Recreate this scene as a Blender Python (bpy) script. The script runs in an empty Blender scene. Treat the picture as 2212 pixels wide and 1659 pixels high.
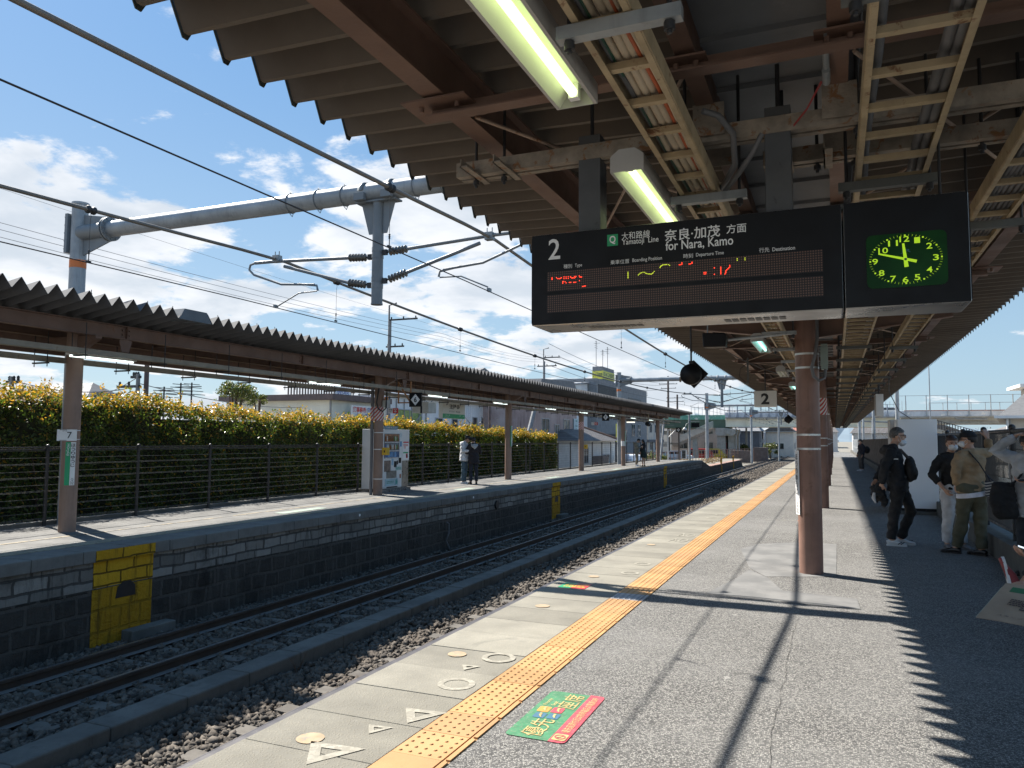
import bpy, math, random
import numpy as np
from mathutils import Vector, Matrix, noise as mnoise
R = math.radians
random.seed(7)
rng = np.random.default_rng(11)
scene = bpy.context.scene
COL = scene.collection

# ------------------------------------------------------------------ camera
cam_d = bpy.data.cameras.new("camera")
cam = bpy.data.objects.new("camera", cam_d)
COL.objects.link(cam)
cam_d.sensor_fit = 'HORIZONTAL'
cam_d.sensor_width = 36.0
cam_d.lens = 36.0 * 1650.0 / 2212.0
cam_d.clip_start = 0.05
cam_d.clip_end = 6000
cam.location = (0, 0, 1.6)
cam.rotation_euler = (Matrix.Rotation(R(22.89), 4, 'Z') @ Matrix.Rotation(R(90 + 4.10), 4, 'X') @ Matrix.Rotation(R(0.35), 4, 'Z')).to_euler()
scene.camera = cam

# ------------------------------------------------------------------ light
SUN = Vector((-0.915, 0.375, 1.0)).normalized()
EL = math.asin(SUN.z)
AZ = math.atan2(SUN.x, SUN.y)
sun_d = bpy.data.lights.new("sun", 'SUN')
sun_d.energy = 5.0
sun_d.angle = R(0.53)
sun_d.color = (1.0, 0.945, 0.86)
sun = bpy.data.objects.new("sun", sun_d)
COL.objects.link(sun)
sun.rotation_euler = (-SUN).to_track_quat('-Z', 'Y').to_euler()
sun.location = SUN * 50

world = bpy.data.worlds.new("World")
scene.world = world
world.use_nodes = True
WT = world.node_tree
WT.nodes.clear()


def wn(t, **k):
    n = WT.nodes.new(t)
    for a, b in k.items():
        setattr(n, a, b)
    return n


def wset(sock, v):
    if isinstance(v, bpy.types.NodeSocket):
        WT.links.new(v, sock)
    else:
        sock.default_value = v


def wm(op, a, b=0.0, c=0.0, clamp=False):
    n = wn('ShaderNodeMath', operation=op, use_clamp=clamp)
    wset(n.inputs[0], a)
    wset(n.inputs[1], b)
    wset(n.inputs[2], c)
    return n.outputs[0]


def wsmooth(x, lo, hi):
    n = wn('ShaderNodeMapRange', interpolation_type='SMOOTHSTEP')
    wset(n.inputs[0], x)
    n.inputs[1].default_value = lo
    n.inputs[2].default_value = hi
    return n.outputs[0]


sky = wn('ShaderNodeTexSky')
sky.sky_type = 'NISHITA'
sky.sun_disc = False
sky.sun_elevation = EL
sky.sun_rotation = AZ
sky.altitude = 50
sky.air_density = 1.0
sky.dust_density = 0.6
sky.ozone_density = 1.6
tc = wn('ShaderNodeTexCoord')
sep = wn('ShaderNodeSeparateXYZ')
WT.links.new(tc.outputs['Generated'], sep.inputs[0])
dx, dy, dz = sep.outputs
zc = wm('MAXIMUM', wm('ADD', dz, 0.20), 0.05)
px = wm('DIVIDE', dx, zc)
py = wm('DIVIDE', dy, zc)
comb = wn('ShaderNodeCombineXYZ')
WT.links.new(px, comb.inputs[0])
WT.links.new(py, comb.inputs[1])


def wnoise(scale, detail, rough, dist, off):
    mp = wn('ShaderNodeMapping')
    mp.inputs['Location'].default_value = off
    WT.links.new(comb.outputs[0], mp.inputs['Vector'])
    n = wn('ShaderNodeTexNoise')
    n.inputs['Scale'].default_value = scale
    n.inputs['Detail'].default_value = detail
    n.inputs['Roughness'].default_value = rough
    n.inputs['Distortion'].default_value = dist
    WT.links.new(mp.outputs[0], n.inputs['Vector'])
    return n.outputs['Fac']


c1 = wnoise(1.55, 11, 0.60, 0.15, (2.4, 8.8, 0.0))
c2 = wnoise(1.55, 6, 0.55, 0.15, (2.3, 8.845, 0.0))
c3 = wnoise(7.0, 9, 0.62, 0.3, (1.7, 2.2, 0.0))
# coverage: more cloud low in the sky, less high up and to the right (+X)
azr = wm('DIVIDE', dx, wm('MAXIMUM', dy, 0.05))
cov_el = wsmooth(dz, 0.50, 0.25)
cov_az = wsmooth(azr, 0.06, -0.25)
cov = wm('MULTIPLY', cov_el, cov_az)
dens = wm('ADD', wm('ADD', c1, wm('MULTIPLY', wm('SUBTRACT', c3, 0.5), 0.27)), wm('MULTIPLY', cov, 0.15))
mask = wsmooth(dens, 0.578, 0.655)
thick = wsmooth(wm('ADD', c2, wm('MULTIPLY', cov, 0.13)), 0.56, 0.74)
ccol = wn('ShaderNodeMix', data_type='RGBA')
WT.links.new(thick, ccol.inputs[0])
ccol.inputs[6].default_value = (6.3, 6.4, 6.6, 1)
ccol.inputs[7].default_value = (4.3, 4.7, 5.2, 1)
grad = wn('ShaderNodeMix', data_type='RGBA')
wset(grad.inputs[0], wsmooth(dz, 0.02, 0.55))
grad.inputs[6].default_value = (2.5, 3.65, 4.6, 1)
grad.inputs[7].default_value = (0.86, 2.32, 4.6, 1)
hz = wn('ShaderNodeMix', data_type='RGBA')
hz.inputs[0].default_value = 0.8
WT.links.new(sky.outputs[0], hz.inputs[6])
WT.links.new(grad.outputs[2], hz.inputs[7])
smix = wn('ShaderNodeMix', data_type='RGBA')
wset(smix.inputs[0], wm('MULTIPLY', mask, 0.93))
WT.links.new(hz.outputs[2], smix.inputs[6])
WT.links.new(ccol.outputs[2], smix.inputs[7])
bg = wn('ShaderNodeBackground')
WT.links.new(smix.outputs[2], bg.inputs['Color'])
bg.inputs['Strength'].default_value = 0.068
wout = wn('ShaderNodeOutputWorld')
WT.links.new(bg.outputs[0], wout.inputs[0])

scene.view_settings.view_transform = 'Standard'
scene.view_settings.look = 'None'
scene.view_settings.gamma = 1.0
scene.view_settings.exposure = 1.28
scene.view_settings.use_curve_mapping = False

# ------------------------------------------------------------------ materials
MATS = {}


class NT:
    def __init__(s, name):
        s.m = bpy.data.materials.new(name)
        s.m.use_nodes = True
        s.t = s.m.node_tree
        s.b = s.t.nodes['Principled BSDF']
        s.out = s.t.nodes['Material Output']
        tcn = s.t.nodes.new('ShaderNodeTexCoord')
        s.obj = tcn.outputs['Object']

    def n(s, t, **k):
        nd = s.t.nodes.new(t)
        for a, b in k.items():
            setattr(nd, a, b)
        return nd

    def set(s, sock, v):
        if isinstance(v, bpy.types.NodeSocket):
            s.t.links.new(v, sock)
        else:
            if isinstance(v, (tuple, list)) and len(v) == 3 and sock.type == 'RGBA':
                v = (*v, 1)
            sock.default_value = v

    def noise(s, scale, detail=5, rough=.6, vec=None, dist=0.0):
        nd = s.n('ShaderNodeTexNoise')
        nd.inputs['Scale'].default_value = scale
        nd.inputs['Detail'].default_value = detail
        nd.inputs['Roughness'].default_value = rough
        nd.inputs['Distortion'].default_value = dist
        s.set(nd.inputs['Vector'], vec if vec is not None else s.obj)
        return nd.outputs['Fac']

    def vor(s, scale, feat='F1', out='Distance', vec=None):
        nd = s.n('ShaderNodeTexVoronoi', feature=feat)
        nd.inputs['Scale'].default_value = scale
        s.set(nd.inputs['Vector'], vec if vec is not None else s.obj)
        return nd.outputs[out]

    def map(s, x, a, b, c=0.0, d=1.0):
        nd = s.n('ShaderNodeMapRange', interpolation_type='SMOOTHSTEP')
        s.set(nd.inputs[0], x)
        for i, v in enumerate((a, b, c, d)):
            nd.inputs[i + 1].default_value = v
        return nd.outputs[0]

    def math(s, op, a, b=0.0, c=0.0):
        nd = s.n('ShaderNodeMath', operation=op)
        s.set(nd.inputs[0], a)
        s.set(nd.inputs[1], b)
        s.set(nd.inputs[2], c)
        return nd.outputs[0]

    def mix(s, f, a, b, mode='MIX'):
        nd = s.n('ShaderNodeMix', data_type='RGBA', blend_type=mode)
        s.set(nd.inputs[0], f)
        s.set(nd.inputs[6], a)
        s.set(nd.inputs[7], b)
        return nd.outputs[2]

    def tiles(s, c, pitch, y0, amt):
        """each unit laid along Y gets its own slightly different tone"""
        sx = s.n('ShaderNodeSeparateXYZ'); s.t.links.new(s.obj, sx.inputs[0])
        k = s.math('FLOOR', s.math('DIVIDE', s.math('SUBTRACT', sx.outputs[1], y0), pitch))
        w = s.n('ShaderNodeTexWhiteNoise', noise_dimensions='1D'); s.set(w.inputs['W'], k)
        return s.mix(1.0, c, s.mix(w.outputs['Value'], (1 - amt,) * 3, (1 + amt,) * 3), 'MULTIPLY')

    def scale_vec(s, v):
        mp = s.n('ShaderNodeMapping')
        s.t.links.new(s.obj, mp.inputs['Vector'])
        mp.inputs['Scale'].default_value = v
        return mp.outputs[0]

    def bump(s, h, strength=.4, dist=.01):
        nd = s.n('ShaderNodeBump')
        nd.inputs['Strength'].default_value = strength
        nd.inputs['Distance'].default_value = dist
        s.set(nd.inputs['Height'], h)
        s.t.links.new(nd.outputs[0], s.b.inputs['Normal'])

    def done(s, col, rough=.6, metal=0.0, spec=.5):
        s.set(s.b.inputs['Base Color'], col)
        s.set(s.b.inputs['Roughness'], rough)
        s.b.inputs['Metallic'].default_value = metal
        s.b.inputs['Specular IOR Level'].default_value = spec
        return s.m


def sc(c, k):
    return tuple(min(1.0, max(0.0, x * k)) for x in c)


def mat(name, col, rough=.6, metal=0.0, var=.18, vs=3.0, bump=0.0, bs=60, dirt=None, spec=.5, streak=0.0):
    """plain painted / coated surface with uneven colour, optional stains, streaks and grain"""
    if name in MATS:
        return MATS[name]
    t = NT(name)
    f = t.noise(vs, 6, .6)
    c = t.mix(t.map(f, .3, .7), sc(col, 1 - var), sc(col, 1 + var))
    if streak:
        v = t.scale_vec((9, 9, .7))
        c = t.mix(t.map(t.noise(2.0, 5, .65, v), .5, .75, 0, streak), c, sc(col, .45))
    r = t.map(t.noise(vs * 2.3, 4, .6), .3, .7, max(.03, rough - .1), min(1, rough + .1))
    if dirt:
        dcol, ds, th = dirt
        m = t.map(t.noise(ds, 8, .68, None, .4), th, th + .09)
        c = t.mix(m, c, dcol)
    if bump:
        t.bump(t.noise(bs, 4, .6), bump, .01)
    MATS[name] = t.done(c, r, metal, spec)
    return MATS[name]


def emit(name, col, strength):
    if name in MATS:
        return MATS[name]
    t = NT(name)
    t.b.inputs['Emission Color'].default_value = (*col, 1)
    t.b.inputs['Emission Strength'].default_value = strength
    MATS[name] = t.done(sc(col, .5), .4)
    return MATS[name]


RUST = (0.16, 0.065, 0.025)


def m_asphalt():
    t = NT('asphalt')
    sp = t.vor(105, out='Color')
    sepn = t.n('ShaderNodeSeparateColor')
    t.set(sepn.inputs[0], sp)
    g = sepn.outputs[0]
    c = t.mix(t.map(g, .05, .95), (.085, .083, .078), (.47, .452, .415))
    d = t.vor(105)
    c = t.mix(t.map(d, .25, .62, 0, .75), c, (.040, .040, .042))
    big = t.noise(.45, 6, .62)
    c = t.mix(t.map(big, .35, .72, 0, .42), c, (.25, .245, .235))
    pale = t.noise(1.3, 8, .7, None, .6)
    c = t.mix(t.map(pale, .6, .72, 0, .35), c, (.30, .29, .275))
    dk = t.noise(2.1, 6, .66, t.scale_vec((1, .5, 1)))
    c = t.mix(t.map(dk, .62, .78, 0, .5), c, (.06, .06, .062))
    c = t.mix(t.map(t.vor(3.1), .03, .05, .6, 0), c, (.05, .05, .05))
    c = t.mix(t.map(t.vor(1.7, vec=t.scale_vec((1.3, 1, 1))), .035, .06, .45, 0), c, (.42, .41, .38))
    t.bump(t.math('ADD', t.map(d, .0, .5, 1, 0), t.math('MULTIPLY', t.noise(40, 5, .7), .8)), .75, .008)
    MATS['asphalt'] = t.done(c, t.map(t.noise(5), .3, .7, .72, .95), 0, .3)


def m_patch():
    t = NT('asphalt_patch')
    c = t.mix(t.map(t.noise(2.2, 7, .65), .35, .7), (.145, .145, .143), (.215, .212, .205))
    c = t.mix(t.map(t.noise(6, 8, .75, None, 1.2), .62, .7, 0, .6), c, (.24, .23, .21))
    t.bump(t.noise(120, 4, .7), .3, .004)
    MATS['asphalt_patch'] = t.done(c, .8, 0, .3)


def m_slab():
    t = NT('edge_slab')
    c = t.mix(t.map(t.noise(1.1, 7, .65), .3, .7), (.185, .171, .138), (.295, .274, .222))
    c = t.mix(t.map(t.noise(2.3, 8, .7, None, .8), .58, .74, 0, .6), c, (.10, .097, .082))
    c = t.mix(t.map(t.noise(14, 6, .7), .58, .75, 0, .35), c, (.36, .345, .305))
    w = t.n('ShaderNodeTexChecker')
    w.inputs['Scale'].default_value = 95
    t.set(w.inputs['Vector'], t.obj)
    vv = t.vor(70)
    c = t.mix(t.map(vv, .2, .6, 0, .30), c, (.16, .16, .145))
    c = t.tiles(c, .5086, 4.33, .16)
    t.bump(t.map(vv, .1, .5, 1, 0), .5, .004)
    MATS['edge_slab'] = t.done(c, .85, 0, .3)


def m_concrete(name, a, b, stain, bs=35, rough=.88):
    t = NT(name)
    c = t.mix(t.map(t.noise(1.7, 8, .68), .3, .7), a, b)
    v = t.scale_vec((6, 6, .8))
    c = t.mix(t.map(t.noise(1.4, 7, .7, v), .52, .78, 0, .7), c, stain)
    c = t.mix(t.map(t.noise(22, 5, .7), .6, .75, 0, .3), c, sc(b, 1.3))
    t.bump(t.noise(bs, 6, .7), .35, .008)
    MATS[name] = t.done(c, rough, 0, .3)


def m_blockwall(name, bw, bh, ca, cb, mortar, streakc, bumps=.9, msize=.018, rough_h=0.5):
    """masonry on a face that looks along +X: texture runs along object Y and Z"""
    t = NT(name)
    sx = t.n('ShaderNodeSeparateXYZ')
    t.t.links.new(t.obj, sx.inputs[0])
    cm = t.n('ShaderNodeCombineXYZ')
    t.t.links.new(sx.outputs[1], cm.inputs[0])
    t.t.links.new(sx.outputs[2], cm.inputs[1])
    wob = t.noise(3.0, 3, .5)
    ad = t.n('ShaderNodeVectorMath', operation='ADD')
    t.t.links.new(cm.outputs[0], ad.inputs[0])
    w2 = t.n('ShaderNodeCombineXYZ')
    t.set(w2.inputs[0], t.math('MULTIPLY', wob, .12))
    t.set(w2.inputs[1], t.math('MULTIPLY', t.noise(1.7, 4, .6), .10))
    t.t.links.new(w2.outputs[0], ad.inputs[1])
    br = t.n('ShaderNodeTexBrick')
    t.t.links.new(ad.outputs[0], br.inputs['Vector'])
    br.inputs['Scale'].default_value = 1
    br.inputs['Brick Width'].default_value = bw
    br.inputs['Row Height'].default_value = bh
    br.inputs['Mortar Size'].default_value = msize
    br.inputs['Mortar Smooth'].default_value = .3
    t.set(br.inputs['Color1'], ca)
    t.set(br.inputs['Color2'], cb)
    t.set(br.inputs['Mortar'], mortar)
    c = br.outputs['Color']
    v = t.scale_vec((5, 5, .6))
    c = t.mix(t.map(t.noise(1.6, 8, .72, v), .5, .68, 0, .85), c, streakc)
    c = t.mix(t.map(t.noise(1.2, 7, .7), .5, .75, 0, .75), c, sc(ca, .35))
    h = t.math('ADD', t.math('MULTIPLY', br.outputs['Fac'], -1.0), t.math('MULTIPLY', t.noise(9, 6, .7), rough_h * 2))
    t.bump(h, bumps, .03)
    MATS[name] = t.done(c, .9, 0, .25)


def m_stone():
    t = NT('ballast_stone')
    cc = t.vor(14, out='Color')
    sp_ = t.n('ShaderNodeSeparateColor')
    t.set(sp_.inputs[0], cc)
    c = t.mix(sp_.outputs[0], (.034, .030, .026), (.150, .128, .105))
    c = t.mix(t.map(t.noise(1.1, 5, .6), .45, .7, 0, .4), c, (.10, .075, .055))
    t.bump(t.noise(70, 4, .7), .4, .006)
    MATS['ballast_stone'] = t.done(c, .9, 0, .3)


def m_roof(name, a, b, crack=True):
    t = NT(name)
    c = t.mix(t.map(t.noise(.9, 7, .65), .3, .7), a, b)
    v = t.scale_vec((1.2, 9, 9))
    if crack:
        sx = t.n('ShaderNodeNewGeometry'); sz = t.n('ShaderNodeSeparateXYZ'); t.t.links.new(sx.outputs['Normal'], sz.inputs[0])
        flat = t.map(t.math('ABSOLUTE', sz.outputs[2]), .85, .97)
        e = t.vor(9, 'DISTANCE_TO_EDGE', vec=v)
        c = t.mix(t.math('MULTIPLY', t.map(e, .0, .05, .6, 0), flat), c, sc(a, .35))
        c = t.mix(t.math('MULTIPLY', flat, .35), c, (.19, .165, .135))  # flat faces lightened: light from the ground below put into the colour
    c = t.mix(t.map(t.noise(6, 8, .7), .58, .75, 0, .35), c, sc(b, 1.35))
    t.bump(t.noise(45, 5, .7), .25, .004)
    MATS[name] = t.done(c, .75, 0, .3)


def m_led():
    t = NT('led_matrix')
    sx = t.n('ShaderNodeSeparateXYZ')
    t.t.links.new(t.obj, sx.inputs[0])
    def cell(o):
        return t.math('ABSOLUTE', t.math('SUBTRACT', t.math('FRACT', t.math('MULTIPLY', o, 95.0)), .5))
    r2 = t.math('ADD', t.math('POWER', cell(sx.outputs[0]), 2.0), t.math('POWER', cell(sx.outputs[2]), 2.0))
    c = t.mix(t.map(r2, .05, .14), (.135, .072, .052), (.014, .010, .009))
    MATS['led_matrix'] = t.done(c, .45, 0, .4)


def m_clock():
    t = NT('clock_face')
    c = t.mix(t.map(t.noise(6, 4, .5), .35, .65), (.004, .040, .006), (.008, .060, .009))
    MATS['clock_face'] = t.done(c, .3, 0, .15)


def m_leaf(name, cols, trans=.5):
    t = NT(name)
    at = t.n('ShaderNodeAttribute')
    at.attribute_name = 'tone'
    sp_ = t.n('ShaderNodeSeparateColor')
    t.t.links.new(at.outputs['Color'], sp_.inputs[0])
    c = t.mix(sp_.outputs[0], cols[0], cols[1])
    c = t.mix(sp_.outputs[1], c, cols[2])
    t.done(c, .38, 0, .5)
    tr = t.n('ShaderNodeBsdfTranslucent')
    t.set(tr.inputs[0], t.mix(.5, c, t.mix(1.0, c, (1.9, 1.75, .6), 'MULTIPLY')))
    ms = t.n('ShaderNodeMixShader')
    ms.inputs[0].default_value = trans
    t.t.links.new(t.b.outputs[0], ms.inputs[1])
    t.t.links.new(tr.outputs[0], ms.inputs[2])
    t.t.links.new(ms.outputs[0], t.out.inputs[0])
    MATS[name] = t.m


def m_corr(name, a, b, axis, freq, dark, strk=.5):
    """painted corrugated sheet: ribs run up, repeating along one axis"""
    t = NT(name)
    sx = t.n('ShaderNodeSeparateXYZ')
    t.t.links.new(t.obj, sx.inputs[0])
    w = t.math('SINE', t.math('MULTIPLY', sx.outputs[axis], freq * 6.283))
    c = t.mix(t.map(t.noise(.5, 7, .65), .3, .7), a, b)
    v = t.scale_vec((5, 5, .35))
    c = t.mix(t.map(t.noise(1.5, 8, .75, v), .48, .72, 0, strk), c, dark)
    t.bump(w, .8, .02)
    MATS[name] = t.done(c, .6, 0, .4)


def m_tile_roof(name, a, b, axis):
    t = NT(name)
    sx = t.n('ShaderNodeSeparateXYZ')
    t.t.links.new(t.obj, sx.inputs[0])
    w = t.math('SINE', t.math('MULTIPLY', sx.outputs[axis], 22.0))
    w2 = t.math('FRACT', t.math('MULTIPLY', sx.outputs[2], 6.5))
    c = t.mix(t.map(t.noise(2.5, 6, .7), .3, .7), a, b)
    c = t.mix(t.map(w2, .0, .25, .7, 0), c, sc(a, .3))
    t.bump(t.math('ADD', w, t.math('MULTIPLY', w2, 1.5)), .8, .04)
    MATS[name] = t.done(c, .7, 0, .4)


def m_stripe(name, c1_, c2_, freq, ax=1, off=.5):
    t = NT(name)
    sx = t.n('ShaderNodeSeparateXYZ')
    t.t.links.new(t.obj, sx.inputs[0])
    s = t.math('ADD', sx.outputs[2], t.math('MULTIPLY', t.math('ADD', sx.outputs[0], sx.outputs[1]), -.9))
    f = t.math('GREATER_THAN', t.math('FRACT', t.math('MULTIPLY', s, freq)), off)
    c = t.mix(f, c1_, c2_)
    c = t.mix(t.map(t.noise(9, 6, .7), .58, .75, 0, .4), c, (.10, .07, .05))
    MATS[name] = t.done(c, .6)


def m_glass(name='window_glass', col=(.03, .04, .05)):
    t = NT(name)
    c = t.mix(t.map(t.noise(1.2, 3, .5), .35, .65), sc(col, .6), sc(col, 1.5))
    MATS[name] = t.done(c, .08, 0, .8)


def m_plaid():
    t = NT('plaid_cloth')
    sx = t.n('ShaderNodeSeparateXYZ')
    t.t.links.new(t.obj, sx.inputs[0])
    a = t.math('GREATER_THAN', t.math('FRACT', t.math('MULTIPLY', t.math('ADD', sx.outputs[0], sx.outputs[1]), 11.0)), .5)
    b = t.math('GREATER_THAN', t.math('FRACT', t.math('MULTIPLY', sx.outputs[2], 11.0)), .5)
    c = t.mix(a, (.05, .06, .055), (.16, .15, .12))
    c = t.mix(t.math('MULTIPLY', b, .5), c, (.30, .28, .22))
    MATS['plaid_cloth'] = t.done(c, .9)


m_asphalt(); m_patch(); m_slab(); m_stone(); m_led(); m_clock(); m_glass(); m_plaid()
m_glass('curtain_glass', (.16, .16, .15))
m_concrete('coping_stone', (.115, .11, .10), (.18, .174, .16), (.055, .052, .048))
m_concrete('kerb_concrete', (.085, .083, .075), (.145, .14, .125), (.04, .04, .034))
m_concrete('sleeper_concrete', (.09, .08, .07), (.16, .145, .125), (.05, .04, .034))
m_concrete('bridge_concrete', (.30, .29, .26), (.42, .41, .37), (.14, .13, .11))
m_concrete('building_concrete', (.20, .21, .22), (.27, .275, .285), (.10, .10, .10))
m_concrete('opposite_asphalt', (.11, .108, .103), (.19, .186, .176), (.12, .12, .12), 90)
m_concrete('ground_soil', (.16, .145, .12), (.26, .24, .20), (.10, .095, .08), 8)
m_concrete('ballast_bed', (.04, .038, .035), (.07, .066, .06), (.04, .038, .034), 18)
m_concrete('road_grey', (.16, .16, .16), (.22, .22, .215), (.11, .11, .11), 40)
m_blockwall('upper_blockwork', .46, .185, (.14, .13, .115), (.26, .245, .22), (.075, .07, .064), (.035, .033, .031))
m_blockwall('lower_stonework', .36, .27, (.040, .036, .031), (.062, .055, .048), (.085, .076, .066), (.10, .092, .08), 1.0, .03, .9)
m_blockwall('yellow_stonework', .34, .30, (.40, .21, .010), (.50, .28, .016), (.30, .17, .01), (.16, .09, .01), 1.0, .02, 1.4)
m_blockwall('yellow_blockwork', .46, .185, (.46, .25, .012), (.54, .31, .018), (.12, .07, .008), (.22, .13, .012), .9, .014, .6)
m_roof('roof_underside', (.098, .080, .066), (.135, .112, .092))
m_roof('opposite_roof_metal', (.085, .085, .088), (.12, .12, .125), False)
m_roof('gutter_panel_paint', (.16, .168, .178), (.21, .218, .228), False)
m_corr('corrugated_white', (.66, .68, .70), (.80, .81, .82), 1, 3.2, (.20, .20, .20), .35)
m_corr('corrugated_brown', (.34, .25, .235), (.52, .43, .41), 1, 3.0, (.07, .045, .040), .8)
m_corr('corrugated_dark', (.07, .065, .06), (.10, .095, .09), 1, 4.5, (.04, .036, .03), .4)
m_tile_roof('roof_tile_grey', (.11, .10, .095), (.19, .175, .165), 1)
m_tile_roof('roof_tile_red', (.36, .14, .10), (.48, .21, .15), 1)
m_stripe('red_white_stripe', (.62, .60, .57), (.40, .035, .03), 9.0)
m_leaf('hedge_leaf', ((.030, .066, .014), (.11, .155, .028), (.42, .24, .035)), .48)
m_leaf('bush_leaf', ((.045, .075, .02), (.11, .13, .04), (.25, .19, .07)), .4)
m_leaf('dry_brush', ((.10, .065, .045), (.22, .15, .10), (.36, .27, .17)), .2)

# ------------------------------------------------------------------ mesh helpers
OFF = {}


def tag(o, label=None, cat=None, group=None, kind=None):
    for k, v in (('label', label), ('category', cat), ('group', group), ('kind', kind)):
        if v:
            o[k] = v
    return o


def thing(name, label, cat, loc=(0, 0, 0), group=None, world=True):
    """an Empty at the thing's base; parts built in world coordinates are shifted to it when world is True"""
    o = bpy.data.objects.new(name, None)
    COL.objects.link(o)
    o.empty_display_size = .1
    o.location = loc
    if world:
        OFF[o.name] = Vector(loc)
    return tag(o, label, cat, group)


def frame(d, up=(0, 0, 1)):
    d = Vector(d).normalized()
    u = Vector(up)
    if abs(d.dot(u)) > .98:
        u = Vector((0, 1, 0)) if abs(d.y) < .9 else Vector((1, 0, 0))
    s = d.cross(u).normalized()
    return d, s, s.cross(d).normalized()


class G:
    def __init__(s):
        s.v, s.f, s.mi, s.sm = [], [], [], []
        s.k = 0
        s.tone = None

    def add(s, vs, fs, smooth=False):
        o = len(s.v)
        s.v += [tuple(p) for p in vs]
        for f in fs:
            s.f.append(tuple(i + o for i in f))
            s.mi.append(s.k)
            s.sm.append(smooth)
        return s

    def box(s, x0, y0, z0, x1, y1, z1):
        vs = [(x, y, z) for z in (z0, z1) for y in (y0, y1) for x in (x0, x1)]
        return s.add(vs, [(0, 2, 3, 1), (4, 5, 7, 6), (0, 1, 5, 4), (2, 6, 7, 3), (0, 4, 6, 2), (1, 3, 7, 5)])

    def cbox(s, c, size):
        return s.box(c[0] - size[0] / 2, c[1] - size[1] / 2, c[2] - size[2] / 2, c[0] + size[0] / 2, c[1] + size[1] / 2, c[2] + size[2] / 2)

    def bar(s, p0, p1, w, h, up=(0, 0, 1)):
        p0, p1 = Vector(p0), Vector(p1)
        d, a, b = frame(p1 - p0, up)
        vs = [p + a * (i * w / 2) + b * (j * h / 2) for p in (p0, p1) for j in (-1, 1) for i in (-1, 1)]
        return s.add(vs, [(0, 2, 3, 1), (4, 5, 7, 6), (0, 1, 5, 4), (2, 6, 7, 3), (0, 4, 6, 2), (1, 3, 7, 5)])

    def tube(s, pts, r, n=8, caps=True, smooth=True):
        pts = [Vector(p) for p in pts]
        rs = r if isinstance(r, list) else [r] * len(pts)
        rings = []
        a = None
        for i, p in enumerate(pts):
            d = (pts[min(i + 1, len(pts) - 1)] - pts[max(i - 1, 0)])
            d = d.normalized() if d.length > 1e-9 else Vector((0, 0, 1))
            if a is None:
                _, a, _ = frame(d)
            a = (a - d * a.dot(d))
            a = a.normalized() if a.length > 1e-6 else frame(d)[1]
            b = d.cross(a)
            q = rs[i] if isinstance(rs[i], (tuple, list)) else (rs[i], rs[i])
            rings.append([p + a * (q[0] * math.cos(t)) + b * (q[1] * math.sin(t)) for t in [2 * math.pi * k / n for k in range(n)]])
        vs = [q for rg in rings for q in rg]
        fs = []
        for i in range(len(pts) - 1):
            for k in range(n):
                k2 = (k + 1) % n
                fs.append((i * n + k, i * n + k2, (i + 1) * n + k2, (i + 1) * n + k))
        s.add(vs, fs, smooth)
        if caps:
            s.add(rings[0], [tuple(reversed(range(n)))])
            s.add(rings[-1], [tuple(range(n))])
        return s

    def cyl(s, p0, p1, r, n=12, r2=None):
        return s.tube([p0, p1], [r, r if r2 is None else r2], n)

    def stack(s, secs, n=14):
        """closed body lofted through horizontal ellipses: (x, y, z, rx, ry)"""
        rings = [[(x + rx * math.cos(t), y + ry * math.sin(t), z) for t in [2 * math.pi * k / n for k in range(n)]] for x, y, z, rx, ry in secs]
        vs = [q for rg in rings for q in rg]
        fs = []
        for i in range(len(secs) - 1):
            for k in range(n):
                k2 = (k + 1) % n
                fs.append((i * n + k, i * n + k2, (i + 1) * n + k2, (i + 1) * n + k))
        s.add(vs, fs, True)
        s.add(rings[0], [tuple(reversed(range(n)))])
        s.add(rings[-1], [tuple(range(n))])
        return s

    def lathe(s, prof, c=(0, 0, 0), axis=(0, 0, 1), n=12):
        d, a, b = frame(axis)
        c = Vector(c)
        vs = []
        for r, z in prof:
            vs += [c + d * z + a * (r * math.cos(t)) + b * (r * math.sin(t)) for t in [2 * math.pi * k / n for k in range(n)]]
        fs = [(i * n + k, i * n + (k + 1) % n, (i + 1) * n + (k + 1) % n, (i + 1) * n + k) for i in range(len(prof) - 1) for k in range(n)]
        return s.add(vs, fs, True)

    def ball(s, c, r, nu=14, nv=9, rot=None):
        r = (r, r, r) if not isinstance(r, (tuple, list)) else r
        c = Vector(c)
        vs = []
        for j in range(nv + 1):
            ph = math.pi * j / nv
            for i in range(nu):
                th = 2 * math.pi * i / nu
                p = Vector((r[0] * math.sin(ph) * math.cos(th), r[1] * math.sin(ph) * math.sin(th), r[2] * math.cos(ph)))
                vs.append(c + (rot @ p if rot else p))
        fs = [(j * nu + i, (j + 1) * nu + i, (j + 1) * nu + (i + 1) % nu, j * nu + (i + 1) % nu) for j in range(nv) for i in range(nu)]
        return s.add(vs, fs, True)

    def prism(s, pts, o, ux, uy, depth):
        """polygon pts (a, b) in plane o + a*ux + b*uy, thickened along ux x uy by depth"""
        o, ux, uy = Vector(o), Vector(ux), Vector(uy)
        nn = ux.cross(uy).normalized() * depth
        n = len(pts)
        f = [o + ux * a + uy * b for a, b in pts]
        vs = f + [p + nn for p in f]
        fs = [tuple(reversed(range(n))), tuple(range(n, 2 * n))] + [(i, (i + 1) % n, n + (i + 1) % n, n + i) for i in range(n)]
        return s.add(vs, fs)

    def quad(s, a, b, c, d):
        return s.add([a, b, c, d], [(0, 1, 2, 3)])

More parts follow.
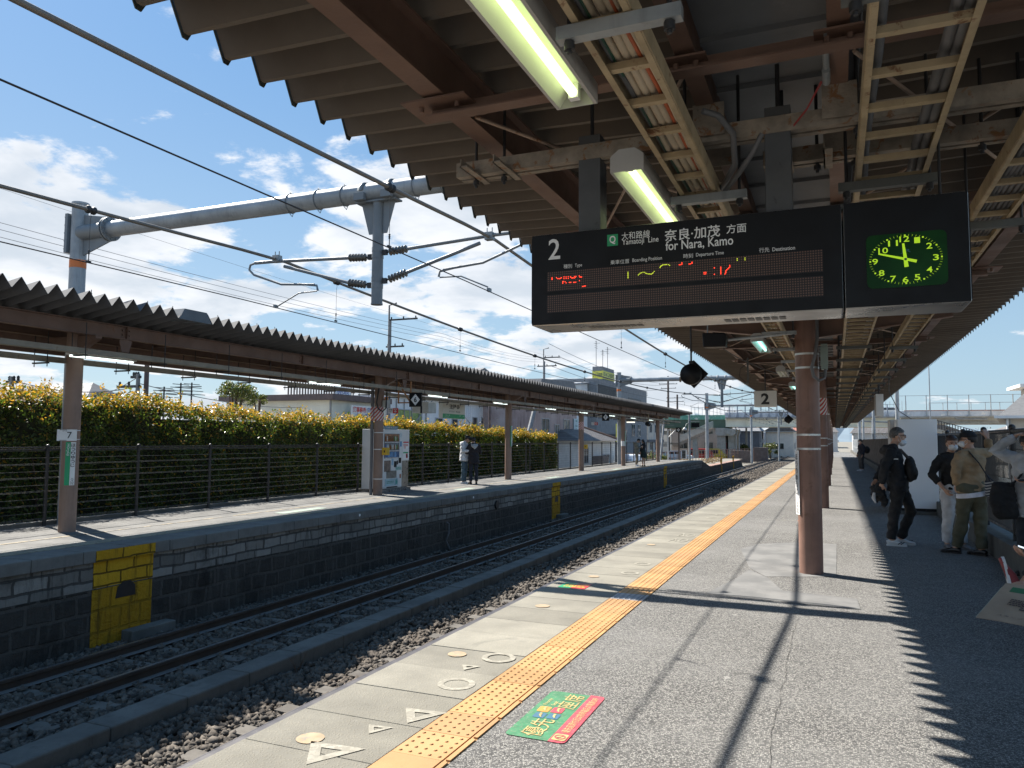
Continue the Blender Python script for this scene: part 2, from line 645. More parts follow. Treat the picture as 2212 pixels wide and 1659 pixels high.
    def sep(s, name, m, parent, tol=.003):
        """one object for every separate piece (pieces that touch stay together)"""
        par = list(range(len(s.v)))
        def fd(a):
            while par[a] != a:
                par[a] = par[par[a]]; a = par[a]
            return a
        for f in s.f:
            for i in f[1:]: par[fd(i)] = fd(f[0])
        cl = {}
        for i, f in enumerate(s.f): cl.setdefault(fd(f[0]), []).append(i)
        items = []
        for fi in cl.values():
            a = np.array([s.v[i] for k in fi for i in s.f[k]])
            items.append([a.min(0) - tol, a.max(0) + tol, fi])
        ch = True
        while ch:
            ch = False; out = []
            for it in items:
                for o in out:
                    if (it[0] <= o[1]).all() and (it[1] >= o[0]).all():
                        o[0] = np.minimum(o[0], it[0]); o[1] = np.maximum(o[1], it[1]); o[2] = o[2] + it[2]; ch = True
                        break
                else: out.append(it)
            items = out
        for _, _, fi in items[:100]:
            h = G(); mp = {}
            for k in fi:
                for i in s.f[k]:
                    if i not in mp: mp[i] = len(h.v); h.v.append(s.v[i])
                h.f.append(tuple(mp[i] for i in s.f[k])); h.mi.append(0); h.sm.append(s.sm[k])
            h.obj(name, m, parent)

    def obj(s, name, mats, parent=None, label=None, cat=None, group=None, kind=None, bevel=0.0):
        me = bpy.data.meshes.new(name)
        v = s.v
        off = OFF.get(parent.name) if parent else None
        if off is not None:
            v = [(p[0] - off[0], p[1] - off[1], p[2] - off[2]) for p in v]
        me.from_pydata(v, [], s.f)
        if not isinstance(mats, (list, tuple)):
            mats = [mats]
        for m in mats:
            me.materials.append(m)
        me.polygons.foreach_set('material_index', s.mi)
        me.polygons.foreach_set('use_smooth', s.sm)
        me.update()
        o = bpy.data.objects.new(name, me)
        COL.objects.link(o)
        if parent:
            o.parent = parent
            if off is not None:
                OFF[o.name] = off
        if bevel:
            b = o.modifiers.new('bevel', 'BEVEL')
            b.width = bevel
            b.segments = 2
            b.limit_method = 'ANGLE'
        return tag(o, label, cat, group, kind)


def kids(o):
    return [c for c in bpy.data.objects if c.parent == o]


def copy_tree(o, parent=None):
    c = o.copy()
    COL.objects.link(c)
    c.parent = parent
    for ch in o.children:
        copy_tree(ch, c)
    return c


def clone(root, loc, label=None, rz=None):
    c = copy_tree(root)
    c.location = loc
    if rz is not None:
        c.rotation_euler = (0, 0, rz)
    if label:
        c['label'] = label
    return c


_tc = {}


def text_mesh(body, res=3, bold=0.0):
    key = (body, res, bold)
    if key in _tc:
        return _tc[key]
    cu = bpy.data.curves.new('t', 'FONT')
    cu.body = body
    cu.size = 1
    cu.resolution_u = res
    cu.offset = bold
    o = bpy.data.objects.new('t', cu)
    COL.objects.link(o)
    dg = bpy.context.evaluated_depsgraph_get()
    dg.update()
    me = o.evaluated_get(dg).to_mesh()
    vs = [tuple(v.co) for v in me.vertices]
    fs = [tuple(p.vertices) for p in me.polygons]
    o.evaluated_get(dg).to_mesh_clear()
    bpy.data.objects.remove(o)
    bpy.data.curves.remove(cu)
    _tc[key] = (vs, fs)
    return vs, fs


def text(g, body, c, w, h, ux, uy, lift=.002, bold=0.0, res=3, keep=False):
    """put flat lettering into G: centred on c, fitted to w x h along ux, uy (h None keeps proportion)"""
    vs, fs = text_mesh(body, res, bold)
    if not vs:
        return g
    a = np.array(vs)
    lo, hi = a.min(0), a.max(0)
    ext = hi - lo
    kx = w / max(ext[0], 1e-6)
    ky = kx if h is None else h / max(ext[1], 1e-6)
    if keep and h is not None:
        kx = ky = min(kx, ky)
    ux, uy, c = Vector(ux), Vector(uy), Vector(c)
    n = ux.cross(uy).normalized()
    m = (lo + hi) / 2
    return g.add([c + ux * ((p[0] - m[0]) * kx) + uy * ((p[1] - m[1]) * ky) + n * lift for p in vs], fs)


def vtext(g, body, c, w, h, ux, uy, lift=.002, bold=0.0):
    """lettering set as a column, one character under the other, within w x h"""
    n = len(body)
    c, uyv = Vector(c), Vector(uy)
    st = h / n
    for i, ch in enumerate(body):
        text(g, ch, c + uyv * (h / 2 - st * (i + .5)), min(w, st * .9), st * .86, ux, uy, lift, bold)
    return g


def lines_text(g, n, c, w, h, ux, uy, lift=.002, seed=1):
    """rows of tiny dashes where print is too small to read"""
    r = random.Random(seed)
    c, ux, uy = Vector(c), Vector(ux), Vector(uy)
    nn = ux.cross(uy).normalized() * lift
    for i in range(n):
        y = h / 2 - h * (i + .5) / n
        x = -w / 2
        while x < w / 2 - .1 * w:
            L = w * r.uniform(.06, .22)
            L = min(L, w / 2 - x)
            t = h / n * .28
            p = c + ux * x + uy * (y - t) + nn
            g.quad(p, p + ux * L, p + ux * L + uy * 2 * t, p + uy * 2 * t)
            x += L + w * .04
    return g


def rect(g, c, w, h, ux, uy, lift=.001):
    c, ux, uy = Vector(c), Vector(ux), Vector(uy)
    n = ux.cross(uy).normalized() * lift
    return g.quad(c - ux * w / 2 - uy * h / 2 + n, c + ux * w / 2 - uy * h / 2 + n, c + ux * w / 2 + uy * h / 2 + n, c - ux * w / 2 + uy * h / 2 + n)


def disc(g, c, r, ux, uy, lift=.001, n=24, r_in=0.0):
    c, ux, uy = Vector(c), Vector(ux), Vector(uy)
    nn = ux.cross(uy).normalized() * lift
    rx, ry = (r, r) if not isinstance(r, (tuple, list)) else r
    o = [c + nn + ux * (rx * math.cos(t)) + uy * (ry * math.sin(t)) for t in [2 * math.pi * k / n for k in range(n)]]
    if not r_in:
        return g.add(o, [tuple(range(n))])
    i_ = [c + nn + ux * (r_in * math.cos(t)) + uy * (r_in * math.sin(t)) for t in [2 * math.pi * k / n for k in range(n)]]
    return g.add(o + i_, [(k, (k + 1) % n, n + (k + 1) % n, n + k) for k in range(n)])


X, Y, Z = Vector((1, 0, 0)), Vector((0, 1, 0)), Vector((0, 0, 1))

# shared paints
BROWN = mat('brown_paint', (.15, .088, .064), .55, var=.18, vs=2.0, dirt=(RUST, 3.0, .66), bump=.15)
PILLAR = mat('pillar_paint', (.225, .125, .093), .55, var=.16, vs=2.2, dirt=((.15, .078, .05), 3.2, .57), streak=.5, bump=.12)
PILLAR2 = mat('opposite_pillar_paint', (.25, .165, .125), .6, var=.12, vs=2.0, streak=.3)
CREAM = mat('ladder_cream_paint', (.36, .28, .17), .6, var=.2, vs=5, dirt=((.17, .08, .035), 13.0, .58), bump=.2)
RUSTY = mat('rusty_steel', (.235, .20, .16), .75, var=.25, vs=9, dirt=((.20, .095, .04), 16.0, .56), bump=.4)
GALV = mat('galvanised_steel', (.27, .29, .30), .5, .25, .22, 3.0, streak=.35, bump=.1)
GALVD = mat('dark_channel_steel', (.10, .105, .10), .6, .2, .25, 4)
STEELD = mat('dark_fitting_steel', (.035, .035, .037), .55, .3, .2)
BLACK = mat('black_plastic', (.012, .012, .013), .5, 0, .2)
BLACKP = mat('black_board', (.006, .0065, .008), .5, 0, .15, spec=.25)
WHITE = mat('white_paint', (.72, .72, .71), .5, 0, .06, dirt=((.42, .40, .36), 3, .66))
WHITET = mat('white_lettering', (.75, .75, .74), .5, 0, .03)
BLACKT = mat('black_lettering', (.012, .012, .014), .5, 0, .03)
GREENT = mat('sign_green', (.015, .30, .12), .45, 0, .05)
REDT = mat('sign_red', (.55, .03, .03), .45, 0, .05)
YELLOWP = mat('yellow_paint', (.62, .38, .03), .55, 0, .12, dirt=((.20, .13, .03), 5, .62))
CONDUIT = mat('cream_conduit', (.46, .39, .29), .6, 0, .12, dirt=((.20, .14, .08), 8, .63))
CONDUITG = mat('grey_conduit', (.13, .13, .135), .6, 0, .15)
WIRE = mat('wire_covering', (.17, .155, .135), .6, .2, .15)
WIREC = mat('contact_wire_metal', (.05, .045, .045), .5, .6, .2)
PORC = mat('insulator_porcelain', (.11, .10, .085), .35, 0, .15)

# ================================================================== ground, platforms, tracks
g = G(); g.quad((-2500, -1500, -1.46), (2500, -1500, -1.46), (2500, 3500, -1.46), (-2500, 3500, -1.46))
g.obj('ground', MATS['ground_soil'], kind='structure')
g = G(); g.quad((-9.9, -10, -1.40), (-2.6, -10, -1.40), (-2.6, 420, -1.40), (-9.9, 420, -1.40))
g.obj('track_bed', MATS['ballast_bed'], kind='structure')
# near platform: asphalt, slabs, face
g = G(); g.box(-1.79, -8, -1.45, 2.02, 118, 0)
g.obj('platform', MATS['asphalt'], kind='structure')
g = G(); g.box(-2.80, -8, -1.45, -1.79, 118, -.10)
g.obj('platform_wall', MATS['kerb_concrete'], kind='structure')
g = G()
P0 = 4.33
for k in range(-20, 212):
    y0 = P0 + k * .5086
    j = random.uniform(-.0015, .0015)
    g.box(-2.93, y0 + .003, -.10, -2.135, y0 + .5056, .0 + j)
g.obj('platform_edge_paving', MATS['edge_slab'], kind='structure', bevel=.004)
g = G(); g.box(-2.975, -8, -.075, -2.933, 118, -.005)
g.tube([(-2.978, -8, -.02), (-2.978, 118, -.02)], .017, 8)
g.obj('platform_edge_strip', mat('dark_edge_rubber', (.055, .05, .055), .5, 0, .2), kind='structure')
# tactile paving
t_ = NT('tactile_yellow')
c_ = t_.mix(t_.map(t_.noise(2.2, 6, .65), .3, .7), (.41, .222, .08), (.49, .275, .11))
c_ = t_.mix(t_.map(t_.noise(7, 8, .7, None, .5), .6, .74, 0, .5), c_, (.27, .14, .06))
c_ = t_.mix(t_.map(t_.noise(.9, 5, .6), .45, .7, 0, .4), c_, (.40, .20, .095))
c_ = t_.mix(t_.map(t_.noise(60, 4, .7), .62, .72, 0, .5), c_, (.28, .16, .05))
c_ = t_.tiles(c_, .317, 3.4761, .13)
t_.bump(t_.noise(90, 3, .6), .15, .002)
MATS['tactile_yellow'] = t_.done(c_, .62, 0, .4)
TGREY = mat('tactile_grey', (.30, .30, .31), .5, 0, .15)
g = G()
TP = .317
T0 = 3.4761
for k in range(-18, 340):
    y0 = T0 + k * TP
    g.k = 1 if k == 13 else 0
    a, b = -2.125, -1.835
    jz = random.uniform(-.0012, .0012)
    g.box(a, y0 + .002, -.02, b, y0 + TP - .002, .004 + jz)
    g.box(b + .002, y0 + .002, -.02, -1.79, y0 + TP - .002, -.001 + jz)
    g.box(b + .018, y0 + .012, -.02, -1.793, y0 + TP - .012, .008 + jz)
    if k < 0 or y0 > 62:
        continue
    nseg = 10 if y0 < 9 else (6 if y0 < 20 else 4)
    for i in range(5):
        for j in range(5):
            cx = a + .032 + i * .0565
            cy = y0 + .035 + j * .0615
            r0, r1, h = .0135, .008, .0055
            vs = [(cx + r0 * math.cos(q), cy + r0 * math.sin(q), .004) for q in [2 * math.pi * m / nseg for m in range(nseg)]]
            vs += [(cx + r1 * math.cos(q), cy + r1 * math.sin(q), .004 + h) for q in [2 * math.pi * m / nseg for m in range(nseg)]]
            g.add(vs, [(m, (m + 1) % nseg, nseg + (m + 1) % nseg, nseg + m) for m in range(nseg)] + [tuple(range(nseg, 2 * nseg))])
g.obj('tactile_paving', [MATS['tactile_yellow'], TGREY], kind='structure')
# repaired patches in the asphalt
g = G(); g.k = 0
def sheet(g, pts, z=.004):
    g.add([(x, y, z) for x, y in pts], [tuple(range(len(pts)))])
sheet(g, [(-1.12, 12.5), (-1.32, 11.8), (-1.02, 10.1), (-.78, 9.55), (-.02, 9.9), (-.01, 13.0), (-.6, 12.95)])
sheet(g, [(-1.28, 8.25), (.19, 8.09), (.17, 8.62), (-.55, 8.75), (-.76, 9.5), (-1.02, 10.0), (-1.1, 9.2)])
g.obj('asphalt_repair_patches', MATS['asphalt_patch'], kind='structure')
# long hairline crack
g = G()
yy, xx = 3.2, -.30
pts = []
while yy < 7.6:
    pts.append((xx, yy)); yy += random.uniform(.03, .09); xx += random.uniform(-.012, .012) + (-.03 if 5.3 < yy < 5.34 else 0)
    xx = max(-.36, min(-.24, xx))
for (x0, y0), (x1, y1) in zip(pts[:-1], pts[1:]):
    w = random.uniform(.0006, .0020)
    g.quad((x0 - w, y0, .003), (x0 + w, y0, .003), (x1 + w, y1, .003), (x1 - w, y1, .003))
g.obj('asphalt_crack', mat('crack_dark', (.075, .072, .066), .95, 0, .1), kind='structure')

# painted / stuck marks on the slabs
PALEM = mat('worn_white_mark', (.325, .305, .25), .85, 0, .12, vs=9, dirt=((.25, .232, .188), 22, .44))
ORM = mat('worn_orange_mark', (.36, .265, .165), .85, 0, .15, vs=9, dirt=((.25, .225, .18), 26, .52))
MARKG = 'floor marks on the platform slabs'
def ring_mark(x, y, r, lab):
    g = G(); disc(g, (x, y, 0), r, X, Y, .0042, 32, r * .66); g.obj('floor_mark', PALEM, label=lab, cat='floor mark', group=MARKG)
def disc_mark(x, y, r, lab):
    g = G(); disc(g, (x, y, 0), r, X, Y, .0042, 28); g.obj('floor_mark', ORM, label=lab, cat='floor mark', group=MARKG)
def tri_mark(x, y, s, lab):
    g = G()
    o = [(-s, s * .55), (s, s * .75), (0, -s)]
    q = [(p[0] * .38, p[1] * .38 + .06 * s) for p in o]
    vs = [(x + a, y + b, .0042) for a, b in o + q]
    g.add(vs, [(0, 1, 4, 3), (1, 2, 5, 4), (2, 0, 3, 5)])
    g.obj('floor_mark', PALEM, label=lab, cat='floor mark', group=MARKG)
ring_mark(-2.30, 5.23, .125, 'clear pale ring mark on the slab beside an orange disc')
ring_mark(-2.31, 4.57, .125, 'faint worn white ring mark on the slab just before the big ring')
ring_mark(-2.30, 9.12, .11, 'white ring mark on the slab beyond the gantry shadow')
ring_mark(-2.32, 8.3 + 1.55, .11, 'faint ring mark on the slab beyond the clear far ring')
ring_mark(-2.35, 16.2, .13, 'left of a far pair of white rings on the slabs')
ring_mark(-2.28, 16.9, .13, 'right of a far pair of white rings on the slabs')
tri_mark(-2.25, 3.98, .135, 'largest pale triangle mark pointing at the camera beside the yellow tiles')
tri_mark(-2.40, 4.93, .07, 'small worn triangle mark between two white rings')
tri_mark(-2.36, 3.70, .075, 'small faint triangle mark below the largest triangle')
tri_mark(-2.42, 3.33, .16, 'pale triangle mark at the bottom edge of the picture')
disc_mark(-2.61, 3.45, .075, 'nearest orange disc on the slab at the bottom of the picture')
disc_mark(-2.62, 5.19, .07, 'orange disc beside the white ring mark')
disc_mark(-2.62, 6.99, .07, 'orange disc on the slab just before the gantry shadow')
disc_mark(-2.63, 8.72, .065, 'orange disc on the slab just beyond the gantry shadow')
disc_mark(-2.62, 11.7, .065, 'small far orange disc on the slab near the platform edge')
r_ = random.Random(3)
for i, yy in enumerate((12.4, 13.1, 19.5, 20.4, 26.0, 31.0)):
    g = G(); text(g, ('AO', 'ΔO', 'OO', 'O△', 'OΔO', 'OO')[i], (-2.33, yy, 0), .28, .4, X, Y, .0042)
    g.obj('floor_mark', PALEM, label=('worn white marks on the slabs in the middle distance' if i < 2 else 'worn white marks on the far slabs'), cat='floor mark', group='far worn marks on the slabs')
# small green / red sticker in the gantry shadow
st = thing('floor_sticker', 'small green and red sticker on the slab in the gantry shadow', 'sticker', (-2.64, 8.08, 0))
g = G(); rect(g, (-2.73, 8.08, 0), .14, .30, X, Y, .0045); g.obj('green_half', GREENT, st)
g = G(); rect(g, (-2.58, 8.08, 0), .16, .30, X, Y, .0045); g.obj('red_half', REDT, st)
g = G(); lines_text(g, 3, (-2.64, 8.08, 0), .24, .2, X, Y, .006, 4); g.obj('small_print', YELLOWP, st)

# priority seat sticker
SGREEN = mat('sticker_green', (.045, .19, .09), .85, 0, .2, vs=14, dirt=((.15, .20, .13), 60, .54))
SRED = mat('sticker_red', (.42, .055, .08), .85, 0, .2, vs=14, dirt=((.28, .17, .16), 60, .56))
SYEL = mat('sticker_cream', (.52, .39, .16), .85, 0, .2, vs=14, dirt=((.22, .22, .12), 55, .54))
SORA = mat('sticker_orange', (.62, .26, .06), .8, 0, .1, dirt=((.40, .28, .15), 45, .62))
SBLU = mat('sticker_blue', (.04, .13, .20), .8, 0, .1, dirt=((.15, .2, .2), 45, .62))
st = thing('priority_seat_sticker', 'green and red priority seat sticker on the asphalt beside the yellow tiles', 'sticker', (-1.52, 4.3, 0))
MX = Vector((-1, 0, 0))
def rrect(g, x0, x1, y0, y1, z, r, corners=(1, 1, 1, 1)):
    pts = []
    for (cx, cy, a0, on) in ((x1 - r, y1 - r, 0, corners[0]), (x0 + r, y1 - r, 90, corners[1]), (x0 + r, y0 + r, 180, corners[2]), (x1 - r, y0 + r, 270, corners[3])):
        if on:
            pts += [(cx + r * math.cos(R(a0 + q)), cy + r * math.sin(R(a0 + q)), z) for q in (0, 30, 60, 90)]
        else:
            pts.append((cx + r * (1 if a0 in (0, 270) else -1), cy + r * (1 if a0 < 180 else -1), z))
    return g.add(pts, [tuple(range(len(pts)))])
g = G(); rrect(g, -1.69, -1.44, 3.92, 4.70, .0042, .03, (0, 1, 1, 0)); g.obj('green_field', SGREEN, st)
g = G(); rrect(g, -1.44, -1.345, 3.92, 4.71, .0042, .03, (1, 0, 0, 1)); g.obj('red_band', SRED, st)
g = G()
text(g, '優先', (-1.555, 4.08, .0042), .26, .125, Y, MX, .003, .0)
text(g, '座席', (-1.515, 4.54, .0042), .25, .12, Y, MX, .003, .0)
text(g, 'Priority', (-1.640, 4.49, .0042), .12, .032, Y, MX, .003)
text(g, 'Seat', (-1.595, 4.475, .0042), .075, .028, Y, MX, .003)
text(g, '優先座席付近は携帯電話の電源OFF', (-1.392, 4.36, .0042), .60, .048, Y, MX, .003, .0)
rrect(g, -1.43, -1.355, 3.945, 4.035, .0068, .012)
g.obj('lettering', SYEL, st)
g = G(); disc(g, (-1.3925, 3.99, .0085), .031, X, Y, 0, 20, .024); g.bar((-1.41, 3.97, .0085), (-1.375, 4.01, .0085), .005, .0005); g.obj('phone_off_symbol', SRED, st)
g = G(); rrect(g, -1.655, -1.585, 4.315, 4.405, .0062, .012); g.obj('orange_square', SORA, st)
g = G(); rrect(g, -1.575, -1.505, 4.325, 4.415, .0062, .012); g.obj('red_square', SRED, st)
g = G(); rrect(g, -1.645, -1.575, 4.215, 4.300, .0062, .012); rrect(g, -1.565, -1.495, 4.225, 4.310, .0062, .012); g.sep('blue_square', SBLU, st)
g = G()
for cx, cy in ((-1.62, 4.36), (-1.54, 4.37), (-1.61, 4.257), (-1.53, 4.268)):
    disc(g, (cx, cy + .026, .0085), .009, X, Y, 0, 10)
    g.bar((cx, cy + .014, .0085), (cx + .006, cy - .012, .0085), .014, .0004)
    g.bar((cx + .006, cy - .012, .0085), (cx + .018, cy - .03, .0085), .007, .0004)
g.sep('person_symbol', SYEL, st)

# far small asphalt marks
g = G(); text(g, 'ここまで', (-1.05, 16.4, 0), .62, .13, X, Y, .0045); g.obj('floor_lettering', PALEM, label='worn white lettering on the asphalt left of the nearest column', cat='floor mark')
g = G(); g.prism([(0, .06), (.16, .0), (0, -.06)], (-.72, 16.4, .004), X, Y, .001); g.obj('floor_arrow', mat('orange_mark', (.6, .16, .05), .8), label='small orange arrow at the end of the worn lettering', cat='floor mark')

# ------------------------------------------------------------------ tracks
def rail_geo(g, xc, y0, y1, zt=-1.19):
    h = .153
    pr = [(-.064, -h), (.064, -h), (.064, -h + .010), (.010, -h + .03), (.010, -.05), (.032, -.04), (.032, -.008), (.024, 0), (-.024, 0), (-.032, -.008), (-.032, -.04), (-.010, -.05), (-.010, -h + .03), (-.064, -h + .010)]
    n = len(pr)
    vs = [(xc + a, y, zt + b) for y in (y0, y1) for a, b in pr]
    g.add(vs, [(i, (i + 1) % n, n + (i + 1) % n, n + i) for i in range(n)])
RAILM = NT('rail_steel')
sx_ = RAILM.n('ShaderNodeSeparateXYZ')
ge_ = RAILM.n('ShaderNodeNewGeometry')
RAILM.t.links.new(ge_.outputs['Normal'], sx_.inputs[0])
c_ = RAILM.mix(RAILM.map(RAILM.noise(4, 6, .7), .3, .7), (.030, .020, .015), (.055, .038, .027))
top_ = RAILM.map(sx_.outputs[2], .9, .97)
c_ = RAILM.mix(top_, c_, (.30, .29, .28))
RAILM.done(c_, RAILM.math('SUBTRACT', .75, RAILM.math('MULTIPLY', top_, .45)))
RAILM.set(RAILM.b.inputs['Metallic'], RAILM.math('MULTIPLY', top_, .8))
RAILM = RAILM.m
def track(label, xc, half, first, ny, pitch, far_label):
    t = thing('railway_track', label, 'track', (xc, 4, -1.4))
    for s in (-1, 1):
        g = G(); rail_geo(g, xc + s * .534, -10, 400); g.obj('rail', RAILM, t)
    far = G()
    for k in range(ny):
        y = first + k * pitch
        gg = G() if k < 60 else far
        gg.prism([(-half, 0), (half, 0), (half, .10), (.45, .075), (-.45, .075), (-half, .10)], (xc, y + .11, -1.44), X, Z, .22)
        for s in (-1, 1):
            for q in (-1, 1):
                gg.box(xc + s * .534 + q * .075 - .03, y - .05, -1.345, xc + s * .534 + q * .075 + .03, y + .05, -1.318)
                if k < 60:
                    gg.cyl((xc + s * .534 + q * .08, y, -1.32), (xc + s * .534 + q * .08, y, -1.29), .016, 8)
        if k < 60:
            gg.obj('sleeper', MATS['sleeper_concrete'], t)
    far.obj('sleeper', MATS['sleeper_concrete'], t, kind='stuff')
    return t
track('railway track in shade along the opposite platform wall, both rails in view', -8.315, 1.02, 2.2, 260, .665, '')
track('railway track close under the near platform edge, only sleeper ends showing', -4.62, 1.03, 2.24, 220, .672, '')

# ballast stones: one loose mass
def ballast():
    n1, n2, n3_ = 30000, 16000, 5000
    px_ = np.concatenate([rng.uniform(-9.7, -5.2, n1), rng.uniform(-9.7, -5.0, n2), rng.uniform(-9.7, -4.6, n3_)])
    py_ = np.concatenate([2.6 + 13.5 * rng.random(n1) ** 1.25, rng.uniform(15, 45, n2), rng.uniform(45, 110, n3_)])
    sz = np.concatenate([rng.uniform(.021, .046, n1), rng.uniform(.030, .055, n2), rng.uniform(.05, .085, n3_)])
    # keep clear of rails, kerb and sleepers' top faces
    keep = np.ones(len(px_), bool)
    for xr in (-7.781, -8.849):
        keep &= np.abs(px_ - xr) > .07
    keep &= ~((px_ > -6.92) & (px_ < -6.46) & (py_ < 41.5))
    fr = np.abs(((py_ - 2.2) / .665) - np.round((py_ - 2.2) / .665)) * .665
    onsl = (fr < .10) & (np.abs(px_ + 8.315) < 1.0)
    keep &= ~(onsl & (rng.random(len(px_)) > .12))
    fr2 = np.abs(((py_ - 2.24) / .672) - np.round((py_ - 2.24) / .672)) * .672
    keep &= ~((fr2 < .10) & (px_ > -5.66) & (rng.random(len(px_)) > .1))
    px_, py_, sz = px_[keep], py_[keep], sz[keep]
    n = len(px_)
    pz = -1.385 + rng.uniform(-.012, .03, n)
    pz += np.where(px_ > -6.46, .025 * np.sin(px_ * 3 + py_ * 1.3), 0)
    cube = np.array([[x, y, z] for z in (-1, 1) for y in (-1, 1) for x in (-1, 1)], float)
    v = cube[None] * rng.uniform(.55, 1.1, (n, 8, 3))
    v *= rng.uniform(.6, 1.2, (n, 1, 3))
    q = rng.normal(size=(n, 4)); q /= np.linalg.norm(q, axis=1, keepdims=True)
    w, x, y, z = q.T
    Rm = np.stack([np.stack([1 - 2 * (y * y + z * z), 2 * (x * y - z * w), 2 * (x * z + y * w)], 1),
                   np.stack([2 * (x * y + z * w), 1 - 2 * (x * x + z * z), 2 * (y * z - x * w)], 1),
                   np.stack([2 * (x * z - y * w), 2 * (y * z + x * w), 1 - 2 * (x * x + y * y)], 1)], 1)
    v = np.einsum('nij,nkj->nki', Rm, v) * sz[:, None, None]
    v += np.stack([px_, py_, pz], 1)[:, None]
    f = np.array([(0, 2, 3, 1), (4, 5, 7, 6), (0, 1, 5, 4), (2, 6, 7, 3), (0, 4, 6, 2), (1, 3, 7, 5)])
    F = (f[None] + 8 * np.arange(n)[:, None, None]).reshape(-1)
    me = bpy.data.meshes.new('ballast')
    me.vertices.add(n * 8); me.vertices.foreach_set('co', v.reshape(-1))
    me.loops.add(len(F)); me.loops.foreach_set('vertex_index', F.astype(np.int32))
    np_ = n * 6
    me.polygons.add(np_); me.polygons.foreach_set('loop_start', np.arange(0, np_ * 4, 4, dtype=np.int32))
    me.update(calc_edges=True)
    me.materials.append(MATS['ballast_stone'])
    o = bpy.data.objects.new('ballast', me); COL.objects.link(o)
    tag(o, kind='stuff')
ballast()
# concrete trough kerb between the tracks
kb = thing('concrete_kerb', 'long low concrete trough kerb running through the ballast between the tracks', 'kerb', (-6.68, 3, -1.4))
g = G()
for k in range(48):
    y0 = -4 + k * .95
    j = random.uniform(-.008, .008)
    g.box(-6.86 + j, y0 + .004, -1.43, -6.50 + j, y0 + .946, -1.20 + random.uniform(-.004, .004))
g.obj('kerb_blocks', MATS['kerb_concrete'], kb, bevel=.02)
# dry weed at the kerb
g = G()
r_ = random.Random(9)
for i in range(9):
    a = r_.uniform(0, 6.28); L = r_.uniform(.1, .3)
    p = Vector((-6.3, 8.0, -1.36)); q = p + Vector((math.cos(a) * L * .5, math.sin(a) * L * .5, L))
    g.tube([p, (p + q) / 2 + Vector((.02, .01, .02)), q], [.004, .003, .001], 4)
g.obj('dry_weed', MATS['dry_brush'], label='dry dead weed sprouting from the ballast beside the kerb', cat='weed')

# ------------------------------------------------------------------ opposite platform
g = G(); g.box(-13.35, -12, -1.45, -10.02, 61, -.001)
g.obj('opposite_platform', MATS['opposite_asphalt'], kind='structure')
g = G()
for k in range(-18, 82):
    y0 = .10 + k * .745
    if y0 > 60.5: break
    g.box(-10.02, y0 + .004, -.17, -9.585, y0 + .741, .002 + random.uniform(-.003, .003))
g.obj('opposite_coping', MATS['coping_stone'], kind='structure', bevel=.012)
g = G(); g.box(-10.02, -12, -.545, -9.625, 61, -.171)
g.obj('opposite_wall_blockwork', MATS['upper_blockwork'], kind='structure')
g = G(); g.box(-10.02, -12, -1.45, -9.610, 61, -.546)
g.obj('opposite_wall_stonework', MATS['lower_stonework'], kind='structure')
# lower end of the opposite platform
g = G()
vs = [(-9.62, 61, 0), (-9.62, 65.5, -.62), (-9.62, 88, -.62), (-9.62, 90, -1.42), (-9.62, 61, -1.45), (-10.3, 61, 0), (-10.3, 65.5, -.62), (-10.3, 88, -.62), (-10.3, 90, -1.42), (-10.3, 61, -1.45)]
g.add(vs, [(0, 1, 2, 3, 4), (9, 8, 7, 6, 5), (0, 5, 6, 1), (1, 6, 7, 2), (2, 7, 8, 3)])
g.obj('opposite_wall_end', MATS['lower_stonework'], kind='structure')
g = G(); g.box(-10.25, 65.5, -.61, -9.60, 88, -.56)
g.obj('brick_coping', mat('brick_coping', (.28, .17, .13), .85, 0, .2, 8), kind='structure')
g = G(); g.add([(-10.3, 61, -.01), (-10.3, 65.5, -.64), (-10.3, 96, -.64), (-17, 96, -.64), (-17, 61, -.3)], [(0, 1, 2, 3, 4)])
g.obj('gravel_bank', MATS['ground_soil'], kind='structure')
# tactile strip, painted lines
t_ = NT('worn_tactile')
vv_ = t_.vor(13.5, vec=t_.obj)
c_ = t_.mix(t_.map(t_.noise(1.5, 6, .6), .3, .7), (.22, .195, .14), (.30, .265, .19))
c_ = t_.mix(t_.map(vv_, .25, .42, .75, 0), c_, (.14, .12, .09))
MATS['worn_tactile'] = t_.done(c_, .8)
g = G(); g.box(-10.50, -12, -.02, -10.20, 34, .006)
g.obj('opposite_tactile_worn', MATS['worn_tactile'], kind='structure')
g = G(); g.box(-10.50, 34.01, -.02, -10.20, 61, .006)
g.obj('opposite_tactile_yellow', MATS['tactile_yellow'], kind='structure')
g = G()
for y0 in range(-10, 60, 2):
    g.quad((-11.38, y0, .004), (-11.30, y0, .004), (-11.30, y0 + 1.97, .004), (-11.38, y0 + 1.97, .004))
g.obj('faded_line', mat('faded_cream_line', (.30, .25, .17), .85, 0, .2, 5, dirt=((.15, .145, .135), 4, .48)), kind='structure')
MINT = mat('faded_mint_paint', (.27, .34, .28), .85, 0, .1, 5, dirt=((.25, .26, .25), 6, .55))
for i, (x, y, w, l) in enumerate(((-10.82, 13.8, .30, 1.5), (-10.85, 21.9, .3, 1.1), (-10.85, 30.2, .3, 1.4), (-10.85, 40.2, .3, 1.3))):
    g = G(); rect(g, (x, y, 0), w, l, X, Y, .0045)
    g.obj('floor_panel', MINT, label=('faded mint floor panel beside the worn tactile strip left of the vending machine', 'faded mint floor panel in the vending machine shadow', 'faded mint floor panel just beyond the slim pillar', 'faded mint floor panel before the far couple')[i], cat='floor mark', group='faded mint panels on the opposite platform')
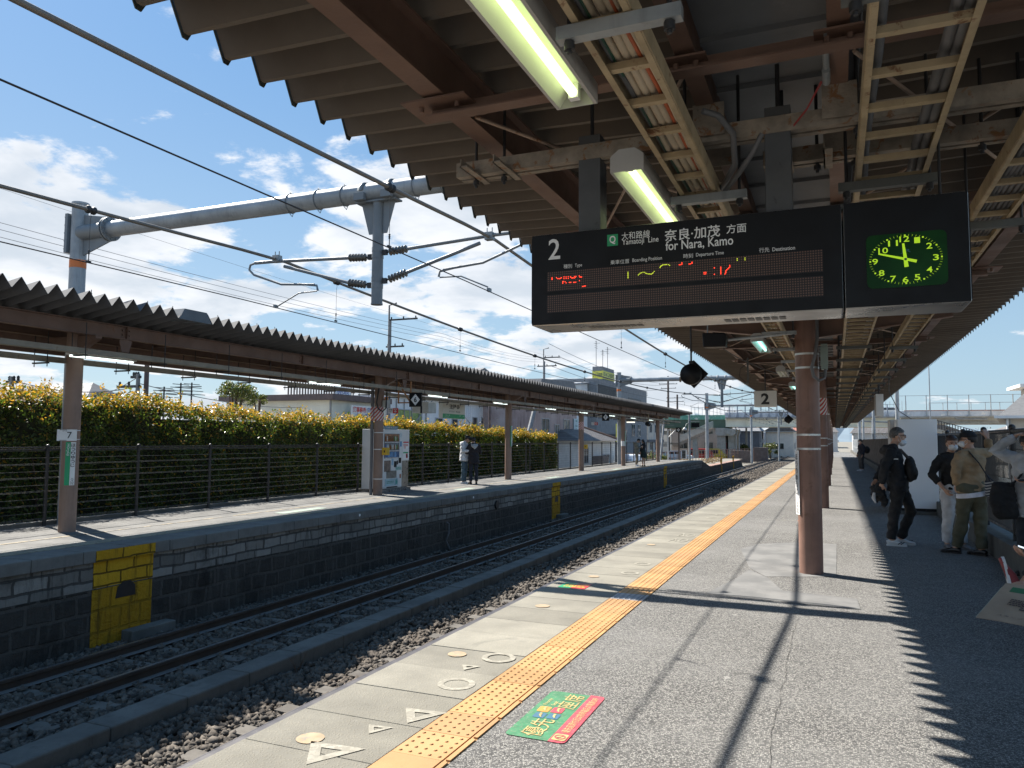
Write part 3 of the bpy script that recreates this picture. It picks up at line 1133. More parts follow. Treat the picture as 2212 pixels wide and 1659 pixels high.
# yellow refuge marks on the wall with hole and step
def refuge(y0, y1, lab, step):
    t = thing('refuge_mark', lab, 'wall marking', (-9.6, (y0 + y1) / 2, -1.4))
    g = G()
    g.box(-9.70, y0, -.168, -9.580, y1, -.012)
    g.box(-9.70, y0, -.535, -9.618, y1, -.172)
    g.obj('yellow_patch', MATS['yellow_blockwork'], t)
    g = G(); g.box(-9.70, y0 - .02, -1.40, -9.603, y1 - .02, -.55)
    g.obj('yellow_patch', MATS['yellow_stonework'], t)
    ym = (y0 + y1) / 2 + .02
    g = G(); g.prism([(-.17, -.12), (.17, -.12), (.16, .03), (.08, .10), (-.05, .10), (-.14, .04)], (-9.6025, ym, -.61), Y, Z, .004)
    g.obj('drain_hole', BLACK, t)
    g = G(); g.box(-9.60, ym - .05, -1.42, -9.38, ym + .75, -1.20)
    if step: g.obj('step_block', MATS['kerb_concrete'], t, bevel=.015)
refuge(7.74, 8.76, 'nearest yellow painted refuge patch with a drain hole on the opposite wall', True)
refuge(26.6, 27.5, 'second yellow painted patch on the wall, below the slim pillar', True)
refuge(46.5, 47.4, 'third yellow painted patch on the wall, near the far couple', True)
refuge(72, 72.6, 'yellow patch on the low end wall beyond the platform ramp, nearer one', False)
refuge(81, 81.6, 'yellow patch on the low end wall beyond the platform ramp, farther one', False)
for i, y in enumerate((14.2, 19.9)):
    g = G(); g.cyl((-9.58, y, -.08), (-9.575, y, -.08), .03, 12)
    g.obj('marker_disc', WHITET, label=('small white marker disc on the coping below the vending machine', 'small white marker disc on the coping right of the opposite pair')[i], cat='marker', group='marker discs on the coping')
g = G()
for q in range(9):
    a0 = math.pi * q / 8
pipe = [(-9.55, 18.2, -.62), (-9.5, 18.25, -.66), (-9.52, 18.3, -.9), (-9.55, 18.2, -1.1), (-9.5, 18.35, -1.38)]
g.tube(pipe, .022, 8); g.obj('drain_hose', CONDUITG, label='thin grey drain hose hanging down the opposite wall', cat='hose')
g = G(); g.cyl((-9.63, 21.6, -.42), (-9.57, 21.6, -.42), .13, 18); g.obj('wall_pipe_end', BLACK, label='round dark pipe opening in the opposite wall below the pair', cat='pipe')

# ================================================================== near canopy
def deck_mesh(g, x0, x1, y0, y1, pitch, z_of_x, depth, wb, th=.010, xs=2):
    """folded steel deck; ribs run along X. z_of_x gives the height of the lower flats"""
    n = int((y1 - y0) / pitch)
    xsn = [x0 + (x1 - x0) * i / (xs - 1) for i in range(xs)]
    prof = []
    for k in range(n):
        y = y0 + k * pitch
        h = (pitch - 2 * wb) / 2
        prof += [(y, 0), (y + wb, 0), (y + wb + h, depth), (y + 2 * wb + h, depth)]
    prof.append((y0 + n * pitch, 0))
    m = len(prof)
    for zz, flip in ((0, False), (th, True)):
        vs = [(x, y, z_of_x(x) + d + zz) for x in xsn for y, d in prof]
        fs = []
        for i in range(xs - 1):
            for j in range(m - 1):
                q = (i * m + j, i * m + j + 1, (i + 1) * m + j + 1, (i + 1) * m + j)
                fs.append(q if flip else tuple(reversed(q)))
        g.add(vs, fs)
    for x in (x0, x1):
        vs = [(x, y, z_of_x(x) + d + zz) for zz in (0, th) for y, d in prof]
        g.add(vs, [(j, j + 1, m + j + 1, m + j) for j in range(m - 1)])
    return prof


CANOPY_Y1 = 84
cn = thing('platform_canopy', 'brown steel platform canopy overhead with folded metal roof on round columns', 'canopy', (-.3, 10.06, 0))
zl = lambda x: 3.435 - .03 * (x + 2.69)
zr = lambda x: 3.34 + .03 * (x - .2)
g = G(); prof = deck_mesh(g, -2.69, -.62, .466, CANOPY_Y1, .2548, zl, .178, .030)
g.obj('roof_deck', MATS['roof_underside'], cn)
g = G(); deck_mesh(g, .14, 2.10, .466, CANOPY_Y1, .2548, zr, .178, .030)
g.obj('roof_deck', MATS['roof_underside'], cn)
# dark drip edge closing the outer ends of the ribs
g = G()
for i in range(len(prof) - 1):
    (ya, da), (yb, db) = prof[i], prof[i + 1]
    for xx, zf in ((-2.70, zl), (2.104, zr)):
        z = zf(xx)
        g.add([(xx, ya, z + da - .022), (xx, yb, z + db - .022), (xx, yb, z + db + .018), (xx, ya, z + da + .018),
               (xx + .006, ya, z + da - .022), (xx + .006, yb, z + db - .022), (xx + .006, yb, z + db + .018), (xx + .006, ya, z + da + .018)],
              [(0, 3, 2, 1), (4, 5, 6, 7), (0, 1, 5, 4), (3, 7, 6, 2)])
g.obj('drip_edge', mat('drip_edge_green', (.055, .065, .058), .6, 0, .2), cn)
# middle gutter pan with cross seams
g = G(); g.box(-.62, .5, 3.36, .14, CANOPY_Y1, 3.39)
g.box(-.625, .47, 3.33, -.618, CANOPY_Y1, 3.62); g.box(.136, .47, 3.33, .143, CANOPY_Y1, 3.60)  # side plates added to block sun leaking past the rib ends
y = .7
while y < CANOPY_Y1:
    g.box(-.52, y, 3.335, .03, y + .035, 3.36); y += .52
g.obj('gutter_panel', MATS['gutter_panel_paint'], cn)
def ibeam(g, x, y0, y1, zt, h, w, t=.012):
    g.box(x - w / 2, y0, zt - h, x + w / 2, y1, zt - h + t)
    g.box(x - w / 2, y0, zt - t, x + w / 2, y1, zt)
    g.box(x - t / 2, y0, zt - h + t, x + t / 2, y1, zt - t)
for x, w, h, zt in ((-1.61, .105, .24, 3.358), (1.20, .105, .24, 3.352)):
    g = G(); ibeam(g, x, .5, CANOPY_Y1 - .2, zt, h, w); g.obj('long_beam', BROWN, cn)
for x in (-.515, .045):
    g = G(); g.box(x - .04, .5, 3.13, x + .04, CANOPY_Y1 - .2, 3.14); g.box(x - .006, .5, 3.14, x + .006, CANOPY_Y1 - .2, 3.355)
    g.obj('long_beam', BROWN, cn)
COLY = [10.06 + 9.8 * k for k in range(-1, 8)]
CY = [10.06, 19.85, 29.70, 39.3, 48.9, 58.6, 68.3, 78.0]
ty = [.4, 3.0, 5.3, 7.7] + [a + d for a in CY for d in (0, 2.45, 4.9, 7.3)]
for y in ty:
    if y > CANOPY_Y1 - 1: continue
    g = G()
    heavy = any(abs(y - c) < .01 for c in CY)
    if heavy:
        for s, xe in ((-1, -1.72), (1, 1.3)):
            xa = -.3
            g.prism([(xa, 3.05), (xa, 2.86 + .0), (xe, 3.06), (xe, 3.12), (xa, 3.12)] if s > 0 else [(xa, 3.05), (xa, 3.12), (xe, 3.12), (xe, 3.06), (xa, 2.86)], (0, y + .06, 0), X, Z, .012)
            g.prism([(xa, 2.85), (xe, 3.05), (xe, 3.062), (xa, 2.862)], (0, y + .12, 0), X, Z, .12)
        g.box(-1.72, y - .06, 3.108, 1.3, y + .06, 3.122)
    else:
        g.box(-1.67, y - .004, 3.05, 1.26, y + .004, 3.122)
        g.box(-1.67, y - .07, 3.046, 1.26, y + .004, 3.054)
    g.obj('cross_beam', BROWN, cn)
# gusset plates and diagonal rods
g = G()
for i, y in enumerate(ty[:-1]):
    if y > 45: break
    for x in (-1.61, 1.20):
        g.box(x - .16, y - .12, 3.099, x + .16, y + .12, 3.107)
        for q in (-.09, .09):
            g.cyl((x + q, y - .05, 3.075), (x + q, y - .05, 3.10), .013, 6)
    for x in (-.515, .045):
        g.box(x - .085, y - .075, 3.099, x + .085, y + .075, 3.107)
        for q in (-.04, .04):
            g.cyl((x + q, y - .02, 3.075), (x + q, y - .02, 3.10), .012, 6)
g.sep('gusset_plate', BROWN, cn)
RODM = mat('brace_rod_paint', (.30, .22, .17), .65, 0, .2, 6, dirt=(RUST, 8, .58))
for i in range(1, 14):
    y0, y1 = ty[i], ty[i + 1]
    g = G()
    for xa, xb in ((-1.5, -.55), (.1, 1.1)):
        g.cyl((xa, y0 + .10, 3.085), (xb, y1 - .08, 3.10), .009, 6)
        g.cyl((xb, y0 + .10, 3.10), (xa, y1 - .08, 3.085), .009, 6)
    g.sep('brace_rod', RODM, cn)
# columns
for i, y in enumerate([-6.0] + CY):
    g = G(); g.cyl((-.298, y, 0), (-.298, y, 3.12), .137, 32)
    c = g.obj('column', PILLAR, cn)
    g = G()
    for z in ((2.66, 2.49, 1.67, 1.50) if i == 1 else (2.55, 1.66, 1.48)):
        g.cyl((-.298, y, z - .012), (-.298, y, z + .012), .1395, 32)
    g.sep('strap', mat('strap_steel', (.62, .62, .60), .35, .6, .1), c)
    if i > 1:
        g = G(); g.cyl((-.45, y - .02, 0), (-.45, y - .02, 3.1), .028, 8); g.obj('drain_pipe', CONDUITG, c)

# rusty hanger channels across the canopy, with bolts
def hanger_channel(y, x0, x1, lab):
    t = thing('hanger_channel', lab, 'steel channel', (x0, y, 3.0), 'rusty channels under the canopy')
    g = G(); z0 = 2.965
    g.box(x0, y - .005, z0, x1, y, z0 + .075); g.box(x0, y, z0, x1, y + .04, z0 + .006); g.box(x0, y, z0 + .069, x1, y + .04, z0 + .075)
    g.box(x0, y + .09, z0, x1, y + .095, z0 + .06); g.box(x0, y + .06, z0, x1, y + .09, z0 + .006)
    g.obj('channel', RUSTY, t)
    g = G()
    for x in (x0 + .09, x0 + .25, -.62, .12, x1 - .25, x1 - .1):
        if x0 < x < x1:
            g.cyl((x, y + .05, z0 - .05), (x, y + .05, 3.36), .008, 6)
            g.cyl((x, y + .05, z0 - .035), (x, y + .05, z0 - .012), .017, 6)
    g.sep('hanger_bolt', STEELD, t)
    g = G()
    for x in (x0 + .12, x0 + .30):
        g.box(x - .02, y - .16, z0 - .012, x + .02, y + .12, z0 - .004)
        g.box(x - .02, y - .16, z0 - .012, x - .014, y + .12, z0 + .03)
    for x in (-.50, .05):
        g.box(x - .07, y - .03, z0 + .02, x + .07, y - .024, z0 + .17)
    g.sep('clamp_plate', RUSTY, t)
hanger_channel(3.50, -1.80, 1.35, 'rusty steel channel the departure board hangs from')
hanger_channel(3.92, -.30, .9, 'short rusty channel just behind the departure board posts')

# ------------------------------------------------------------------ cable ladders
def cable_ladder(name_l, x0, x1, y0, y1, z, cables, step, first, nind=70):
    t = thing('cable_ladder', name_l, 'cable ladder', ((x0 + x1) / 2, y0, z), 'cable ladders under the canopy')
    for x in (x0, x1):
        s = 1 if x == x0 else -1
        g = G(); g.box(x - .004, y0, z, x + .004, y1, z + .07); g.box(min(x, x + s * .02), y0, z - .004, max(x, x + s * .02), y1, z)
        g.obj('side_rail', CREAM, t)
    far = G(); k = 0
    y = first
    while y < y1:
        gg = G() if k < nind else far
        gg.box(x0 + .005, y - .015, z + .006, x1 - .005, y + .015, z + .030)
        if k < nind: gg.obj('rung', CREAM, t)
        y += step; k += 1
    if far.v: far.obj('rung', CREAM, t, kind='stuff')
    return t
Z_L = 2.80
L1 = cable_ladder('left cable ladder packed with cream conduits above the departure board', -.672, -.500, .5, 78, Z_L, 1, .283, .39 + .283 * 2)
L2 = cable_ladder('middle open cable ladder with two dark pipes beside the column line', .118, .405, 2.2, 78, Z_L, 1, .283, 2.45)
L3 = cable_ladder('right cable ladder filled with black cables along the far side', .70, .89, 1.2, 78, Z_L, 1, .283, 1.3)
# what runs on the ladders
def cable(lab, pts, r, m, n=8, grp='conduits and cables on the ladders'):
    g = G(); g.tube(pts, r, n); g.obj('cable', m, label=lab, cat='cable', group=grp)
ys = [.5, 1.2, 2.0, 2.6, 3.2, 3.8, 4.6, 6, 9, 15, 25, 40, 60, 78]
for i, (x, r, m) in enumerate(((-.648, .010, CONDUITG), (-.628, .012, CONDUIT), (-.600, .018, CONDUIT), (-.568, .016, CONDUIT), (-.545, .010, CONDUIT), (-.526, .010, CONDUIT), (-.512, .008, CONDUIT), (-.638, .006, mat('green_cable', (.03, .10, .06), .5)), (-.555, .009, mat('orange_cable', (.40, .09, .03), .5)))):
    rr = random.Random(i)
    pts = [(x + rr.uniform(-.006, .006), y, Z_L + .035 + r + rr.uniform(0, .008)) for y in ys]
    cable(('thin grey cable at the left side of the packed ladder', 'cream conduit next to the left rail of the packed ladder', 'thickest cream conduit in the middle of the packed ladder', 'second thick cream conduit on the packed ladder', 'slim cream conduit right of the thick ones', 'slim cream conduit near the right rail of the packed ladder', 'thinnest cream conduit against the right rail of the packed ladder', 'thin dark green cable on the packed ladder', 'orange cable among the cream conduits of the packed ladder')[i], pts, r, m)
for i, x in enumerate((.150, .352, .385)):
    pts = []
    for k in range(160):
        pts.append((x + .006 * math.sin(k * 1.9), 2.25 + k * .45, Z_L + .055 + .016 * abs(math.sin(k * math.pi / .9 * .45))))
    cable(('dark pipe sagging along the left rail of the middle ladder', 'dark pipe sagging along the right of the middle ladder', 'second dark pipe against the right rail of the middle ladder')[i], pts, .019, CONDUITG)
for i in range(8):
    x = .715 + i * .0225
    pts = [(x + .004 * math.sin(k * 1.3 + i), 1.2 + k * .6, Z_L + .048 + .004 * math.sin(k * 2.2 + i)) for k in range(128)]
    cable('black cable bundled on the right ladder', pts, .0105, CONDUITG, 6)
# steel channels carrying the ladders
CROSS = [1.93, 3.62, 5.2, 6.8, 8.4] + [10.4 + 1.63 * k for k in range(41)]
def ladder_support(x0, x1, y, lab, grp, m):
    t = thing('ladder_support', lab, 'steel channel', ((x0 + x1) / 2, y, Z_L), grp, world=False)
    w = (x1 - x0) / 2
    g = G(); g.box(-w, -.02, -.048, w, .02, -.008); g.obj('channel', m, t)
    g = G()
    for x in (-w + .035, w - .035):
        g.cyl((x, 0, -.085), (x, 0, 3.2 - Z_L + .2), .0075, 6); g.cyl((x, 0, -.075), (x, 0, -.05), .016, 6)
    g.sep('hanger_rod', STEELD, t)
    return t
sL = ladder_support(-.72, -.36, 2.035, 'wide galvanised support channel under the packed ladder, nearest the camera', 'supports under the packed ladder', GALV)
sM = ladder_support(.04, .45, 3.80, 'dark support channel under the end of the middle ladder behind the board', 'supports under the middle ladder', GALVD)
sR = ladder_support(.66, .98, 4.75, 'dark support channel under the right ladder at the corner of the board', 'supports under the right ladder', GALVD)
ORD = ('first', 'second', 'third', 'fourth', 'fifth', 'sixth', 'seventh', 'eighth', 'ninth', 'tenth', 'eleventh', 'twelfth', 'thirteenth', 'fourteenth', 'fifteenth')
for i, y in enumerate((3.72, 5.4, 7.1, 8.8)):
    clone(sL, (-.54, y, Z_L), ORD[i + 1] + ' support channel from the camera under the packed ladder')
for i, y in enumerate(CROSS[5:]):
    if y > 77: break
    lab = 'support channel under the %s ladder at the %s place beyond the nearest column'
    if i < 12:
        clone(sL, (-.54, y, Z_L), lab % ('packed', ORD[i])); clone(sM, (.245, y + .05, Z_L), lab % ('middle', ORD[i])); clone(sR, (.82, y + .3, Z_L), lab % ('right', ORD[i]))
    else:
        for s_, xx in ((sL, -.54), (sM, .245), (sR, .82)):
            clone(s_, (xx, y, Z_L), 'far support channel under the canopy ladders near the end of the platform')['group'] = 'far supports under the ladders'
clone(sM, (.245, 2.13, Z_L), 'dark support channel under the middle ladder nearest the camera')
clone(sM, (.245, 6.0, Z_L), 'support channel under the middle ladder just behind the board')
clone(sR, (.82, 7.0, Z_L), 'support channel under the right ladder in front of the nearest column')

# ------------------------------------------------------------------ fluorescent fittings
TUBE_ON = emit('tube_glow_green', (.85, 1.0, .50), .95)
TUBE_T = emit('tube_glow_teal', (.45, .95, .85), .9)
INNER = mat('fitting_inner_white', (.62, .64, .52), .45, 0, .06)
INNERT = mat('fitting_inner_teal', (.50, .68, .64), .45, 0, .06)
HOUS = mat('fitting_housing', (.40, .39, .37), .5, 0, .1, dirt=((.25, .22, .18), 5, .62))
def fitting(loc, lab, on, inner, grp, L=1.28, w=.150, h=.10):
    t = thing('fluorescent_light', lab, 'light fitting', loc, grp, world=False)
    a, b = w / 2, .035
    g = G()
    # trough open at the bottom: sloped reflectors inside a folded housing, closed ends with cut corners
    oz = [(-a, 0), (-a, h * .7), (-b, h), (b, h), (a, h * .7), (a, 0), (a - .012, 0), (a - .012, .006), (-a + .012, .006), (-a + .012, 0)]
    for y in (0, L - .004):
        g.prism([(-a, -.001), (a, -.001), (a, h * .7), (b, h), (-b, h), (-a, h * .7)], (0, y + .004, 0), X, Z, .004)
    for (p, q) in (((-a, 0), (-a, h * .7)), ((-a, h * .7), (-b, h)), ((-b, h), (b, h)), ((b, h), (a, h * .7)), ((a, h * .7), (a, 0))):
        g.quad((p[0], .004, p[1]), (q[0], .004, q[1]), (q[0], L - .004, q[1]), (p[0], L - .004, p[1]))
    for s in (-1, 1):
        g.box(min(s * a, s * (a - .012)), .004, -.002, max(s * a, s * (a - .012)), L - .004, .001)
    g.obj('housing', HOUS, t)
    g = G()
    for (p, q) in (((-a + .012, .001), (-.022, .062)), ((-.022, .062), (.022, .062)), ((.022, .062), (a - .012, .001))):
        g.quad((p[0], .006, p[1]), (q[0], .006, q[1]), (q[0], L - .006, q[1]), (p[0], L - .006, p[1]))
    g.obj('reflector', inner, t)
    g = G(); g.cyl((0, .045, .030), (0, L - .045, .030), .0165, 14); g.obj('tube', on, t)
    g = G()
    for y in (.02, L - .05): g.box(-.018, y, .012, .018, y + .03, .062)
    g.sep('lamp_holder', WHITE, t)
    return t
GR = 'fluorescent lights under the canopy'
fa = fitting((-.818, 2.52 - 1.28, 2.78), 'bright green glowing tube light at the top of the picture', TUBE_ON, INNER, GR)
clone(fa, (-.818, 3.22, 2.78), 'green glowing tube light just above the departure board')
fb = fitting((-.835, 9.5, 2.78), 'teal tube light just beyond the departure board', TUBE_T, INNERT, GR)
OFFM = mat('tube_off', (.62, .63, .60), .3, 0, .03)
fc = fitting((-.835, 13.8, 2.78), 'unlit white tube light between the two teal ones', OFFM, INNER, GR)
clone(fb, (-.835, 17.7, 2.78), 'second teal tube light, half hidden by the column')
for i, y in enumerate((22.5, 27.0, 32, 37, 42, 47, 52, 57, 62, 67)):
    clone(fb if i % 2 else fc, (-.835, y, 2.78), 'far small tube light behind the nearest column')['group'] = 'far tube lights behind the column'

# ================================================================== departure board
bd = thing('departure_board', 'large black hanging departure board with red LED dots and a green clock', 'departure board', (-.42, 3.59, 2.6))
BX0, BX1, BZ0, BZ1, BY0, BY1 = -1.357, .512, 2.150, 2.600, 3.450, 3.730
g = G()
def board_prof(x0, x1):
    # side profile (y, z): front leans very little, bottom edge folds back
    pr = [(BY0 + .004, BZ0), (BY0 + .004, BZ1), (BY1 - .004, BZ1), (BY1 - .004, BZ0)]
    g.box(x0, BY0 + .004, BZ0 + .0, x1, BY1 - .004, BZ1)
board_prof(BX0, .047); board_prof(.052, BX1)
SILV = mat('board_casing_silver', (.34, .335, .325), .32, .7, .08, 2.0)
hs = g.obj('housing', SILV, bd, bevel=.008)
g = G(); g.box(BX0 + .004, BY0, BZ0 + .004, .044, BY0 + .006, BZ1 - .004); g.box(.055, BY0, BZ0 + .004, BX1 - .004, BY0 + .006, BZ1 - .004)
g.box(BX0 + .004, BY1 - .006, BZ0 + .004, BX1 - .004, BY1, BZ1 - .004)
g.obj('front_panel', BLACKP, bd)
g = G(); g.box(BX0 - .003, BY0 + .012, BZ0 + .014, BX0 + .002, BY1 - .012, BZ1 - .014); g.box(BX1 - .002, BY0 + .012, BZ0 + .014, BX1 + .003, BY1 - .012, BZ1 - .014)
g.obj('end_panel', BLACKP, bd)
g = G()
for x0 in (-.455, ):
    for k in range(8): g.box(x0 + k * .034, 3.565, BZ0 - .0025, x0 + k * .034 + .027, 3.64, BZ0 - .001)
for k in range(8): g.box(-1.10 + k * .034, 3.565, BZ0 - .0025, -1.10 + k * .034 + .027, 3.62, BZ0 - .001)
g.obj('vent_grille', mat('vent_dark', (.10, .10, .10), .6), bd)
g = G(); g.box(-1.274, BY0 - .001, 2.314, -.030, BY0 + .002, 2.409); g.box(-1.274, BY0 - .001, 2.209, -.030, BY0 + .002, 2.296)
g.obj('led_display', MATS['led_matrix'], bd)
FY = BY0 - .0015
RED = [(752,381),(752,376),(752,372),(775,379),(781,374),(787,374),(792,373),(796,375),(800,377),(813,380),(813,372),(824,379),(824,372),(835,379),(835,371),(846,378),(849,375),(853,372),(857,372),(861,372),(866,378),(874,378),(871,375),(867,371),(890,379),(892,374),(897,373),(902,373),(807,358),(807,354),(807,349),(811,358),(819,356),(824,350),(840,351),(844,351),(848,351),(862,350),(867,350),(873,350),(891,356),(906,327),(911,327),(916,328),(921,328),(1366,393),(1373,393),(1378,395),(1378,401),(1410,393),(1416,393),(1423,395),(1423,400),(1476,349),(1484,349),(1476,342),(1483,342),(1521,366),(1521,337),(1549,367),(1549,361),(1549,355),(1549,349),(1549,343),(1549,337),(1588,372),(1588,365),(1584,361),(1580,357),(1575,353),(1571,349),(1570,344),(1570,340),(1567,335)]
GRN = [(1128,378),(1128,372),(1128,367),(1128,362),(1128,356),(1128,351),(1177,361),(1181,365),(1186,369),(1192,370),(1199,372),(1207,371),(1212,366),(1217,364),(1223,362),(1228,362),(1233,361),(1238,360),(1242,363),(1246,366),(1251,372),(1278,388),(1281,392),(1283,395),(1287,397),(1291,399),(1297,399),(1303,399),(1309,399),(1317,398),(1322,394),(1620,399),(1620,392),(1653,399),(1653,391)]
for nm, L, m in (('red_led_dots', RED, emit('led_red', (1.0, .05, .02), 1.0)), ('yellow_led_dots', GRN, emit('led_yellow', (.72, .85, .05), .38))):
    g = G()
    for x, z in L: disc(g, (x / 1000 - 2, FY - .001, z / 1000 + 2), .0024, X, Z, .0, 8)
    g.obj(nm, m, bd)
g = G()
P_ = lambda x, z: (x, BY0 - .0005, z)
text(g, '2', P_(-1.237, 2.521), .060, .101, X, Z, .001, .01)
text(g, '大和路線', P_(-.835, 2.551), .134, .036, X, Z, .001, .002)
text(g, 'Yamatoji  Line', P_(-.814, 2.5185), .172, .034, X, Z, .001, .006)
text(g, '奈良·加茂', P_(-.576, 2.534), .248, .055, X, Z, .001, .012)
text(g, '方面', P_(-.382, 2.536), .085, .042, X, Z, .001, .008)
text(g, 'for Nara, Kamo', P_(-.546, 2.482), .300, .050, X, Z, .001, .012)
text(g, '種別', P_(-1.168, 2.431), .043, .020, X, Z, .001); text(g, 'Type', P_(-1.114, 2.430), .036, .020, X, Z, .001, .004)
text(g, '乗車位置', P_(-.911, 2.431), .090, .021, X, Z, .001); text(g, 'Boarding Position', P_(-.782, 2.430), .138, .022, X, Z, .001, .004)
text(g, '時刻', P_(-.594, 2.431), .043, .021, X, Z, .001); text(g, 'Departure Time', P_(-.498, 2.430), .122, .021, X, Z, .001, .004)
text(g, '行先', P_(-.266, 2.428), .043, .021, X, Z, .001); text(g, 'Destination', P_(-.186, 2.427), .092, .017, X, Z, .001, .004)
g.obj('lettering', WHITET, bd)
g = G(); rect(g, P_(-.9455, 2.5375), .052, .055, X, Z, .0008); q_ = g.obj('line_symbol', GREENT, bd)
g = G(); text(g, 'Q', P_(-.9455, 2.5375), .030, .041, X, Z, .002, .02); g.obj('line_letter', WHITET, q_)
# clock
g = G()
cx0, cx1, cz0, cz1, r = .137, .431, 2.226, 2.449, .024
pts = []
for (cx, cz, a0) in ((cx1 - r, cz1 - r, 0), (cx0 + r, cz1 - r, 90), (cx0 + r, cz0 + r, 180), (cx1 - r, cz0 + r, 270)):
    pts += [(cx + r * math.cos(R(a0 + q)), cz + r * math.sin(R(a0 + q))) for q in (0, 30, 60, 90)]
g.prism(pts, (0, BY0 - .003, 0), X, Z, -.002) if False else g.add([(a, BY0 - .003, b) for a, b in pts], [tuple(range(len(pts)))])
n_ = len(pts)
g.add([(a, BY0 - .003, b) for a, b in pts] + [(a, BY0 + .001, b) for a, b in pts], [(i, (i + 1) % n_, n_ + (i + 1) % n_, n_ + i) for i in range(n_)])
ck = g.obj('clock', MATS['clock_face'], bd)
CKG = emit('clock_glow', (.50, .82, .02), .26)
g = G()
for n, (x, z) in {12: (.279, 2.423), 1: (.325, 2.414), 2: (.368, 2.387), 3: (.390, 2.338), 4: (.366, 2.290), 5: (.322, 2.262), 6: (.279, 2.255), 7: (.234, 2.262), 8: (.192, 2.289), 9: (.169, 2.338), 10: (.200, 2.382), 11: (.237, 2.409)}.items():
    text(g, str(n), (x, BY0 - .003, z), .036 if n > 9 else .021, .024, X, Z, .0008, .012)
ccx, ccz = .281, 2.339
for k in range(60):
    a = R(90 - 6 * k)
    ex, ez = .130, .099
    p = Vector((ccx + ex * math.cos(a), BY0 - .0038, ccz + ez * math.sin(a)))
    d = Vector((math.cos(a) * ex, 0, math.sin(a) * ez)).normalized()
    if k % 5 == 0:
        rect(g, p, .0062, .0062, X, Z, .0)
    else:
        s_ = Vector((-d.z, 0, d.x))
        w, L = .0005, .0042
        g.add([p - d * L - s_ * w, p + d * L - s_ * w, p + d * L + s_ * w, p - d * L + s_ * w], [(0, 3, 2, 1)])
g.obj('dial_numerals', CKG, ck)
def hand(a, b, w0, w1, yy):
    g = G()
    a, b = Vector((a[0], yy, a[1])), Vector((b[0], yy, b[1]))
    d = (b - a).normalized(); s_ = Vector((-d.z, 0, d.x))
    g.add([a - s_ * w0, b - s_ * w1, b + s_ * w1, a + s_ * w0], [(0, 3, 2, 1)])
    g.obj('clock_hand', CKG, ck)
hand((.284, 2.307), (.274, 2.405), .0080, .0042, BY0 - .0055)
hand((.321, 2.327), (.182, 2.369), .0060, .0030, BY0 - .0070)
g = G(); disc(g, (.281, BY0 - .0085, 2.3385), .0055, X, Z, 0, 16); g.obj('hand_hub', mat('hub_grey', (.12, .14, .08), .5), ck)
g = G(); text(g, 'JR', (.283, BY0 - .003, 2.372), .038, .018, X, Z, .0006, .03); g.obj('clock_emblem', mat('emblem_blue', (.02, .10, .13), .4), ck)
# hanger posts
POSTM = mat('post_grey', (.085, .088, .092), .5, .2, .15, dirt=((.05, .05, .05), 8, .62))
for x in (-1.075, -.205):
    g = G(); g.box(x - .055, 3.50, BZ1 - .004, x + .055, 3.615, 3.085)
    g.obj('hanger_post', POSTM, bd, bevel=.003)
g = G(); g.box(-1.1, 3.56, 2.605, .5, 3.60, 2.628); g.obj('top_rail', GALVD, bd)
g = G(); g.cyl((-1.075, 3.55, 3.08), (-1.075, 3.55, 3.30), .010, 8); g.cyl((-.205, 3.55, 3.08), (-.205, 3.55, 3.30), .010, 8); g.cyl((.43, 3.6, 2.6), (.43, 3.6, 3.0), .006, 6); g.sep('hanger_rod', STEELD, bd)

# loose black cable loops and red wires above the board
g = G()
g.tube([(-.50, 3.3, 3.03), (-.44, 3.35, 3.02), (-.39, 3.45, 2.97), (-.40, 3.6, 2.88), (-.47, 3.75, 2.84), (-.52, 3.9, 2.86)], .014, 8)
g.tube([(-.27, 3.5, 2.97), (-.31, 3.52, 2.90), (-.38, 3.6, 2.84), (-.47, 3.75, 2.80)], .012, 8)
g.obj('cable_loop', CONDUITG, label='thick dark cable loop hanging behind the right post of the board', cat='cable')
g = G()
for o in (0, .006):
    g.tube([(-.02 + o, 3.35, 3.10), (-.08, 3.42, 3.02 - o), (-.14, 3.5, 2.985 - o), (-.16, 3.53, 2.96)], .0022, 6)
g.obj('red_wire', mat('red_wire', (.30, .03, .03), .5), label='pair of thin red wires running to the right post of the board', cat='wire')
g = G(); g.tube([(.0, 2.95, 3.11), (.0, 3.34, 3.11)], .013, 10); g.tube([(.0, 3.25, 3.10), (.0, 3.36, 3.095)], .016, 10); g.obj('short_pipe', GALV, label='short grey pipe on the beam above the board', cat='pipe')

# ------------------------------------------------------------------ other hanging things
def rod(g, x, y, z0, z1, r=.012): g.cyl((x, y, z0), (x, y, z1), r, 8)
# boarding position lamps seen from behind
def diamond(x, y, z, lab, s=.165):
    t = thing('boarding_sign', lab, 'sign', (x, y, z), 'black diamond signs hung under the canopy', world=False)
    g = G(); g.prism([(0, -s), (s, 0), (0, s), (-s, 0)], (0, .02, 0), X, Z, .02); g.obj('diamond_plate', BLACKP, t)
    g = G(); g.lathe([(.001, -.13), (s * .70, -.125), (s * .74, -.10), (s * .74, -.02), (s * .70, 0)], (-.02, .0, -.01), (0, 1, 0), 28); g.obj('lamp_drum', BLACKP, t)
    g = G(); rod(g, -.03, .01, s * .8, 3.08 - z, .011); g.box(-.055, -.005, s * .75, -.005, .03, s * .95); g.obj('hanger_rod', STEELD, t)
    g = G(); g.cyl((-s * .95, .0, -.03), (-s * .95, .0, -.09), .012, 8); g.obj('cable_gland', RUSTY, t)
    return t
d0 = diamond(-1.50, 9.0, 2.365, 'big black diamond sign seen from behind below the departure board')
clone(d0, (-1.50, 28.9, 2.35), 'small far black diamond sign left of the nearest column')
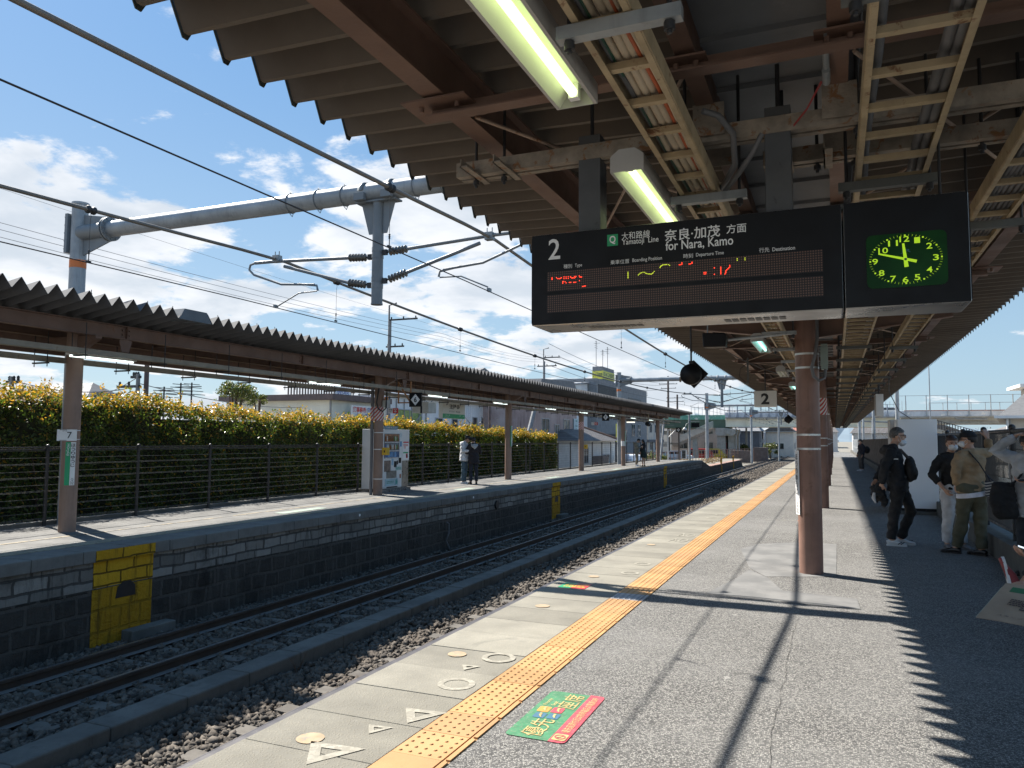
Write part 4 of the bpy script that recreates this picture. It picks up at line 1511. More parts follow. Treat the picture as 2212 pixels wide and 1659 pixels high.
# platform number sign
pn = thing('platform_number_sign', 'white hanging sign with a black 2 left of the nearest column', 'sign', (-1.34, 17.0, 2.30))
g = G(); g.box(-1.565, 16.93, 2.305, -1.115, 17.07, 2.645); g.obj('light_box', mat('sign_white', (.60, .585, .54), .5, 0, .05), pn, bevel=.006)
g = G(); text(g, '2', (-1.34, 16.93, 2.475), .165, .235, X, Z, .003, .035); g.obj('numeral', BLACKT, pn)
g = G(); rod(g, -1.34, 17, 2.64, 3.1); g.obj('hanger_rod', STEELD, pn)
sg = thing('hanging_sign', 'slim white hanging sign box seen edge on at the right of the canopy', 'sign', (.84, 17.6, 2.1))
g = G(); g.box(.79, 17.3, 2.11, .93, 18.0, 2.56); g.obj('light_box', WHITE, sg, bevel=.006)
g = G(); g.quad((.788, 17.32, 2.13), (.788, 17.98, 2.13), (.788, 17.98, 2.54), (.788, 17.32, 2.54)); g.obj('sign_face', mat('dull_face', (.25, .23, .2), .5), sg)
g = G(); rod(g, .86, 17.5, 2.56, 3.1, .009); rod(g, .86, 17.8, 2.56, 3.1, .009); g.sep('hanger_rod', STEELD, sg)
# speaker
sp_t = thing('loudspeaker', 'black box loudspeaker on an arm below the departure board', 'loudspeaker', (-1.2, 8.6, 2.6))
g = G(); g.prism([(-.13, .0), (.11, 0), (.12, .13), (.10, .155), (-.14, .16)], (-1.19, 8.7, 2.62), X, Z, .16); g.obj('cabinet', BLACKP, sp_t, bevel=.012)
g = G(); g.cyl((-1.06, 8.62, 2.70), (-.50, 8.62, 2.735), .016, 10); rod(g, -1.28, 8.62, 2.75, 3.1, .008); g.obj('arm', GALV, sp_t)
# sensor box and thin loose cables left of ladder
g = G(); g.box(-1.50, 14.4, 2.62, -1.43, 14.5, 2.66); g.box(-1.45, 14.42, 2.66, -1.42, 14.46, 3.1)
g.obj('camera_bracket', GALVD, label='small grey bracket on the canopy beam behind the diamond sign', cat='bracket')
g = G()
g.tube([(-1.60, 11.4, 3.02), (-1.4, 12.3, 2.90), (-1.1, 13.4, 2.80), (-.9, 14.0, 2.76)], .007, 6)
g.tube([(-1.43, 14.4, 3.0), (-1.56, 14.4, 2.9), (-1.58, 14.4, 2.75), (-1.47, 14.4, 2.65)], .006, 6)
g.obj('loose_cable', BLACK, label='thin black cable drooping under the canopy beyond the diamond sign', cat='cable')
# green junction box and bent conduit on the first column
jb = thing('junction_box', 'grey green electrical box on the right of the nearest column', 'box', (-.10, 9.98, 2.45))
g = G(); g.box(-.135, 9.92, 2.46, -.06, 10.04, 2.77); g.box(-.14, 9.91, 2.50, -.055, 9.925, 2.73); g.obj('box', mat('box_green_grey', (.20, .25, .225), .5, 0, .1), jb, bevel=.004)
g = G(); g.tube([(-.17, 9.90, 3.1), (-.17, 9.88, 2.85), (-.20, 9.87, 2.62), (-.24, 9.86, 2.48), (-.22, 9.86, 2.37), (-.16, 9.87, 2.32), (-.10, 9.90, 2.35), (-.085, 9.95, 2.47)], .019, 10); g.obj('bent_conduit', CONDUITG, jb)
# vertical station name plate on the first column
np_ = thing('name_plate', 'white vertical station name plate on the left of the nearest column', 'sign', (-.43, 9.98, .7))
uxn = Vector((.34, -.94, 0)).normalized()
g = G(); c0 = Vector((-.436, 10.03, 1.09)); g.prism([(-.07, -.39), (.07, -.39), (.07, .39), (-.07, .39)], c0, uxn, Z, -.004); g.obj('plate', WHITE, np_)
g = G(); nn_ = uxn.cross(Z).normalized()
vtext(g, 'ほうりゅうじ', c0 + Z * .10 + nn_ * .004, .075, .50, uxn, Z, .003, .01) ; text(g, 'Q', c0 - Z * .27 + nn_ * .004, .05, .06, uxn, Z, .003); text(g, '32', c0 - Z * .34 + nn_ * .004, .07, .05, uxn, Z, .003)
g.obj('lettering', BLACKT, np_)
# striped band on a farther column
g = G(); g.cyl((-.298, 19.85, 2.22), (-.298, 19.85, 2.62), .143, 24); g.cyl((-.45, 19.83, 2.22), (-.45, 19.83, 2.62), .034, 12)
g.obj('warning_band', MATS['red_white_stripe'], label='red and white striped band on the second column', cat='warning band', group='red and white bands on columns')
sos = thing('sos_sign', 'small red sign left of the nearest column near the far diamond sign', 'sign', (-.75, 29.7, 2.1))
g = G(); g.box(-1.16, 29.7, 2.10, -.95, 29.72, 2.27); g.obj('red_plate', REDT, sos)
g = G(); g.box(-.95, 29.7, 2.10, -.70, 29.72, 2.27); g.obj('white_plate', WHITE, sos)
g = G(); text(g, 'SOS', (-.83, 29.7, 2.18), .2, .1, X, Z, .003, .02); g.obj('lettering', REDT, sos)
g = G(); g.cyl((-1.0, 29.71, 2.27), (-1.0, 29.71, 3.1), .01, 6); g.obj('hanger_rod', STEELD, sos)
g = G(); rod(g, -1.02, 29.0, 2.42, 3.1, .012); g.ball((-1.02, 29, 2.42), (.10, .12, .09)); g.box(-1.14, 28.9, 2.45, -.9, 29.1, 2.55)
g.obj('lamp_cluster', BLACKP, label='dark lamp cluster beside the far canopy columns', cat='lamp')
# drooping wire on the right and tall thin mast
g = G()
g.tube([(.97, 16.2, 2.85), (1.02, 17.0, 2.58), (1.30, 18.6, 2.25), (1.75, 20.2, 2.06)], .009, 6)
g.obj('drooping_wire', BLACK, label='black wire drooping from the canopy to the top of the white vending cabinet', cat='wire')

# ================================================================== overhead wires
GY = [-29.0, 9.8, 48.5, 77.0, 105.0, 126, 165]
def mz(y, top=4.50, sag=.47):
    for a, b in zip(GY[:-1], GY[1:]):
        if a <= y <= b:
            u = (y - (a + b) / 2) / ((b - a) / 2)
            return top - sag * (1 - u * u)
    return top
def wire_pts(x, fz, y0, y1, st=1.0):
    n = int((y1 - y0) / st)
    return [(x, y0 + (y1 - y0) * i / n, fz(y0 + (y1 - y0) * i / n)) for i in range(n + 1)]
WG = 'catenary wires over the two tracks'
XA, XB = -4.5, -8.3
for xw, lab, nm in ((XA, 'near', 'A'), (XB, 'far', 'B')):
    t = thing('messenger_wire', 'thick covered messenger wire with droppers above the %s track' % lab, 'overhead wire', (xw, 9.8, 4.5), WG)
    g = G(); g.tube(wire_pts(xw, mz, -8, 160), .024, 10); g.obj('covered_wire', WIRE, t)
    ys_ = [7.14 + 5.0 * k for k in range(-2, 24)] if nm == 'A' else [6.42 + 5.0 * k for k in range(-2, 24)]
    for y in ys_:
        if abs(y - 9.8) < 1.2 or abs(y - 48.5) < 1.2: continue
        g = G()
        z = mz(y)
        g.lathe([(.026, -.055), (.050, -.05), (.050, -.025), (.036, -.015), (.036, .015), (.050, .025), (.050, .05), (.026, .055)], (xw, y, z), (0, 1, 0), 14)
        g.tube([(xw, y, z - .05), (xw + .012, y, z - .085), (xw, y, z - .11), (xw, y, 3.86)], .0028, 5)
        g.lathe([(.004, 0), (.012, .006), (.012, .014), (.007, .02), (.012, .026), (.012, .034), (.007, .04), (.012, .046), (.012, .054), (.004, .06)], (xw, y, 3.80), (0, 0, 1), 10)
        g.tube([(xw, y, 3.80), (xw, y, 3.70)], .006, 6); g.box(xw - .012, y - .03, 3.70, xw + .012, y + .03, 3.725)
        g.obj('dropper', STEELD, t)
    g = G(); g.tube(wire_pts(xw, lambda y: 3.70 - .07 * (1 - ((y - 29) / 20) ** 2 if 9.8 < y < 48.5 else 0), -8, 160), .0075, 8)
    g.obj('contact_wire', WIREC, label='thin dark contact wire below the messenger wire of the %s track' % lab, cat='overhead wire', group=WG)

# ------------------------------------------------------------------ gantries
GA = mat('gantry_zinc', (.30, .325, .345), .5, .2, .2, 1.6, streak=.45, bump=.1)
GD = mat('gantry_grey_paint', (.17, .19, .205), .5, 0, .12, 2)
ORB = mat('orange_band_paint', (.62, .17, .04), .6, 0, .1)
def insul(g, p0, p1, n=6, r=.062):
    p0, p1 = Vector(p0), Vector(p1)
    L = (p1 - p0).length
    pr = [(.012, 0)]
    for k in range(n):
        a = L * (k + .15) / n
        pr += [(.022, a), (r, a + L / n * .35), (r * .92, a + L / n * .5), (.022, a + L / n * .6)]
    pr.append((.012, L))
    g.lathe(pr, p0, p1 - p0, 16)
def gantry(yg, xp, lab, zb=5.38, pole_r=.140, x_end=3.3, right=True, zt=5.95, ba=.145, zfoot=-1.45, arm=True):
    t = thing('catenary_gantry', lab, 'gantry', (xp, yg, zfoot), 'catenary gantries across the tracks')
    g = G(); g.cyl((xp, yg, zfoot), (xp, yg, zt), pole_r, 28); g.cyl((xp, yg, zt - .03), (xp, yg, zt + .01), pole_r * 1.08, 28)
    p = g.obj('pole', GA, t)
    g = G(); g.cyl((xp, yg, 4.72), (xp, yg, 4.87), pole_r + .004, 28); g.obj('orange_band', ORB, p)
    g = G(); g.box(xp - pole_r - .05, yg - .16, zb - .38, xp - pole_r + .02, yg + .16, zb + .36)
    for k in range(5):
        for q in (-.13, .13): g.cyl((xp - pole_r - .075, yg + q, zb - .3 + .15 * k), (xp - pole_r - .04, yg + q, zb - .3 + .15 * k), .022, 6)
    g.prism([(pole_r * .8, .34), (.85, .22), (.85, -.22), (pole_r * .8, -.44)], (xp, yg + .012, zb), X, Z, .024)
    g.cyl((xp + pole_r * .5, yg, zb), (xp + .80, yg, zb), ba, 24)
    g.obj('pole_bracket', GD, t)
    g = G(); g.cyl((xp + .80, yg, zb), (x_end, yg, zb), ba, 28); bm_ = g.obj('beam', GA, t)
    g = G()
    for xx in (xp + .77, xp + .83): g.cyl((xx - .012, yg, zb), (xx + .012, yg, zb), ba + .075, 28)
    for k in range(12):
        a = 2 * math.pi * k / 12
        g.cyl((xp + .74, yg + (ba + .045) * math.cos(a), zb + (ba + .045) * math.sin(a)), (xp + .86, yg + (ba + .045) * math.cos(a), zb + (ba + .045) * math.sin(a)), .016, 6)
    g.obj('flange', GD, bm_)
    if right:
        g = G(); g.cyl((3.3, yg, zfoot), (3.3, yg, zb + .5), pole_r * .8, 20); g.obj('pole', GA, t)
    if not arm: return t
    for xx in (-8.05, -7.5, -7.0, -5.72, -5.25):
        g = G(); g.tube([(xx, yg + (ba + .008) * math.cos(a), zb + (ba + .008) * math.sin(a)) for a in [2 * math.pi * k / 20 for k in range(21)]], .009, 5)
        g.tube([(xx - .03, yg, zb + ba), (xx - .015, yg, zb + ba + .05), (xx + .03, yg, zb + ba)], .008, 5)
        g.tube([(xx - .03, yg, zb - ba), (xx + .03, yg, zb - ba - .07), (xx + .06, yg, zb - ba)], .007, 5)
        g.obj('band_clamp', GD, bm_)
    # drop arm
    xd = -6.38
    g = G(); g.cyl((xd, yg, 3.63), (xd, yg, zb - ba - .02), .085, 24); g.cyl((xd, yg, 3.62), (xd, yg, 3.64), .091, 24)
    g.box(xd - .36, yg - .10, zb - ba - .03, xd + .36, yg + .10, zb - ba - .005)
    for s in (-1, 1):
        g.prism([(s * .09, zb - ba - .03), (s * .30, zb - ba - .03), (s * .16, 4.72), (s * .09, 4.72)] if s > 0 else [(s * .09, 4.72), (s * .16, 4.72), (s * .30, zb - ba - .03), (s * .09, zb - ba - .03)], (xd, yg + .008, 0), X, Z, .016)
    for s in (-1, 1):
        xx = xd + s * .24
        g.tube([(xx, yg + (ba + .012) * math.cos(a), zb + (ba + .012) * math.sin(a)) for a in [math.pi * k / 14 for k in range(15)]], (.05, .012), 4)
        g.box(xx - .09, yg - ba - .05, zb - ba - .01, xx + .09, yg - ba + .03, zb - ba + .10)
    da = g.obj('drop_arm', GD, t)
    g = G()
    for z in (4.42, 3.96):
        for q in (-.05, .05): g.cyl((xd, yg, z + q - .035), (xd, yg, z + q + .035), .091, 24)
    g.sep('arm_clamp', GD, da)
    ca = t
    # brackets to both tracks
    for s, xw, dz in ((-1, XB, 0.0), (1, XA, 0.05)):
        def q(x, z): return (xd + s * x, yg, z + dz)
        Lw = abs(xw - xd)
        g = G()
        g.tube([q(.10, 4.37), q(.20, 4.37)], .014, 8); g.tube([q(.10, 3.93), q(.22, 3.95)], .014, 8)
        for z in (4.37, 3.93): g.box(*sorted_box(q(.10, z - .04), q(.17, z + .04), yg, .025))
        g.sep('pivot_fitting', STEELD, ca)
        for (a, b) in ((q(.20, 4.37), q(.52, 4.39)), (q(.20, 3.945), q(.52, 4.03 if s > 0 else 4.0))):
            g = G(); insul(g, a, b); g.obj('insulator', PORC, ca)
        g = G()
        g.tube([q(.52, 4.39), q(Lw + .10, 4.46), q(Lw + .45, 4.465)], .027, 10)
        g.tube([q(.52, 4.03 if s > 0 else 4.0), q(Lw - .15, 4.36)], .027, 10)
        g.tube([q(Lw + .45, 4.465), q(Lw + .55, 4.44), q(Lw + .57, 4.36), q(Lw + .47, 4.27), q(Lw - .1, 4.07), q(Lw - .75, 4.02)], .019, 8)
        g.tube([q(Lw - .45, 4.05), q(Lw - .80, 4.00), q(Lw - .82, 3.92)], .018, 8)
        g.tube([q(Lw - .80, 3.91), q(Lw - .45, 3.90), q(Lw - .02, 3.71)], .011, 8)
        g.obj('bracket_arm', GD, ca)
        g = G()
        g.box(xw - .06, yg - .05, mz(yg) - .06, xw + .06, yg + .05, mz(yg) + .05)
        for qx in (-.04, .04): g.cyl((xw + qx, yg, mz(yg) + .05), (xw + qx, yg, mz(yg) + .12), .008, 6)
        g.box(xw - .02, yg - .04, 3.69, xw + .02, yg + .04, 3.74)
        g.obj('wire_clamp', GALV, ca)
    return t
def sorted_box(a, b, yg, hw):
    return (min(a[0], b[0]), yg - hw, min(a[2], b[2]), max(a[0], b[0]), yg + hw, max(a[2], b[2]))
gantry(9.8, -12.95, 'nearest steel pipe gantry with a drop arm and insulators over the tracks')
gantry(48.5, -12.9, 'second steel pipe gantry beyond the end of the opposite roof', zb=5.45)
gantry(77, -11.6, 'third gantry pole on the gravel bank before the overpass', zb=4.98, pole_r=.16, x_end=3.3, zt=6.2, ba=.11, arm=False)
gantry(105, -10.1, 'fourth far gantry close to the track in front of the overpass', zb=5.3, pole_r=.15, ba=.11)
gantry(126, -12.9, 'farthest gantry behind the overpass', zb=5.5, pole_r=.15, ba=.12)
# plain poles along the line
PG = 'plain poles along the line beyond the platform'
for i, (x, y, h, r, lab) in enumerate(((-10.9, 63, 3.7, .085, 'slim white pole at the end of the opposite platform'), (-7.4, 116, 5.0, .13, 'brownish pole close to the track under the overpass'), (-5.2, 135, 5.2, .12, 'pole beside the far bend of the track'), (-3.2, 150, 5, .12, 'farthest pole right of the far track'), (2.6, 96, 4.6, .16, 'pole standing right of the far end of the platform canopy'), (4.1, 100, 4.2, .08, 'thin pole right of the far platform end'), (6.12, 60, 7.0, .035, 'very thin tall mast rising behind the white vending cabinet'))):
    g = G(); g.cyl((x, y, -1.45), (x, y, h), r, 14); g.obj('line_pole', GA, label=lab, cat='pole', group=PG)
# telegraph poles behind the opposite platform with crossarms and thin lines
UT = mat('utility_pole_concrete', (.20, .205, .21), .8, 0, .15)
UTD = mat('utility_pole_brown', (.115, .085, .08), .7, 0, .2)
def upole(x, y, h, lab, m, arms, r=.13, base=-1.45):
    t = thing('utility_pole', lab, 'utility pole', (x, y, base), 'utility poles in the town')
    g = G(); g.tube([(x, y, base), (x, y, h)], [r, r * .7], 12); g.obj('pole', m, t)
    g = G()
    for (z, x0, x1) in arms:
        g.box(x + x0, y - .04, z - .04, x + x1, y + .04, z + .04)
        for q in (x0 + .1, (x0 + x1) / 2, x1 - .1): g.lathe([(.02, 0), (.045, .03), (.03, .06), (.045, .09), (.01, .13)], (x + q, y, z + .04), (0, 0, 1), 8)
    g.sep('crossarm', STEELD, t)
    return t
upole(-22, 35.1, 7.9, 'utility pole with a hooked top above the opposite roof', UT, [(7.95, 0, 1.7), (6.5, -.2, .9)])
g = G(); g.tube([(-22.05, 35.1, 6.3), (-22.05, 35.1, 8.75), (-21.6, 35.1, 8.85)], .05, 8); g.obj('hooked_mast', UT, label='slim hooked mast clamped to the nearest utility pole', cat='mast', group='hooked masts')
upole(-22, 58.9, 8.0, 'second utility pole with a hooked top above the middle of the opposite roof', UT, [(8.3, 0, 1.4), (7.6, -.6, 1.1)])
g = G(); g.tube([(-22.05, 58.9, 6.3), (-22.05, 58.9, 9.0), (-21.6, 58.9, 9.1)], .05, 8); g.obj('hooked_mast', UT, label='slim hooked mast clamped to the second utility pole', cat='mast', group='hooked masts')
upole(-25, 125, 12.0, 'tall dark utility pole with many crossarms right of the grey building', UTD, [(10.7, -1.5, 1.5), (10.0, -1.2, 1.3), (8.4, -.3, 2.5), (7.8, -.3, 2.5)], .22)
upole(-25, 132.8, 9.4, 'dark red brown pole beside the tall utility pole', UTD, [], .22)
upole(-20.5, 13.74, 3.2, 'small utility pole at the left edge above the hedge', UT, [(3.05, -.2, .35)], .08)
upole(-20.5, 17.8, 3.6, 'utility pole with drooping wires left of the dark post above the hedge', UT, [(3.2, -.9, .1), (3.5, -.3, .1)], .09)
upole(-20.5, 18.12, 4.6, 'plain dark post behind the hedge below the opposite roof', UTD, [], .10)
upole(-19.8, 43.35, 3.75, 'slim brown post before the white corrugated wall', UTD, [], .10)
g = G(); g.tube([(-19.2, 48.2, 1.6), (-19.2, 49.8, 4.0)], .16, 10); g.obj('leaning_post', UT, label='grey post leaning against the corner of the white corrugated building', cat='post')
g = G(); g.tube([(-15.0, 70.7, -1.2), (-15.0, 72.85, 3.3)], .09, 8); g.obj('leaning_post', UT, label='pale post leaning beside the last pillar of the opposite roof', cat='post')
FL = mat('thin_line', (.10, .10, .11), .6)
def line(pts, lab, r=.012):
    g = G(); g.tube(pts, r, 5); g.obj('power_line', FL, label=lab, cat='power line', group='thin power lines in the sky')
def sagl(a, b, s, n=14):
    a, b = Vector(a), Vector(b)
    return [a.lerp(b, i / n) - Z * s * 4 * (i / n) * (1 - i / n) for i in range(n + 1)]
for i, (dz_, dx_) in enumerate(((0, 0), (-.16, .05), (-.33, .1))):
    line(sagl((-16 + dx_, -5, 6.5 + dz_), (-16 + dx_, 30, 6.25 + dz_), .35) + sagl((-16 + dx_, 30, 6.25 + dz_), (-20.6, 58.9, 8.3 + dz_), .4)[1:], ('top', 'middle', 'lowest')[i] + ' of three thin lines passing behind the nearest gantry pole', .006)
line(sagl((-16.5, -5, 7.5), (-17, 60, 7.4), .7), 'single thin line above the three behind the gantry pole', .004)
line(sagl((-14.2, -2, 4.1), (-14.2, 16, 4.0), .2), 'thin line just above the left of the opposite roof', .005)
for i, (a, b) in enumerate((((-20.6, 58.9, 8.3), (-24.5, 125, 10.7)), ((-21.4, 58.9, 7.6), (-25, 125, 10.0)), ((-22, 60, 9.6), (-24, 125, 10.8)))):
    line(sagl(a, b, 1.0), ('upper', 'lower', 'highest')[i] + ' thin line from the second utility pole to the tall dark one', .02)
for i, (a, b) in enumerate((((-20.5, 13.74, 3.1), (-20.5, 17.8, 3.2)), ((-20.5, 17.8, 3.5), (-32, 24, 3.2)), ((-20.5, 17.8, 3.3), (-26, 33, 3.2)), ((-19.2, 49.5, 3.9), (-14.5, 75, 3.0)))):
    line(sagl(a, b, .25), ('drooping line between the two small utility poles', 'line running left from the pole with drooping wires', 'line running right from the pole with drooping wires', 'double line crossing before the brown building')[i], .014)

# ================================================================== opposite canopy
oc = thing('opposite_canopy', 'long grey folded metal roof on brown beams over the opposite platform', 'canopy', (-11.9, 9.0, 0))
g = G(); deck_mesh(g, -11.9, -10.54, -3.2, 62.6, .268, lambda x: 3.665 - .148 * (-10.54 - x), .165, .012)
g.obj('roof_deck', MATS['opposite_roof_metal'], oc)
g = G(); deck_mesh(g, -13.25, -11.902, -3.2, 62.6, .268, lambda x: 3.665 - .15 * (x + 13.25), .165, .012)
g.obj('roof_deck', MATS['opposite_roof_metal'], oc)
g = G()
r_ = random.Random(5)
y = -3.0
while y < 62:
    if r_.random() < .75:
        g.cyl((-10.75, y + .134, 3.82), (-10.75, y + .134, 3.905), .006, 5)
        g.cyl((-10.75, y + .134, 3.835), (-10.75, y + .134, 3.85), .014, 5)
    y += .268 * (2 if y < 25 else 4)
g.sep('roof_bolt', STEELD, oc)
g = G(); g.prism([(9.96, 3.67), (10.08, 3.86), (10.60, 3.83), (10.70, 3.66)], (-10.54, 0, 0), Y, Z, -.0) if False else None
g.prism([(9.95, 3.665), (10.06, 3.86), (10.58, 3.86), (10.70, 3.665)], (-10.9, 0, 0), Y, Z, .37)
g.obj('roof_cover_panel', mat('cover_panel_blue_grey', (.10, .115, .13), .5, .2, .1), oc)
OBR = mat('opposite_beam_paint', (.165, .10, .075), .6, 0, .15, 2, dirt=(RUST, 4, .64))
for x, zt, h, w in ((-11.45, 3.526, .43, .12), (-12.4, 3.526, .43, .12)):
    g = G(); ibeam(g, x, -3, 62, zt, .235, w, .014)
    for k in range(14):
        y = 0.0 + 4.82 * k
        if y > 61: break
        g.box(x + .007, y - .008, 3.305, x + .06, y + .008, 3.51)
        for q in (-.07, .07):
            for z in (3.37, 3.45): g.cyl((x + .005, y + q, z), (x + .03, y + q, z), .016, 6)
    g.obj('long_beam', OBR, oc)
OPY = [-.5, 9.035, 18.5, 27.85, 37.3, 45.7, 55.6]
OPX = -11.9
for i, y in enumerate(OPY):
    g = G(); g.cyl((OPX, y, 0), (OPX, y, 3.4), .132, 28); c = g.obj('pillar', PILLAR2, oc)
    if i == 2:
        g = G(); g.cyl((OPX - .16, y - .10, 0), (OPX - .16, y - .10, 3.2), .045, 12); g.obj('drain_pipe', CONDUITG, c)
        g = G()
        for z in (1.75, 1.28, .45): g.cyl((OPX, y, z - .01), (OPX, y, z + .01), .135, 24)
        g.obj('strap', WHITE, c)
    g = G(); g.prism([(-12.5, 3.24), (-12.5, 3.29), (-11.35, 3.29), (-11.35, 3.24), (OPX + .2, 3.06), (OPX - .2, 3.06)], (0, y + .06, 0), X, Z, .12); g.obj('cross_beam', OBR, oc)
    for dy in ((.55, ) if i else ()):
        g = G(); g.prism([(-.13, 0), (.13, 0), (.075, -.22), (-.075, -.22)], (-11.45, y + dy + .05, 3.29), Y, Z, .02)
        g.obj('bracket_plate', OBR, oc)
g = G(); g.box(-13.36, -3.2, 3.10, -13.255, 62.6, 3.86); g.obj('rear_fascia', OBR, oc)  # top edge raised to block sun coming through the roof ribs
for k in range(13):
    y = 1.5 + k * 4.82
    g = G(); g.box(-12.4, y - .05, 3.36, -11.45, y + .05, 3.43); g.obj('cross_beam', OBR, oc)
# long lighting ducts with hanger irons under the roof
DUCT = mat('duct_cream_paint', (.26, .225, .17), .6, 0, .15, 3, dirt=((.20, .13, .08), 6, .60))
for x, z, lab in ((-11.35, 2.955, 'front cream lighting duct under the opposite roof'), (-12.25, 2.86, 'rear cream lighting duct under the opposite roof')):
    dt = thing('lighting_duct', lab, 'cable duct', (x, -3, z), 'lighting ducts under the opposite roof')
    g = G(); g.box(x - .05, -3, z, x + .05, 61.5, z + .085); g.box(x - .065, -3, z - .006, x + .065, 61.5, z)
    for k in range(28):
        y = -2 + k * 2.31
        for q in range(3): g.box(x + .05, y + q * .05, z + .04, x + .052, y + q * .05 + .02, z + .055)
    g.obj('duct', DUCT, dt)
    g = G()
    for k in range(40):
        y = -2.5 + k * 1.6
        if y > 61: break
        g.box(x - .22, y - .02, z - .05, x + .16, y + .02, z - .025)
        for q in (-.19, .13): g.cyl((x + q, y, z - .10), (x + q, y, z + .5), .008, 5)
    g.sep('hanger_iron', STEELD, dt)
LITE = emit('opposite_tube_glow', (.86, 1.0, .95), .85)
ol = thing('tube_light', 'bright tube light on the duct left of the striped pillar', 'light fitting', (-11.5, 8.6, 2.93), 'tube lights along the opposite ducts', world=False)
g = G(); g.box(-.05, 0, 0, .05, 1.3, .05); g.obj('housing', WHITE, ol)
g = G(); g.cyl((0, .04, -.018), (0, 1.26, -.018), .018, 8); g.obj('tube', LITE, ol)
for i, y in enumerate((3.5, 14.8, 20.6, 25.5, 31.0, 35.8, 41.0, 46.0, 51.0)):
    clone(ol, (-11.5, y, 2.93), ('tube light on the duct left of the nearest opposite pillar', 'tube light on the duct above the vending machine', 'tube light on the duct right of the 6 sign', 'tube light on the duct above the opposite pair', 'tube light on the duct just past the slim pillar', 'tube light before the 7 sign', 'tube light just past the 7 sign', 'tube light above the far couple', 'last tube light on the opposite ducts')[i])
# signs on the first pillar
pl = thing('pillar_number_plate', 'white plate numbered 7 strapped to the nearest opposite pillar', 'sign', (-11.75, 8.9, 1.6))
ua = Vector((.80, .60, 0)).normalized()   # the plate looks towards the camera
c0 = Vector((-11.815, 8.89, 1.615))
g = G(); g.prism([(-.150, -.095), (.150, -.095), (.150, .095), (-.150, .095)], c0, ua, Z, -.004); g.obj('plate', WHITE, pl)
g = G(); n_ = ua.cross(Z).normalized(); text(g, '7', c0 + n_ * .004 + ua * .04, .07, .105, ua, Z, .003); text(g, 'のりば', c0 + n_ * .004 - ua * .03 + Z * .07, .07, .02, ua, Z, .003)
rect(g, c0 + n_ * .004 - ua * .055 + Z * .088, .11, .006, ua, Z, .003); rect(g, c0 + n_ * .004 - ua * .055 - Z * .086, .11, .006, ua, Z, .003); g.obj('lettering', BLACKT, pl)
g = G()
for z in (1.545, 1.695): g.cyl((OPX, 9.035, z - .006), (OPX, 9.035, z + .006), .134, 28)
g.sep('strap', WHITE, pl)
def pillar_name(xp, yp, lab, ang, z0=.78, z1=1.50):
    t = thing('pillar_name_plate', lab, 'sign', (xp, yp, z0), 'vertical station name plates on pillars')
    ux = Vector((math.cos(ang), math.sin(ang), 0)); n_ = ux.cross(Z)
    c = Vector((xp, yp, (z0 + z1) / 2)) + n_ * .136
    h = z1 - z0
    def half(x0, x1, nm, m):
        g = G(); g.prism([(x0, -h / 2), (x1, -h / 2), (x1, h / 2), (x0, h / 2)], c, ux, Z, -.004); g.obj(nm, m, t)
    half(-.075, 0, 'green_strip', GREENT); half(.001, .075, 'white_strip', WHITE)
    g = G(); text(g, 'Hōryūji', c + n_ * .004 - ux * .038 + Z * (h / 2 - .13), .20, .055, -Z, ux, .003); g.obj('latin_lettering', WHITET, t)
    g = G(); vtext(g, 'ほうりゅうじ', c + n_ * .004 + ux * .038 + Z * (h / 2 - .22), .06, .40, ux, Z, .003, .012)
    text(g, 'Q', c + n_ * .004 + ux * .04 - Z * (h / 2 - .095), .032, .045, ux, Z, .003); text(g, '32', c + n_ * .004 + ux * .038 - Z * (h / 2 - .038), .05, .045, ux, Z, .003)
    g.obj('kana_lettering', BLACKT, t)
pillar_name(OPX, 9.035, 'green and white station name plate on the nearest opposite pillar', math.atan2(.995, .30) - .35)
pillar_name(OPX, 27.85, 'green station name plate on the slim pillar right of the opposite pair', math.atan2(.8, .05), 1.30, 2.1)
pillar_name(OPX, 45.7, 'green station name plate on the pillar left of the far couple', math.atan2(.8, .05), 1.30, 2.1)
g = G(); g.cyl((OPX, 45.7, 1.2), (OPX, 45.7, 1.5), .137, 24); g.obj('white_wrap', WHITE, label='white paper band on the pillar left of the far couple', cat='notice')
for y, lab in ((18.5, 'red and white striped band on the pillar beside the vending machine'), (37.3, 'red and white striped band on the pillar left of the 7 sign')):
    g = G(); g.cyl((OPX, y, 2.09), (OPX, y, 2.48), .136, 28)
    if y < 20: g.cyl((OPX - .16, y - .10, 2.09), (OPX - .16, y - .10, 2.48), .049, 12)
    g.obj('warning_band', MATS['red_white_stripe'], label=lab, cat='warning band', group='red and white bands on columns')
for y, lab in ((18.45, 'yellow emergency box on the pillar in front of the vending machine'), (37.3, 'yellow emergency box on the pillar right of the hedge end')):
    t = thing('emergency_box', lab, 'emergency box', (-11.75, y, 1.2), 'yellow boxes on pillars')
    g = G(); g.box(-11.765, y + .02, 1.12, -11.60, y + .17, 1.33); g.obj('box', YELLOWP, t, bevel=.008)
    g = G(); g.box(-11.70, y + .018, 1.19, -11.66, y + .022, 1.25); g.obj('button', BLACK, t)
bc = thing('warning_beacon', 'orange beacon on a grey control box on the striped pillar', 'beacon', (-11.7, 18.5, 2.45))
g = G(); g.box(-11.74, 18.42, 2.46, -11.60, 18.58, 2.66); g.obj('control_box', mat('control_box_grey', (.36, .36, .33), .5), bc)
g = G(); g.cyl((-11.67, 18.5, 2.67), (-11.67, 18.5, 2.76), .055, 16); g.obj('beacon', mat('beacon_orange', (.62, .20, .02), .3), bc)
